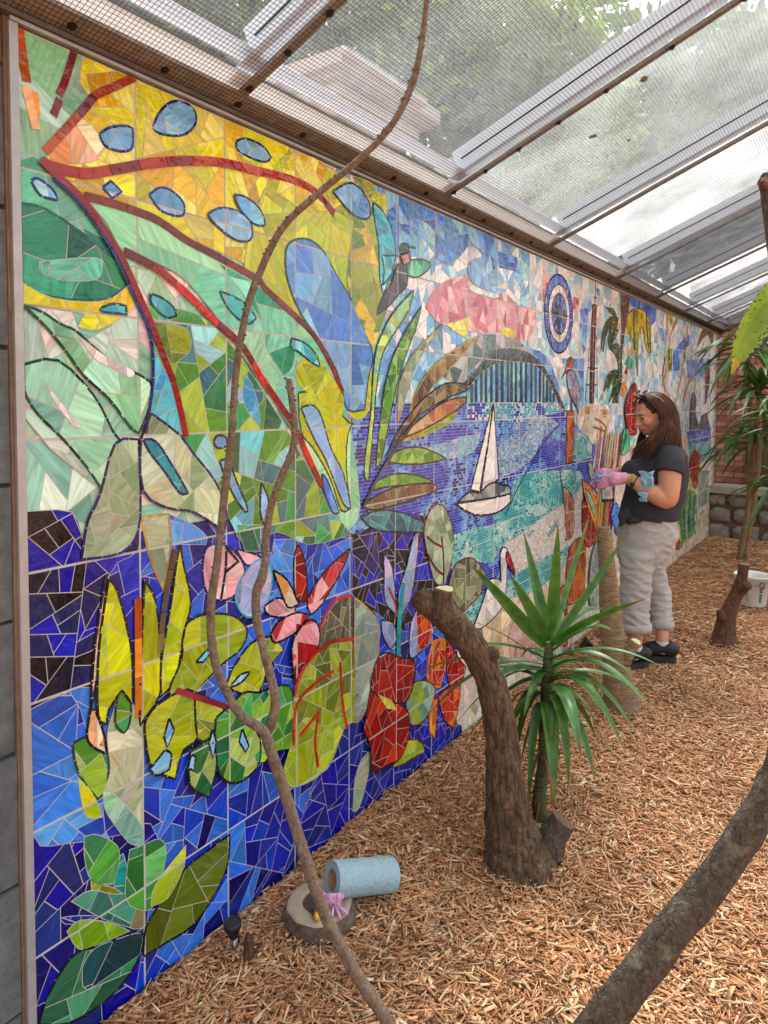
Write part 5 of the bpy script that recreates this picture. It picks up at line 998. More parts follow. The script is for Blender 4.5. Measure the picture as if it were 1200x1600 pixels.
e=MB(); e.ball(at(771,1022,D1-.02),(.022,.022,.03),10,7); e.ball(at(766,1018,D1),(.018,.018,.02),8,6); tb(e,'knob',B_BIG,t)
t2=troot('short_stump',at(866,1318,D1+.02)); tag(t2,'short dark stump cut at an angle against the thick trunk base','stump')
e=MB(); bark(e,[at(857,1335,D1+.02),at(862,1312,D1+.02),at(871,1296,D1+.02),at(880,1282,D1+.02)],[.05,.047,.043,.042],26,7,.09,seed=12); tb(e,'trunk',B_GREY,t2); d=(at(880,1282,D1)-at(871,1296,D1)).normalized(); cutface(t2,at(880,1282,D1+.02)-t2.location,d,.040,M_CUTD)
# ringed palm trunk
D2=3.735; t=troot('palm_stump',(.571,3.739,0)); tag(t,'ringed grey brown palm trunk leaning in front of the woman','tree trunk')
e=MB(); bark(e,[at(978,1125,D2),at(972,1100,D2),at(962,1037,D2),at(956,985,D2),at(950,900,D2),at(945,850,D2),at(943,824,D2)],[.115,.095,.068,.060,.045,.038,.035],28,14,.035,.022,seed=21); tb(e,'trunk',B_PALM,t)
cutface(t,at(943,824,D2)-t.location,(0,0,1),.034,M_CUTD)
e=MB(); bark(e,[at(975,1035,D2-.03),at(985,1018,D2-.05),at(993,1003,D2-.06)],[.034,.028,.027],18,6,.06,seed=23); st_=tb(e,'sawn_stub',B_PALM,t); cutface(t,at(993,1003,D2-.06)-t.location,(.3,-.25,.9),.026,M_CUT)
# small knobbly stump by the bucket
D3=4.737; t=troot('knobbly_stump',(.845,5.145,0)); tag(t,'small knobbly red brown stump in front of the white bucket','stump')
e=MB(); bark(e,[at(1131,1016,D3),at(1131,1003,D3),at(1133,985,D3),at(1138,958,D3),at(1147,936,D3),at(1155,917,D3),at(1160,898,D3),at(1163,882,D3)],[.105,.086,.064,.050,.041,.041,.033,.031],26,8,.12,seed=31); tb(e,'trunk',B_RED,t)
e=MB(); bark(e,[at(1158,922,D3-.02),at(1164,917,D3-.05),at(1169,914,D3-.08)],[.04,.032,.028],14,5,.08,seed=33); tb(e,'knob',B_RED,t); cutface(t,at(1169,914,D3-.08)-t.location,(.35,-.9,.1),.022,M_CUTD)
e=MB(); bark(e,[at(1134,972,D3),at(1127,962,D3-.02),at(1125,953,D3-.02)],[.04,.03,.022],14,5,.08,seed=34); tb(e,'knob',B_RED,t)
cutface(t,at(1163,881.5,D3)-t.location,(.1,0,1),.033,M_CUTD)
# leaning foreground tree whose tip shows at the right edge
D4=1.53; t=troot('leaning_tree',(1.02,1.68,0)); tag(t,'grey brown leaning branch crossing the lower right corner','tree')
e=MB(); bark(e,[at(862,1715,D4+.06)]+[at(*p,D4) for p in ((935,1605),(1035,1473),(1105,1387),(1168,1296),(1206,1232),(1226,1150),(1242,900),(1234,600),(1216,400),(1201,286))],[.044,.038,.0355,.034,.0325,.031,.029,.026,.023,.020,.018],34,14,.12,lump=.12,seed=41); tb(e,'trunk',B_GREY,t)
e=MB()
for k in range(10): s=random.uniform(.007,.012); e.ball(at(1200+random.uniform(-8,5),284+random.uniform(-10,8),D4+random.uniform(-.012,.012)),(s,s,s),8,6)
tb(e,'rough_end',B_RED,t)

# ------- sword-leaved plants
def leafmat(name,c1,c2,rough=.38,trans=.25,spots=None):
    mt,n,l,b=newmat(name); at_=n.new('ShaderNodeAttribute'); at_.attribute_name='Col'
    tc=n.new('ShaderNodeTexCoord'); nz=n.new('ShaderNodeTexNoise'); nz.inputs['Scale'].default_value=22; nz.inputs['Detail'].default_value=5; l.new(tc.outputs['Object'],nz.inputs['Vector'])
    rp_=n.new('ShaderNodeValToRGB'); rp_.color_ramp.elements[0].position=.3; rp_.color_ramp.elements[1].position=.72; rp_.color_ramp.elements[0].color=(*lin(c1),1); rp_.color_ramp.elements[1].color=(*lin(c2),1); l.new(nz.outputs['Fac'],rp_.inputs[0])
    mx=n.new('ShaderNodeMix'); mx.data_type='RGBA'; mx.blend_type='MULTIPLY'; mx.inputs[0].default_value=1; l.new(rp_.outputs[0],mx.inputs[6]); l.new(at_.outputs['Color'],mx.inputs[7]); src=mx.outputs[2]
    if spots:
        n2=n.new('ShaderNodeTexNoise'); n2.inputs['Scale'].default_value=95; n2.inputs['Detail'].default_value=3; l.new(tc.outputs['Object'],n2.inputs['Vector'])
        ad=n.new('ShaderNodeMath'); ad.operation='ADD'; l.new(n2.outputs['Fac'],ad.inputs[0]); uv=n.new('ShaderNodeAttribute'); uv.attribute_name='edge'; 
        ml=n.new('ShaderNodeMath'); ml.operation='MULTIPLY'; ml.inputs[1].default_value=.42; l.new(uv.outputs['Fac'],ml.inputs[0]); l.new(ml.outputs[0],ad.inputs[1])
        r2=n.new('ShaderNodeMapRange'); r2.inputs[1].default_value=.69; r2.inputs[2].default_value=.74; l.new(ad.outputs[0],r2.inputs[0])
        m3=n.new('ShaderNodeMix'); m3.data_type='RGBA'; l.new(r2.outputs[0],m3.inputs[0]); l.new(src,m3.inputs[6]); m3.inputs[7].default_value=(*lin(spots),1); src=m3.outputs[2]
    l.new(src,b.inputs['Base Color']); b.inputs['Roughness'].default_value=rough
    if trans:
        out=n['Material Output']; tl=n.new('ShaderNodeBsdfTranslucent'); l.new(src,tl.inputs[0]); ms=n.new('ShaderNodeMixShader'); ms.inputs[0].default_value=trans; l.new(b.outputs[0],ms.inputs[1]); l.new(tl.outputs[0],ms.inputs[2]); l.new(ms.outputs[0],out.inputs[0])
    return mt
L_YUC=leafmat('yucca_leaf','2f581e','52802e'); L_DRA=leafmat('dracaena_leaf','2f5420','56803a'); L_SPOT=leafmat('spotted_leaf','6c8c1c','98ac2c',.4,.45,'2c2416')
def sword(e,B,Cp,T,w,fold=.35,n=16,up=None,droop=0,tint=None,prof=None):
    """sword leaf: quadratic curve from base B over control Cp to tip T, V-folded blade"""
    B,Cp,T=Vector(B),Vector(Cp),Vector(T); vs=[];fs=[]; cols=[]
    side=None
    for i in range(n+1):
        t=i/n; p=B*(1-t)**2+Cp*2*t*(1-t)+T*t*t; d=((Cp-B)*(1-t)+(T-Cp)*t).normalized()
        if side is None:
            u=Vector(up) if up is not None else Vector((0,0,1))
            side=d.cross(u); side=side if side.length>.05 else d.cross(Vector((1,0,0)))
        side=(side-d*side.dot(d)).normalized(); nn=side.cross(d)
        ww=w*(prof(t) if prof else (min(1,.42+t*2.1)*(1-t**2.6)**.9 if t<1 else .0))
        ww=max(ww,.0008)
        for k,(sx,hh) in enumerate(((-1,1),(-.5,.42),(0,0),(.5,.42),(1,1))): vs.append(p+side*sx*ww/2+nn*hh*fold*ww/2+nn*.004*math.sin(i*1.3+k)*w*6*.2)
    for i in range(n):
        for k in range(4): fs.append((i*5+k,i*5+k+1,(i+1)*5+k+1,(i+1)*5+k))
    b=len(e.v); e.v.extend(tuple(v) for v in vs)
    tint=tint or (1,1,1)
    for j,q in enumerate(fs):
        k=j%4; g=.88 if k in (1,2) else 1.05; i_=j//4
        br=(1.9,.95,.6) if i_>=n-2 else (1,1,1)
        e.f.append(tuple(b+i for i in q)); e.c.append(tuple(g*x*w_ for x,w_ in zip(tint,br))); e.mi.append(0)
D5=2.75
yb=Vector((.599,2.562,0)); t=troot('yucca',yb); tag(t,'young green yucca with sword leaves right of the thick trunk','plant')
e=MB(); bark(e,[yb+Vector((0,0,-.03)),at(842,1250,D5),at(850,1190,D5),at(852,1120,D5),at(855,1060,D5),at(858,1005,D5)],[.032,.026,.023,.022,.021,.016],16,8,.12,.05,seed=51); tb(e,'stem',barkmat('yucca_stem','3c4a24','6c6a40',(.5,.5,2),40,.8),t)
top=(857,1012)
YL=[ # base px, ctrl px, tip px, depth ctrl, tip, width, tint
 ((850,1010),(800,950),(737,884),2.65,2.62,.062,1),((855,1002),(832,955),(796,897),2.75,2.72,.060,1),((856,1000),(842,930),(818,831),2.85,2.92,.055,1.1),((858,1000),(866,930),(872,819),2.7,2.66,.062,1),
 ((860,1005),(890,900),(922,803),2.95,3.1,.034,1.1),((862,1006),(915,930),(981,832),2.8,2.85,.040,.95),((862,1008),(905,965),(1010,936),2.62,2.56,.046,.9),((860,1012),(905,930),(960,960),2.9,3.0,.055,1.15),
 ((862,1020),(925,965),(955,985),2.6,2.5,.055,1.2),((860,1030),(950,990),(1046,1050),2.55,2.5,.040,1.2),((862,1045),(930,1000),(1015,1106),2.5,2.42,.056,1.25),((860,1055),(930,1030),(996,1152),2.55,2.5,.042,1.1),
 ((862,1062),(915,1030),(975,1172),2.45,2.38,.050,1.1),((858,1070),(890,1060),(908,1184),2.42,2.35,.060,1.15),((856,1085),(882,1075),(889,1235),2.5,2.45,.045,1.0),((852,1100),(862,1080),(866,1256),2.5,2.42,.068,1.1),
 ((850,1040),(760,1010),(665,1122),2.72,2.75,.046,1.0),((850,1050),(790,1030),(707,1138),2.85,2.95,.040,.8),((850,1060),(790,1060),(722,1168),2.8,2.85,.060,1.2),((850,1030),(800,1000),(735,1010),2.6,2.5,.050,1.2),
 ((848,1035),(790,985),(726,968),2.7,2.65,.020,1.0),((850,1045),(800,1040),(770,1062),2.55,2.5,.060,1.25),((852,1070),(815,1070),(790,1160),2.75,2.75,.042,.8),((856,1095),(835,1100),(812,1200),2.8,2.8,.040,.8),
 ((858,1080),(900,1080),(930,1150),2.95,3.0,.05,.8),((856,1090),(890,1100),(905,1170),3.0,3.05,.045,.8),((854,1060),(880,1020),(940,1035),3.0,3.1,.05,.9),((848,1085),(815,1075),(800,1232),2.7,2.66,.040,.9),((850,1100),(832,1090),(826,1262),2.62,2.58,.042,1.15),((852,1110),(850,1100),(846,1272),2.85,2.85,.04,.8),((858,1100),(905,1090),(930,1225),2.5,2.45,.044,1.2),((858,1060),(950,1020),(1040,1120),2.7,2.68,.036,1.0),((848,1050),(740,1000),(640,1060),2.85,2.9,.034,1.0)]
for bpx,cpx,tpx,dc,dt,w,tn in YL:
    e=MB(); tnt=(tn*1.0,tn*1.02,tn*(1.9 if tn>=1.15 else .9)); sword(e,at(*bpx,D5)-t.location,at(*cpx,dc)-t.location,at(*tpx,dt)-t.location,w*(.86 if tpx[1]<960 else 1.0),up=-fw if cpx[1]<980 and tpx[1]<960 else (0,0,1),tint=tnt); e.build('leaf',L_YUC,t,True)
rny=random.Random(5)
for k in range(11):
    a=k*2.4; z=1035+k*7; d=Vector((math.cos(a),math.sin(a),0)); b0=at(855,z,D5); L=rny.uniform(.22,.36); c_=b0+d*L*.5+Vector((0,0,rny.uniform(.02,.16))); T=b0+d*L*rny.uniform(.85,1.1)+Vector((0,0,rny.uniform(-.22,.04)))
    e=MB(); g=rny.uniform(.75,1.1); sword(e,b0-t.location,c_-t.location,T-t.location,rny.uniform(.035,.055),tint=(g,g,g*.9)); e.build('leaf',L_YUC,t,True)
M_DRY=mat('dry_leaf_brown','7a5a40',.9,.4,30)
for k in range(11):
    a=k*1.1; e=MB(); b0=at(850,1120+k*12,D5)-t.location; dd=Vector((math.cos(a),math.sin(a),0)); sword(e,b0,b0+dd*.06+Vector((0,0,.0)),b0+dd*.09-Vector((0,0,.20)),.014); e.build('dry_leaf',M_DRY,t,True)

# tall dracaena in the back corner
def dracaena(name,base,heads,label,seed,lw=.05,nl=26,ll=.55,cane=.028):
    rn=random.Random(seed); t=troot(name,base); tag(t,label,'plant')
    for hd in heads:
        hd=Vector(hd); e=MB(); b0=Vector(base)+Vector((rn.uniform(-.06,.06),rn.uniform(-.06,.06),-.03)); mid=b0.lerp(hd,.5)+Vector((rn.uniform(-.08,.08),rn.uniform(-.08,.08),0))
        bark(e,[b0,mid,hd],[cane,cane*.9,cane*.8],12,12,.06,.04,seed=seed); tb(e,'cane',B_PALM,t)
        for k in range(nl):
            a=k*2.4+rn.uniform(-.3,.3); el=rn.uniform(-.35,1.35); L=ll*rn.uniform(.7,1.15); p=hd-Vector((0,0,.16*k/nl)); d=Vector((math.cos(a)*math.cos(el),math.sin(a)*math.cos(el),math.sin(el)))
            c=p+d*L*.55; T=c+Vector((math.cos(a),math.sin(a),0))*L*.35+Vector((0,0,-L*rn.uniform(.25,.75)))
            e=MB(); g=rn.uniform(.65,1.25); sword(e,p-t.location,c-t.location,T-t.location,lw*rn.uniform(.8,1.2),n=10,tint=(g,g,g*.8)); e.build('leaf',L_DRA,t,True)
dracaena('dracaena',(.56,8.1,0),[at(1168,535,7.2),at(1186,600,7.0),at(1178,680,7.2)],'tall dracaena with drooping dark leaves before the brick wall',61,.07,34,.74)
dracaena('dracaena',(.93,7.3,0),[at(1215,640,6.3),at(1222,745,6.2)],'dracaena cane at the right edge in front of the stone wall',62,.06,26,.6)
# spotted broad leaf reaching in from the right
t=troot('spotted_leaf_plant',(1.75,2.75,0)); tag(t,'yellow green broad leaf with dark spots hanging in at the right','plant')
e=MB(); pb=[Vector((1.75,2.75,-.03)),Vector((1.76,2.74,.9)),Vector((1.74,2.72,1.75)),Vector((1.66,2.68,2.12)),at(1300,385,2.22)]; bark(e,pb,[.03,.026,.018,.012,.008],12,10,.03,seed=71); tb(e,'stalk',leafmat('green_stalk','5c7a2c','7c9a3c',.5,0),t)
e=MB(); B_=at(1300,385,2.22)-t.location; C_=at(1215,455,2.2)-t.location; T_=at(1143,585,2.2)-t.location
sword(e,B_,C_,T_,.125,.30,24,up=(-fw*.55+upv*.7),prof=lambda t:(math.sin(math.pi*min(1,t*.93+.05))**.55)*(1 if t<.8 else (1-((t-.8)/.2)**2*.85)))
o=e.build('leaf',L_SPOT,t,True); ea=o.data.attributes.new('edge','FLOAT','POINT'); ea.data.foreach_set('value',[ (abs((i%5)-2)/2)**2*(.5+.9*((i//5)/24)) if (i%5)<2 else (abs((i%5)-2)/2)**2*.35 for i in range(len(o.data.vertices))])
# ------------------------------------------------------------------ far end: stone wall, brick wall, board
M_STONE=mat('field_stone','6f6a60',.9,.35,9,.8,40,col2='938c80'); M_CAP=mat('stone_coping','9c9488',.85,.15,14,.4,60); M_BRICK=mat('red_brick',(.9,.9,.9),.9,.3,24,.6,90,attr=True); M_BRM=mat('brick_mortar','6c5048',.95,.2,30,.3)
sw=tag(empty('stone_wall',(.9,9.32,0)),'low grey fieldstone wall with flat coping at the far end','wall')
e=MB(); e.box((-.9,.02,-.15),(2.4,.30,.50)); e.build('wall_core',M_BRM,sw)
rs=random.Random(5)
x=-.9; 
cells=[]
for row,(z0,z1) in enumerate(((-.08,.16),(.16,.36),(.36,.515))):
    x=-.9-rs.uniform(0,.1)
    while x<2.4:
        w=rs.uniform(.17,.36); cells.append((x,x+w,z0,z1)); x+=w
for (x0,x1,z0,z1) in cells:
    e=MB(); n=9; pts=[]
    cx_,cz_=(x0+x1)/2,(z0+z1)/2
    for k in range(n):
        a=2*math.pi*k/n+rs.uniform(-.15,.15); s=max(abs(math.cos(a)),abs(math.sin(a))); r=(1/s)**.75*rs.uniform(.86,1.04)
        pts.append((cx_+math.cos(a)*r*((x1-x0)/2-.008),cz_+math.sin(a)*r*((z1-z0)/2-.008)))
    vs=[(p[0],.021,min(p[1],.512)) for p in pts]+[(cx_+(p[0]-cx_)*.96,-.012+rs.uniform(-.006,.006),min(cz_+(p[1]-cz_)*.94,.51)) for p in pts]+[(cx_+(p[0]-cx_)*.6,-.028+rs.uniform(-.008,.008),cz_+(p[1]-cz_)*.6) for p in pts]+[(cx_,-.034,cz_)]
    fs=[(k,(k+1)%n,n+(k+1)%n,n+k) for k in range(n)]+[(n+k,n+(k+1)%n,2*n+(k+1)%n,2*n+k) for k in range(n)]+[(2*n+k,2*n+(k+1)%n,3*n) for k in range(n)]
    e.add(vs,fs); e.build('stone',M_STONE,sw)
x=-.9
while x<2.4:
    w=.62; e=MB(); e.box((x+.003,-.06,.517),(x+w-.003,.34,.60)); e.v=[(p[0],p[1]+rs.uniform(-.004,.004),p[2]+rs.uniform(-.003,.003)) for p in e.v]; e.build('coping_stone',M_CAP,sw); x+=w
bw=tag(empty('brick_wall',(0,9.95,0)),'red brick wall at the far end behind the stone wall','wall')
e=MB(); e.box((-.4,.012,-.1),(2.6,.25,3.4)); e.build('wall_core',M_BRM,bw)
bc=[lin(c) for c in ('c68a76','cc9482','ba7c6a','d2a090','b07062')]; bmesh_=None
def brick_mesh(col):
    e=MB(); e.box((0,-.004,0),(.205,.012,.062),col=col); return e
protos=[]
for c in bc:
    o=brick_mesh(c).build('brick',M_BRICK,bw); protos.append(o)
k=0; rest=MB(); first={i:True for i in range(len(protos))}
for r_ in range(44):
    z=.30+r_*.0715; x=-.36+(.107 if r_%2 else 0)
    while x<2.4:
        i=rs.randrange(5); vis=x<.95 and z>.5 and z<2.75
        if vis and k<300:
            o=protos[i]
            if first[i]: first[i]=False
            else:
                o=protos[i].copy(); COL.objects.link(o); o.parent=bw
            o.location=(x,rs.uniform(-.002,.002),z); k+=1
        else: rest.box((x,-.004,z),(x+.205,.012,z+.062),col=bc[i])
        x+=.2145
o=rest.build('small_bricks',M_BRICK,bw); o['kind']='stuff'
M_BOARD=mat('brown_board','5a3424',.7,.3,10,.3,60,stretch=(1,1,.1))
bd=tag(empty('leaning_board',(.55,9.72,0)),'tall dark brown board leaning on the brick wall','board')
e=MB(); n=14; vs=[]
out=[(-.13,.3),(.15,.3)]+[(.01+.14*math.cos(a),1.42+.22*math.sin(a)) for a in [i*math.pi/n for i in range(n+1)]]
vs=[(x,-.02-.06*(z),z) for x,z in out]+[(x,.012-.06*z,z) for x,z in out]; m_=len(out)
e.add(vs,[tuple(range(m_)),tuple(range(2*m_-1,m_-1,-1))]+[(i,m_+i,m_+(i+1)%m_,(i+1)%m_) for i in range(m_)]); bo=e.build('panel',M_BOARD,bd)
e=MB(); e.bar((-.26,-.10,1.12),(-.02,-.10,1.12),.03,.03); e.build('rail',M_BOLT,bd)

# ------------------------------------------------------------------ small things on the mulch
def lathe(e,prof,n=32,c=(0,0,0),fn=None,M=None):
    c=Vector(c); vs=[];fs=[]
    for j,(r,z) in enumerate(prof):
        for k in range(n):
            a=2*math.pi*k/n; f=fn(j,k,a) if fn else 1; p=Vector((r*math.cos(a)*f,r*math.sin(a)*f,z)); vs.append(c+((M@p) if M else p))
    for j in range(len(prof)-1):
        for k in range(n): fs.append((j*n+k,j*n+(k+1)%n,(j+1)*n+(k+1)%n,(j+1)*n+k))
    e.add(vs,fs)
def cloth(c,w,h,seed,folds=11,taper=.3,thick=.004,depth=.022,n=30,m=22):
    """a bunched cloth with soft folds, two-sided"""
    c=Vector(c); V=[]; F=[]
    for side in (0,1):
        for j in range(m+1):
            for i in range(n+1):
                u,v=i/n,j/m; q=Vector((u*2.2,v*2.2,seed))
                ww=w*(1-taper*v+.22*noise.noise(Vector((v*2.5,seed,1)))); x=ww*(u-.5)+.010*noise.noise(q*2); z=h*(.5-v)+.016*noise.noise(Vector((u*3,seed,2)))*(1 if v<.5 else -1)
                d=depth*.45*math.sin(u*folds+3*v+2.5*noise.noise(q))+depth*.6*noise.noise(q*1.6)-depth*1.6*(2*u-1)**2-depth*.8*(2*v-1)**2
                V.append(c+rt*x+Vector((0,0,1))*z-fw*(d-(thick if side else 0)))
    o=(n+1)*(m+1)
    for j in range(m):
        for i in range(n):
            a=j*(n+1)+i; F.append((a,a+1,a+n+2,a+n+1)); F.append((o+a,o+a+n+1,o+a+n+2,o+a+1))
    e=MB(); e.add(V,F); return e
# hollowed stone ring
M_RSTONE=mat('rough_ring_side','4c4038',.95,.4,40,1.0,70,col2='7c6c5e'); M_RTOP=mat('smooth_ring_top','a08e7a',.8,.12,20,.15,90)
rc=Vector((0.238,1.642,0)); t=tag(empty('stone_ring',rc),'round hollowed stone ring with rough sides by the mural','planter')
e=MB(); f1=lambda j,k,a:1+.085*noise.noise(Vector((math.cos(a)*2,math.sin(a)*2,j*.9)))+.06*noise.noise(Vector((math.cos(a)*6,math.sin(a)*6,j*1.6)))
lathe(e,[(.094,-.03),(.104,-.012),(.110,.006),(.111,.022),(.107,.040),(.102,.052)],48,fn=f1); e.build('rough_side',M_RSTONE,t,True)
e=MB(); lathe(e,[(.1025,.0515),(.099,.056),(.088,.058),(.07,.058),(.056,.057),(.052,.055)],48,fn=lambda j,k,a:1+.085*noise.noise(Vector((math.cos(a)*2,math.sin(a)*2,4.5)))*(j<3)); e.build('smooth_top',M_RTOP,t,True)
e=MB(); lathe(e,[(.0522,.0552),(.048,.035),(.043,.015),(.0001,.013)],32,fn=lambda j,k,a:1+.05*noise.noise(Vector((math.cos(a)*5,math.sin(a)*5,j*3.)))); e.build('hollow',M_RSTONE,t,True)
# paper towel roll: left end on the ring, right end on the mulch
M_PAPER=mat('blue_paper_towel','a2c0ce',.95,.07,60,1.0,75); M_CARD=mat('cardboard_tube','94704e',.9,.15,20)
pl=at(519,1374,2.218); pr=at(612,1366,2.323)
t=tag(empty('paper_towel_roll',pl),'blue paper towel roll resting on the stone ring','paper roll'); ax=(pr-pl).normalized(); L_=(pr-pl).length
Mx=ax.to_track_quat('Z','Y').to_matrix()
e=MB(); lathe(e,[(.0525,0),(.0532,.004),(.0532,L_*.3),(.0528,L_*.6),(.0532,L_-.004),(.052,L_)],48,M=Mx,fn=lambda j,k,a:1+.012*noise.noise(Vector((math.cos(a)*3,math.sin(a)*3,j*.3)))); e.build('paper',M_PAPER,t,True)
e=MB(); lathe(e,[(.0285,.001),(.036,0),(.045,.0005),(0.0526,0)],48,M=Mx); e.build('paper_edge',M_PAPER,t); e=MB(); lathe(e,[(0.0526,L_),(.0285,L_)],48,M=Mx); e.build('paper_edge',M_PAPER,t)
e=MB(); lathe(e,[(.0284,L_),(.0284,-.001),(.0268,-.001),(.0268,L_)],32,M=Mx); e.build('cardboard_core',M_CARD,t,True)
# crumpled pink glove and a small yellow tool on the ring
M_GLOVE=mat('pink_rubber_glove','d49cc0',.5,.12,16,.2,60)
def crumple(c,r,seed,sq=.6,n=22,m=14,amp=.45):
    e=MB(); e.ball((0,0,0),(r,r,r*sq),n,m)
    out=[]
    for p in e.v:
        v=Vector(p); k=1+amp*noise.noise(v*(1.6/r)+Vector((seed,0,0)))+amp*.6*abs(noise.noise(v*(3.6/r)+Vector((seed,5,0)))); k+=.07*math.sin(v.x*170+v.z*90+seed+4*noise.noise(v*22)); out.append(tuple(Vector(c)+v*k))
    e.v=out; return e
gp=rc+Vector((.060,-.006,.066)); t=tag(empty('rubber_glove',gp),'crumpled pink rubber glove lying in the stone ring','glove')
cloth((0,0,.006),.062,.060,3,9,.2,.003,.014).build('palm',M_GLOVE,t,True)
for k in range(3):
    e=MB(); a=k*.55-1.0; d=Vector((math.cos(a),math.sin(a),0)); e.tube([d*.012+Vector((0,0,.006)),d*.034+Vector((0,0,.004)),d*.050-Vector((0,0,.006))],[.0075,.0065,.005],8,flat=(1,.6)); e.build('finger',M_GLOVE,t,True)
M_YEL=mat('yellow_plastic','d09a2c',.45,.1,20); M_BLK=mat('black_plastic','1c1c1e',.45,.2,30); M_CHR=mat('grey_metal','8c8e90',.3,.1,30,metal=.9)
a0=rc+Vector((.002,-.034,.056)); a1=rc+Vector((.046,-.068,.070)); ad=(a1-a0).normalized(); t=tag(empty('hand_tool',a0),'small yellow and black tool with a metal head on the stone ring','tool')
e=MB(); e.bar(-ad*.004,ad*.016,.020,.012); e.bar(ad*.0162,ad*.021,.013,.009); e.build('metal_head',M_CHR,t)
e=MB(); e.bar(ad*.0212,ad*.034,.019,.015); e.build('black_collar',M_BLK,t)
e=MB(); e.tube([ad*.0342,ad*.040,ad*.060,ad*.070],[.008,.0115,.0115,.007],10,flat=(1,.8)); gr=e.build('yellow_grip',M_YEL,t,True)
e=MB(); e.tube([ad*.046,ad*.053],[.0122,.0122],10,flat=(1,.8)); e.build('black_band',M_BLK,gr,True)
# black garden spotlights
M_LAMP=mat('black_lamp_metal','17181a',.42,.25,40,.1); M_LENS=mat('dusty_lens','2a2b2c',.25,.3,60)
def spot(loc,label,tilt,az,s=1.0):
    t=tag(empty('garden_spotlight',loc),label,'garden light'); Mx=(Matrix.Rotation(az,3,'Z')@Matrix.Rotation(tilt,3,'X')).to_4x4(); z0=.045*s
    e=MB(); e.tube([(0,0,-.03),(0,0,z0)],[.009*s,.009*s],12); e.build('stem',M_CHR,t,True)
    e=MB(); lathe(e,[(.012*s,z0),(.017*s,z0+.012*s),(.0205*s,z0+.030*s),(.0255*s,z0+.033*s),(.0265*s,z0+.046*s),(.0245*s,z0+.050*s),(.0225*s,z0+.047*s)],28,M=Mx.to_3x3()); lathe(e,[(.0001,z0),(.012*s,z0)],28,M=Mx.to_3x3()); h=e.build('lamp_head',M_LAMP,t,True)
    e=MB(); lathe(e,[(.0226*s,z0+.0465*s),(.01*s,z0+.0475*s),(.0001,z0+.048*s)],28,M=Mx.to_3x3()); e.build('lens',M_LENS,h,True)
lp=at(367,1478,2.08); lp.z=-.01; spot(lp,'small black garden spotlight in the mulch at the mural foot',.10,0)
lp2=at(893,1006,4.5); lp2.x=max(lp2.x,.08); lp2.z=0; spot(lp2,'black garden spotlight half hidden behind the yucca leaves',.9,2.2,1.5)
# wooden stake next to the lamp
t=tag(empty('wooden_stake',lp+Vector((.055,.0,.01))),'short weathered wooden stake next to the garden spotlight','stake'); e=MB(); bark(e,[Vector((0,0,-.05)),Vector((.002,0,.02)),Vector((.004,.0,.06))],[.017,.015,.011],10,4,.12,seed=91); e.build('post',B_RED,t,True)
# white bucket
D6=5.64; bc_=at(1175,945,D6); bc_.z=0; M_BUCK=mat('white_bucket_plastic','d6d6d2',.45,.05,12); M_PRINT=mat('grey_print','3e4046',.7,.1,20)
t=tag(empty('bucket',bc_),'white plastic bucket with dark lettering behind the small stump','bucket')
e=MB(); lathe(e,[(.001,.004),(.094,.004),(.098,.010),(.126,.215),(.132,.216),(.134,.235),(.137,.236),(.137,.246),(.130,.246),(.124,.222),(.094,.02),(.001,.018)],40); e.build('body',M_BUCK,t,True)
e=MB(); pts=[]
for k in range(17):
    a=math.pi*k/16; pts.append(Vector((.136*math.cos(a)*1.0,-.136*math.sin(a)*.9-.005,.235-.055*math.sin(a)))) 
e.tube(pts,.0022,6); e.build('handle',M_CHR,t,True)
def printmark(ang,z,wa,h):
    e=MB(); vs=[]
    for zz in (z,z+h):
        for q in (ang-wa,ang+wa): r=.098+(.126-.098)*(zz-.010)/.205+.0012; vs.append((r*math.cos(q),r*math.sin(q),zz))
    e.add(vs,((0,1,3,2),)); e.build('print_mark',M_PRINT,t)
fa=math.atan2(-bc_.y,CAM_X-bc_.x)
for k,(z,h) in enumerate(((.045,.012),(.060,.008),(.072,.014),(.090,.010),(.104,.012),(.125,.014),(.143,.012),(.160,.010))): printmark(fa+.55,z,.10,h)
for k,(z,w) in enumerate(((.055,.10),(.075,.07),(.098,.10),(.12,.06))): printmark(fa-.35,z,w,.006)
# a round letter on the bucket side
q=fa+.55; e=MB(); tg=Vector((-math.sin(q),math.cos(q),0)); bo_=Vector((.1285*math.cos(q),.1285*math.sin(q),.186))
e.tube([bo_+tg*.020*math.cos(a)+Vector((0,0,.022*math.sin(a))) for a in [2*math.pi*i/20 for i in range(21)]],.0035,6,False); e.build('letter_ring',M_PRINT,t,True)
e=MB(); e.bar(bo_+tg*.004+Vector((0,0,-.010)),bo_+tg*.022+Vector((0,0,-.026)),.005,.005); e.build('letter_tail',M_PRINT,t)
# ------------------------------------------------------------------ beyond the roof: house corner and trees
M_CREAM=mat('cream_render','c4b290',.9,.1,6,.2,40); M_SOFFIT=mat('grey_white_paint','b2aeaa',.8,.1,8); M_ROOFT=mat('grey_roof','8e8884',.9,.2,12,.3)
hs_=tag(empty('house',(-3.3,6.15,0)),'cream house corner with wide stepped grey eaves seen through the roof','house')
ex,ey,ez=-2.816-(-3.3),5.676-6.15,5.06
W_,L_=6.0,1.42
e=MB(); e.box((-W_,0,0),(0,L_-.45,ez-.30)); e.build('wall',M_CREAM,hs_)
for nm,o_,z0,z1,mt in (('frieze',.07,ez-.62,ez-.44,M_SOFFIT),('cornice',.17,ez-.435,ez-.32,M_SOFFIT),('soffit',.30,ez-.315,ez-.20,M_SOFFIT),('fascia',ex,ez-.115,ez+.03,M_SOFFIT),('eave_board',.40,ez-.195,ez-.12,M_ROOFT)):
    e=MB(); e.box((-W_-o_,-o_,z0),(o_,L_-.45+o_,z1)); e.build(nm,mt,hs_)
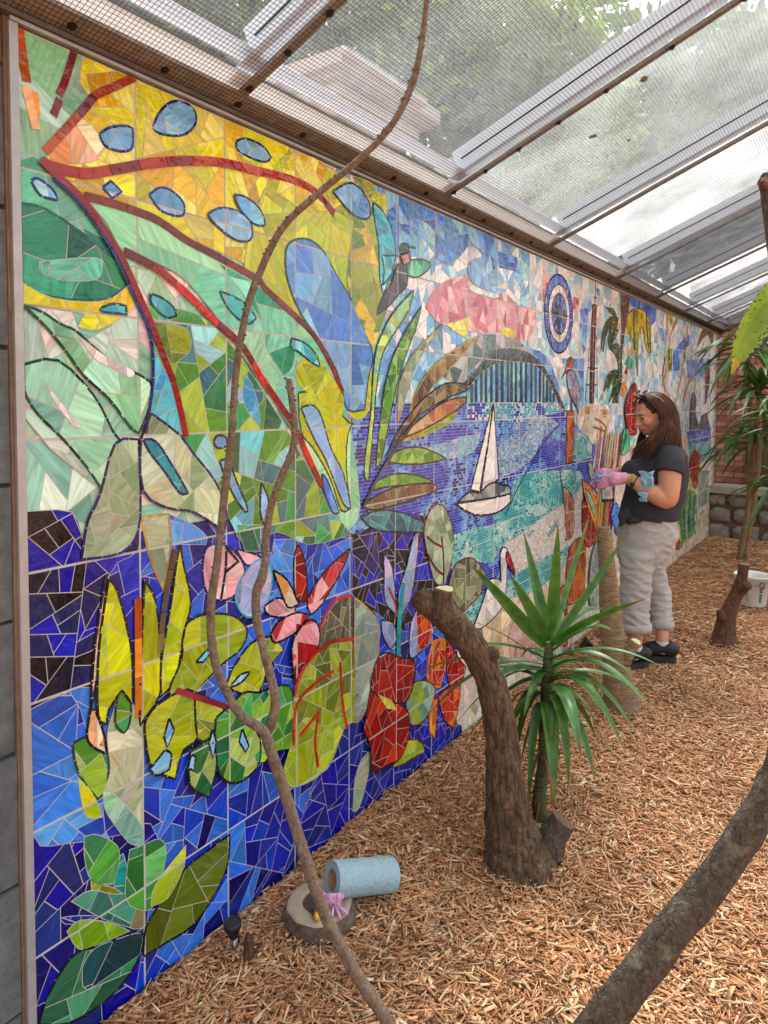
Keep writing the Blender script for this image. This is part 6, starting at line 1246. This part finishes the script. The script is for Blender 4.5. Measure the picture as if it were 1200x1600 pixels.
e=MB(); a=[(-W_-ex,-ex,ez+.035),(ex,-ex,ez+.035),(ex,L_-.45+ex,ez+.035),(-W_-ex,L_-.45+ex,ez+.035)]; b=[(-W_+.3,.45,ez+.5),(-.3,.45,ez+.5),(-.3,L_-.9,ez+.5),(-W_+.3,L_-.9,ez+.5)]
e.add(a+b,((0,1,5,4),(1,2,6,5),(2,3,7,6),(3,0,4,7),(4,5,6,7),(3,2,1,0))); e.build('roof',M_ROOFT,hs_)
e=MB()
for k in range(5): e.tube([(ex+.04,-ex+k*.3*1.0,ez-.03),(ex+.04,-ex+(k+1)*.3,ez-.03)],.045,10)
e.build('gutter',M_SOFFIT,hs_,True)
M_LEAFT=leafmat('tree_leaf','4c6a28','8a9a44',.5,.35); M_TRK=barkmat('tree_bark','40342a','6c5a4a',(1,1,.3),12,.8)
def tree(base,crown,rx,ry,rz,n,ls,label,seed,clumps=26,tint=(1,1,1)):
    rn=random.Random(seed); g=np.random.default_rng(seed); base=Vector(base); crown=Vector(crown); t=tag(empty('leafy_tree',base),label,'tree','trees beyond the roof')
    e=MB(); c=crown-base; bark(e,[Vector((0,0,-.2)),Vector((c.x*.2,c.y*.2,c.z*.35)),Vector((c.x*.7,c.y*.7,c.z*.75)),Vector((c.x,c.y,c.z+rz*.3))],[.26,.20,.15,.05],14,8,.08,seed=seed)
    cl=[]
    for k in range(clumps):
        while True:
            p=Vector((rn.uniform(-1,1),rn.uniform(-1,1),rn.uniform(-1,1)))
            if .25<p.length<1: break
        q=Vector((p.x*rx,p.y*ry,p.z*rz)); cl.append((q,rn.uniform(.22,.42)*min(rx,rz)))
        if k%2==0: e.tube([c+Vector((0,0,-rz*.3)),c+q*.5+Vector((0,0,-.1*rz)),c+q],[.07,.045,.012],6)
    e.build('trunk',M_TRK,t,True)
    per=n//clumps; V=[];Cl=[]
    for q,r in cl:
        k=per; d=g.normal(0,1,(k,3)); d/=np.linalg.norm(d,axis=1)[:,None]; rr=r*g.uniform(.25,1,k)**.5
        P=np.array(c+q)[None]+d*rr[:,None]; a=g.normal(0,1,(k,3)); a/=np.linalg.norm(a,axis=1)[:,None]; b=np.cross(a,g.normal(0,1,(k,3))); b/=np.linalg.norm(b,axis=1)[:,None]
        s=ls*g.uniform(.6,1.4,k)[:,None]; nrm=np.cross(a,b)
        V.append(np.stack([P-a*s,P+b*s*.45+nrm*s*.12,P+a*s,P-b*s*.45+nrm*s*.12],1)); cc=g.uniform(.6,1.35,k)[:,None]*np.array(tint)[None]*np.array([1,1,.8])[None]*rn.uniform(.75,1.25); Cl.append(cc)
    V=np.concatenate(V); Cl=np.concatenate(Cl); m_=len(V); me=bpy.data.meshes.new('crown'); me.from_pydata(V.reshape(-1,3).tolist(),[],np.arange(m_*4).reshape(-1,4).tolist()); at_=me.attributes.new('Col','FLOAT_COLOR','FACE'); at_.data.foreach_set('color',np.concatenate([Cl,np.ones((m_,1))],1).astype(np.float32).ravel()); me.materials.append(M_LEAFT); link('crown',me,t)
def tree_at(x,y,d,*a,**k):
    c=at(x,y,d); tree((c.x-.3,c.y+.2,0),tuple(c),*a,**k)
tree_at(330,40,10.5,2.6,2.6,2.4,11000,.10,'dark leafy tree behind the first roof panes at upper left',101,34,(.62,.68,.62))
tree_at(660,110,13.0,3.3,3.6,3.1,26000,.12,'large olive green tree behind the house corner',102,70,(1.05,1.08,.95))
tree_at(1045,250,17,3.3,3.3,3.1,20000,.15,'pale green tree seen through the milky roof panes',103,60,(.55,.6,.5))
tree_at(930,290,21,5.5,4.0,2.6,20000,.18,'low wide tree far behind the roof panes',104,60,(.5,.55,.48))
# ------------------------------------------------------------------ the woman cleaning the mural
DP=4.40; PXM=DP/FPX
SKIN=mat('skin','c28a6a',.5,.10,30,.08,220,spec=.4); M_TEE=mat('charcoal_tee','2e2d33',.9,.12,60,.25,300); M_TRO=mat('grey_linen','a8a4a0',.95,.07,90,.3,400); M_HAIR=mat('brown_hair','1c110c',.5,.35,14,.3,80,stretch=(1,1,.15),col2='5c3824',spec=.25)
M_SOCK=mat('white_sock','c9c6cc',.95,.06,60,.4,200); M_SHOE=mat('black_shoe','1b1b1e',.6,.25,40,.3,160); M_SOLE=mat('shoe_sole','2c2c2e',.8,.2,40); M_GLV=mat('lilac_pink_glove','cf94ae',.55,.10,20,.25,70)
def pt(x,y,s=0): return at(x,y,DP-s)
def remesh(e,voxel,smooth=6,disp=None,name='tmp'):
    me=bpy.data.meshes.new('tmp'); me.from_pydata([tuple(p) for p in e.v],[],e.f); o=bpy.data.objects.new('tmp',me); COL.objects.link(o)
    r=o.modifiers.new('r','REMESH'); r.mode='VOXEL'; r.voxel_size=voxel; r.use_smooth_shade=True
    s=o.modifiers.new('s','SMOOTH'); s.factor=.5; s.iterations=smooth
    dg=bpy.context.evaluated_depsgraph_get(); dg.update(); m2=bpy.data.meshes.new_from_object(o.evaluated_get(dg)); bpy.data.objects.remove(o); bpy.data.meshes.remove(me)
    if disp:
        n=len(m2.vertices); co=np.zeros(n*3,dtype=np.float32); m2.vertices.foreach_get('co',co); co=co.reshape(-1,3); no=np.zeros(n*3,dtype=np.float32); m2.vertices.foreach_get('normal',no); no=no.reshape(-1,3)
        d=np.array([disp(Vector(c)) for c in co.tolist()],dtype=np.float32); co=co+no*d[:,None]; m2.vertices.foreach_set('co',co.ravel())
    m2.polygons.foreach_set('use_smooth',[True]*len(m2.polygons)); m2.update(); return m2
def ringtube(e,rows,n=28):
    """closed loft of (x,y,s, rf px, rs m) elliptical sections facing up the body"""
    vs=[]; fs=[]
    for (x,y,s,rf,rs) in rows:
        c=pt(x,y,s)
        for k in range(n):
            a=2*math.pi*k/n; ca,sa=math.cos(a),math.sin(a); vs.append(c+rt*rf*PXM*math.copysign(abs(ca)**.9,ca)-fw*rs*math.copysign(abs(sa)**.9,sa))
    for j in range(len(rows)-1):
        for k in range(n): fs.append((j*n+k,j*n+(k+1)%n,(j+1)*n+(k+1)%n,(j+1)*n+k))
    fs.append(tuple(range(n))); fs.append(tuple((len(rows)-1)*n+k for k in range(n))[::-1]); e.add(vs,fs)
def limb(e,rows,n=16,sub=5):
    P=catmull([pt(*r[:3]) for r in rows],sub); e.tube(P,interp([r[3]*PXM for r in rows],sub),n)
pbase=pt(1005,1043); pbase.z=0
person=tag(empty('person',pbase),'woman in charcoal tee and rolled linen trousers wearing pink gloves, cleaning the mural','person')
def pb(me,name,mt,parent=person):
    if isinstance(me,MB): o=me.build(name,mt,parent,True)
    else: me.name=name; me.materials.append(mt); o=link(name,me,parent)
    if parent is person: o.location=-pbase
    return o
# body (skin): head, neck, arms, legs and trunk in one surface
e=MB()
Hc=pt(1019,647); hf=(-rt*math.cos(.24)-fw*math.sin(.24)); hf=(hf-upv*.30).normalized(); hl=Vector((0,0,1)).cross(hf).normalized(); hu=hf.cross(hl).normalized()
HM=Matrix((hf,hl,hu)).transposed()      # local head axes: x forward, y her left, z up
def hp(x,y,z): return Hc+HM@Vector((x,y,z))
def hb(c,r,n=16,m=11): e.ball(hp(*c),r,n,m,M=HM)
hb((-.012,0,.028),(.108,.082,.098)); hb((.040,0,-.030),(.060,.060,.088)); hb((.058,0,-.092),(.034,.034,.028)); hb((.005,0,-.060),(.070,.066,.050))
hb((.084,0,.024),(.022,.054,.022)); hb((.068,.040,-.028),(.030,.024,.026)); hb((.068,-.040,-.028),(.030,.024,.026))
e.tube([hp(.098,0,.012),hp(.112,0,-.014),hp(.124,0,-.034),hp(.108,0,-.044)],[.010,.011,.014,.010],10); hb((.104,.013,-.038),(.011,.009,.009)); hb((.104,-.013,-.038),(.011,.009,.009))
hb((.094,0,-.064),(.016,.026,.0085)); hb((.091,0,-.078),(.016,.023,.009)); hb((.086,.030,.002),(.016,.018,.014)); hb((.086,-.030,.002),(.016,.018,.014))
hb((-.02,.084,-.02),(.022,.010,.032)); hb((-.02,-.084,-.02),(.022,.010,.032))
limb(e,[(1026,664,0,14),(1031,682,0,14.5),(1034,702,0,18)],18)
ringtube(e,[(1034,706,0,24,.12),(1030,735,0,38,.155),(1018,790,0,38,.145),(1012,845,0,36,.15),(1008,872,0,26,.13)])
limb(e,[(1048,712,.13,16),(1046,740,.175,17.5),(1045,768,.20,15.5),(1041,781,.20,14),(1020,771,.19,13),(1000,758,.17,11),(986,750,.145,8.5),(976,747,.13,8)],18)
limb(e,[(1008,712,-.14,15),(1003,735,-.19,14),(997,748,-.16,12),(982,736,-.10,10.5),(966,738,-.05,8),(955,741,-.02,7.5)],16)
limb(e,[(1000,870,.085,19),(993,925,.098,15),(991,960,.098,13),(992,985,.098,12),(993,1008,.098,9.5),(993,1020,.098,9.6)],16)
limb(e,[(1022,866,-.085,18),(1020,895,-.092,14),(1027,930,-.085,12.5),(1032,958,-.06,12),(1034,980,-.03,11.5),(1035,1000,0,9.2),(1035,1012,0,9.4)],16)
pb(remesh(e,.0062,4),'body',SKIN)
# face details
M_EYE=mat('eye_dark','1c120e',.25,.1,20); M_BROW=mat('eyebrow','2c1c14',.8,.2,60); M_LIP=mat('lips','a05a50',.45,.1,40); M_LID=mat('eye_shade','7c4c3c',.7,.1,40)
for sgn in (1,-1):
    e=MB(); e.ball(hp(.0935,.032*sgn,-.0015),(.008,.013,.0045),10,7,M=HM); pb(e,'eye',M_EYE)
    e=MB(); e.tube([hp(.103,.014*sgn,.020),hp(.101,.030*sgn,.026),hp(.089,.050*sgn,.020)],[.003,.0038,.002],7); pb(e,'eyebrow',M_BROW)
    e=MB(); e.tube([hp(.100,.018*sgn,.004),hp(.102,.032*sgn,.0075),hp(.092,.047*sgn,.003)],[.0022,.0032,.002],7); pb(e,'eyelid',M_LID)
e=MB(); e.tube([hp(.092,.026,-.071),hp(.106,.010,-.066),hp(.107,0,-.0675),hp(.106,-.010,-.066),hp(.092,-.026,-.071)],[.002,.0048,.0052,.0048,.002],8); e.tube([hp(.091,.023,-.073),hp(.104,.008,-.0775),hp(.104,-.008,-.0775),hp(.091,-.023,-.073)],[.002,.0055,.0055,.002],8); pb(e,'lips',M_LIP)
# hair: scalp shell and long locks
e=MB(); e.ball(hp(-.020,0,.038),(.106,.090,.098),20,14,M=HM); e.ball(hp(-.040,0,-.01),(.082,.088,.100),18,12,M=HM)
limb(e,[(1034,642,.03,11),(1042,668,.05,15),(1047,700,.06,12)],14); limb(e,[(1036,642,-.02,11),(1047,676,0,15),(1058,710,.03,10)],14)
sh_=remesh(e,.008,5,lambda p:.0035*noise.noise(Vector((p.x*38,p.y*38,p.z*5)))+.002*noise.noise(Vector((p.x*90,p.y*90,p.z*9))))
# keep the face clear of the scalp shell
bm=bmesh.new(); bm.from_mesh(sh_); HMI=HM.inverted(); dele=[]
for v in bm.verts:
    q=HMI@(v.co-Hc)
    if q.x>.052+.55*max(0,q.z-.03)+.10*(abs(q.y)<.02) and q.z<.092: dele.append(v)
    elif q.x>.012 and q.z<.012: dele.append(v)
bmesh.ops.delete(bm,geom=dele,context='VERTS'); bm.to_mesh(sh_); bm.free()
hair=pb(sh_,'hair',M_HAIR)
rnH=random.Random(77); e=MB()
def lock(P,r,n=5): e.tube(catmull(P,6),interp([r*.7]+[r]*(len(P)-2)+[r*.2],6),n,flat=(1.0,.55))
for k in range(210):                       # crown to shoulder, near side and back
    a=rnH.uniform(-.95,1.0); u=rnH.uniform(-1,1)
    p0=hp(.035+rnH.uniform(-.03,.02),rnH.uniform(-.015,.015),.136)
    yy=.086+rnH.uniform(-.004,.012); xx=.050-.125*((u+1)/2)
    p1=hp(xx*.9+.01,yy*.66,.108); p2=hp(xx*.95-.012,yy+.004,.045); p3=hp(xx-.03,yy+.012,-.035)
    ex=1010+42*((u+1)/2)+rnH.uniform(-5,5)
    p4=pt(ex+8,690+rnH.uniform(-6,6),.13-.03*((u+1)/2)+rnH.uniform(-.015,.015)); p5=pt(ex-18*(1-(u+1)/2)+8*((u+1)/2),712+rnH.uniform(-12,12)-4*((u+1)/2),.155-.05*((u+1)/2)+rnH.uniform(-.02,.02))
    lock([p0,p1,p2,p3,p4,p5],rnH.uniform(.0022,.005))
for k in range(70):                        # front lock falling to the chest
    u=rnH.random(); p0=hp(.055+rnH.uniform(-.02,.015),.0,.128); p1=hp(.045-.02*u,.062,.092); p2=hp(.018-.03*u,.092,.02); p3=hp(.0-.03*u,.096,-.055)
    p4=pt(1003+12*u,690,.14+rnH.uniform(-.02,.02)); p5=pt(984+18*u+rnH.uniform(-3,3),711+rnH.uniform(-8,7),.13+rnH.uniform(-.02,.03)); lock([p0,p1,p2,p3,p4,p5],rnH.uniform(.002,.0045))
for k in range(60):                        # far side
    p0=hp(.05+rnH.uniform(-.03,.02),0,.130); p1=hp(.06,-.055,.095); p2=hp(.045,-.088,.03); p3=hp(.02,-.09,-.05); p4=pt(1000+rnH.uniform(-6,10),694,-.08); p5=pt(992+rnH.uniform(-6,12),712+rnH.uniform(-6,6),-.05); lock([p0,p1,p2,p3,p4,p5],rnH.uniform(.002,.004))
for k in range(110):                       # back
    a=rnH.uniform(-.9,.9); p0=hp(-.01,rnH.uniform(-.02,.02),.137); p1=hp(-.075,.05*a,.108); p2=hp(-.124,.072*a,.02); p3=hp(-.118,.078*a,-.06); p4=pt(1053+rnH.uniform(-4,6),692,.05*a+.02); p5=pt(1066+rnH.uniform(-10,6),722+rnH.uniform(-12,10),.06*a+.03); lock([p0,p1,p2,p3,p4,p5],rnH.uniform(.002,.0045))
lk=e.build('locks',M_HAIR,hair,True)
# sunglasses pushed up on the hair
M_FRAME=mat('glasses_frame','b8b0a8',.3,.1,30,metal=.6); M_SLENS=mat('dark_lens','4a4440',.15,.1,20)
sg=MB()
for sgn in (1,-1):
    c=Vector((.040,.036*sgn,.147)); P=[hp(c.x+.020*math.cos(a),c.y+.028*math.sin(a),c.z+.002-.010*math.cos(a)) for a in [2*math.pi*i/18 for i in range(19)]]; sg.tube(P,.0026,6,False)
    sg.tube([hp(.034,.064*sgn,.147),hp(-.02,.088*sgn,.095),hp(-.06,.094*sgn,.03)],[.0026,.0026,.002],6)
sg.tube([hp(.052,.009,.146),hp(.056,0,.146),hp(.052,-.009,.146)],.0024,6)
so=pb(sg,'sunglasses',M_FRAME)
for sgn in (1,-1):
    e=MB(); c=Vector((.040,.036*sgn,.148)); n=16; e.add([hp(*c)]+[hp(c.x+.019*math.cos(a),c.y+.027*math.sin(a),c.z+.001-.0095*math.cos(a)) for a in [2*math.pi*i/n for i in range(n)]],[(0,1+k,1+(k+1)%n) for k in range(n)]); e.build('lens',M_SLENS,so)
# tee shirt
e=MB()
ringtube(e,[(1034,693,0,17,.085),(1036,700,0,27,.145),(1035,712,0,34,.172),(1029,735,0,42.5,.176),(1025,760,0,45,.166),(1019,785,0,45,.160),(1014,803,0,44.5,.162),(1014,812,0,43,.160)],36)
e.ball(pt(990,738,.06),(.075,.075,.075),14,10); e.ball(pt(990,738,-.06),(.075,.075,.075),14,10)
limb(e,[(1046,706,.11,17.5),(1047,722,.160,20.5),(1045,740,.182,21.5)],20,6); limb(e,[(1010,706,-.12,18),(1004,724,-.175,20),(1002,737,-.20,20)],20,6)
def tee_d(p):
    q=Vector((p.x*9,p.y*9,p.z*15)); return .005*noise.noise(q)+.0045*(1-abs(noise.noise(Vector((p.x*7+p.z*6,p.y*7,p.z*11)))))-.002
pb(remesh(e,.0072,7,tee_d),'tee_shirt',M_TEE)
e=MB(); crump=[(978,800),(972,806),(983,812)]
for k,(x,y) in enumerate(crump): e.ball(pt(x,y,.10),(.03,.03,.03),10,8)
limb(e,[(980,806,.11,6),(990,813,.15,6),(1002,812,.175,3.5)],10); limb(e,[(978,806,.10,6),(972,816,.11,5),(968,822,.10,2)],10)
pb(remesh(e,.006,4,lambda p:.005*noise.noise(p*40)),'shirt_knot',M_TEE)
# linen trousers with rolled cuffs
e=MB()
ringtube(e,[(1013,803,0,41.5,.152),(1012,815,0,43,.162),(1012,836,0,44,.172),(1007,856,0,40,.172),(1002,874,0,33,.160),(1000,886,0,27,.14)],36)
limb(e,[(998,862,.080,27),(994,900,.092,23),(992,930,.098,21.5),(991,955,.098,21),(992,981,.098,22)],24,6)
limb(e,[(1018,862,-.080,26),(1018,895,-.092,21),(1028,930,-.088,19),(1031,955,-.065,17),(1033,975,-.045,17)],24,6)
e.ball(pt(1036,838,0),(.058,.08,.075),14,10)
def tro_d(p):
    z=p.z; return .011*(1-abs(noise.noise(Vector((p.x*7+z*5,p.y*7,z*17+3*noise.noise(Vector((p.x*5,p.y*5,2))))))))**3+.008*(1-abs(noise.noise(Vector((p.x*10-z*8,p.y*10,z*24+5)))))**3-.008
pb(remesh(e,.0075,5,tro_d),'trousers',M_TRO)
for (x,y,s,r) in ((992,978,.098,23.2),(1033,973,-.045,18.2)):
    e=MB(); c=pt(x,y,s); n=30; vs=[];fs=[]; prof=((.98,-.026),(1.06,-.026),(1.075,-.005),(1.06,.018),(1.0,.022))
    for j,(f_,z) in enumerate(prof):
        for k in range(n): a=2*math.pi*k/n; w=1+.03*noise.noise(Vector((math.cos(a)*2,math.sin(a)*2,j*.4+x))); vs.append(c+rt*math.cos(a)*r*PXM*f_*w-fw*math.sin(a)*r*PXM*f_*w+Vector((0,0,z+.006*noise.noise(Vector((math.cos(a),math.sin(a),x))))))
    for j in range(len(prof)-1):
        for k in range(n): fs.append((j*n+k,j*n+(k+1)%n,(j+1)*n+(k+1)%n,(j+1)*n+k))
    e.add(vs,fs); pb(e,'cuff',M_TRO)
e=MB(); e.tube([pt(1000,812,.185),pt(1030,816,.17),pt(1058,818,.06)],[.006,.006,.005],8); pb(e,'belt_cord',M_SHOE)
# socks and shoes
fh_=Vector((-rt0.y,rt0.x,0))
for (A_,dr) in ((pt(1035,1006,0),(-rt0*.93+fh_*.30)),(pt(993,1014,.098),(-rt0*.98-fh_*.10))):
    A_.z=0; dr=dr.normalized()
    e=MB(); e.tube([A_+Vector((0,0,.078)),A_+Vector((0,0,.092)),A_+Vector((0,0,.115)),A_+Vector((0,0,.128))],[.044,.0425,.0410,.0412],18); pb(e,'sock',M_SOCK)
    T=A_+dr*.175; Hh=A_-dr*.060; T.z=.036; Hh.z=.040; d=(Hh-T)
    e=MB()
    e.tube([T+d*-.06+Vector((0,0,-.006)),T+d*.04,T+d*.22+Vector((0,0,.010)),T+d*.45+Vector((0,0,.030)),T+d*.70+Vector((0,0,.044)),T+d*.95+Vector((0,0,.046)),T+d*1.12+Vector((0,0,.03))],[.022,.036,.043,.047,.048,.047,.034],16)
    sm=remesh(e,.006,4)
    for v in sm.vertices: v.co.z=max(v.co.z,.020)
    sho=pb(sm,'shoe',M_SHOE)
    e=MB(); sd=d.cross(Vector((0,0,1))).normalized(); out=[]
    for k in range(24):
        a=2*math.pi*k/24; tt=.5-.60*math.cos(a); w=.0455*abs(math.sin(a))**.6*(1.05 if tt<.5 else .88); out.append(T+d*tt+sd*math.copysign(w,math.sin(a)))
    vs=[Vector((p.x,p.y,-.004)) for p in out]+[Vector((p.x,p.y,.034)) for p in out]; e.add(vs,[tuple(range(24))[::-1],tuple(range(24,48))]+[(k,(k+1)%24,24+(k+1)%24,24+k) for k in range(24)]); o=e.build('sole',M_SOLE,sho)
    e=MB(); m_=T+d*.42+sd*.0; e.bar(T+d*.55-fw*.040+Vector((0,0,.02)),T+d*.75-fw*.040+Vector((0,0,.022)),.006,.008); e.build('shoe_stripe',M_SOCK,sho)
# gloved hands: palm, four fingers, thumb, curled round cloth and can
def glove(wrist,palm,fdir,side,nrm,name,curl):
    e=MB(); wrist,palm=Vector(wrist),Vector(palm)
    e.tube([wrist,wrist.lerp(palm,.35),palm],[.034,.036,.040],14,flat=(1,1)); 
    e.ball(palm,(.044,.044,.044),14,10)
    for k in range(4):
        o=side*((k-1.5)*.020); L=(.080,.090,.085,.066)[k]; b=palm+o+fdir*.030; p1=b+fdir*L*.45+nrm*L*.10; p2=p1+(fdir*math.cos(curl)+nrm*math.sin(curl))*L*.35; p3=p2+(fdir*math.cos(curl*2)+nrm*math.sin(curl*2))*L*.32
        e.tube(catmull([b,p1,p2,p3],4),interp([.0125,.0115,.0105,.0085],4),10)
    b=palm-side*.030+fdir*.0; e.tube(catmull([b-fdir*.01,b-side*.022+fdir*.020+nrm*.012,b-side*.018+fdir*.045+nrm*.034,b-side*.004+fdir*.060+nrm*.044],4),interp([.015,.013,.0115,.009],4),10)
    return pb(remesh(e,.0045,3,lambda p:.0026*noise.noise(p*70)+.0018*noise.noise(p*150)),name,M_GLV)
g1=glove(pt(980,747,.135),pt(960,748,.115),(-rt*.93-Vector((0,0,.28))).normalized(),(-fw*.30+Vector((0,0,.95))).normalized(),(fw*.9-Vector((0,0,.1))).normalized(),'glove',.85)
g2=glove(pt(957,741,-.02),pt(944,742,.0),(-rt*.75-Vector((0,0,.55))).normalized(),(-fw*.2+Vector((0,0,.8))-rt*.4).normalized(),(-fw*.8-rt*.1).normalized(),'glove',.8)
e=MB(); 
for (x,y,s,r) in ((981,746,.135,.040),(978,746,.135,.042)): e.ball(pt(x,y,s),(r*.5,r*.9,r*.9),12,8)
# wrist band
M_BAND=mat('olive_wristband','8a8a3c',.7,.1,30); e=MB(); a0=pt(989,751,.150); a1=pt(984,749,.141); e.tube([a0,a1],[.040,.0385],18,False); pb(e,'wristband',M_BAND)
e=MB(); a0=pt(993,754,.157); a1=pt(991,753,.154); e.tube([a0,a1],[.0425,.042],18,False); e.ball(pt(988,757,.185),(.014,.008,.014),10,6); pb(e,'watch',M_SHOE)
# spray can in the gloved hands
M_CAN=mat('can_metal','9a9a98',.32,.08,20,metal=.8); M_CANR=mat('can_red_print','9c3a34',.5,.1,20); M_CANW=mat('can_label','c8c4be',.5,.05,20)
c1=pt(950,783,.07); c0=pt(947,748,.06); ax=(c0-c1).normalized(); cn=tag(empty('spray_can',c1),'silver cleaner can with a red label held in the pink gloves','spray can'); Mx=ax.to_track_quat('Z','Y').to_matrix(); Lc=(c0-c1).length
e=MB(); lathe(e,[(.0001,.002),(.034,.002),(.0385,.012),(.0385,Lc-.02),(.030,Lc),(.0001,Lc)],32,M=Mx); e.build('can_body',M_CAN,cn,True)
e=MB(); lathe(e,[(.033,-.003),(.0392,-.002),(.0396,.006),(.0392,.012)],32,M=Mx); e.build('bottom_rim',M_SHOE,cn,True)
view=(CAMV-c1); va=math.atan2((Mx.transposed()@view).y,(Mx.transposed()@view).x)
def canpatch(z0,z1,a0,a1,r,mt,name):
    e=MB(); n=8; vs=[]
    for zz in (z0,z1):
        for k in range(n+1): a=va+a0+(a1-a0)*k/n; vs.append(Mx@Vector((r*math.cos(a),r*math.sin(a),zz)))
    e.add(vs,[(k,k+1,n+2+k,n+1+k) for k in range(n)]); return e.build(name,mt,cn,True)
lb_=canpatch(.018,.075,-.9,.9,.0388,M_CANW,'label'); canpatch(.030,.066,-.35,.45,.0391,M_CANR,'red_print')
for k in range(4): canpatch(.034+k*.008,.038+k*.008,-.28,.36,.0394,M_CANW,'print_line')
# cloths
M_CLOTH=mat('blue_cloth','6e9fb8',.95,.25,40,.5,120,col2='a6c8d6'); M_CLOTH2=mat('blue_white_cloth','5c82c8',.95,.2,30,.4,100,col2='c4d2e8')
cc=pt(1016,752,.255); t=tag(empty('cleaning_cloth',cc),'crumpled light blue cloth tucked at the elbow of the woman','cloth')
cloth((0,0,0),.098,.112,11,10,.35,.006,.030).build('fold',M_CLOTH,t,True); cloth(pt(1008,776,.232)-cc,.062,.060,15,8,.4,.005,.016).build('hanging_end',M_CLOTH,t,True)
cc=pt(941,748,.09); t=tag(empty('polishing_cloth',cc),'small blue and white cloth bunched between the pink gloves','cloth'); cloth((0,0,0),.075,.055,19,10,.1,.005,.024).build('fold',M_CLOTH2,t,True)
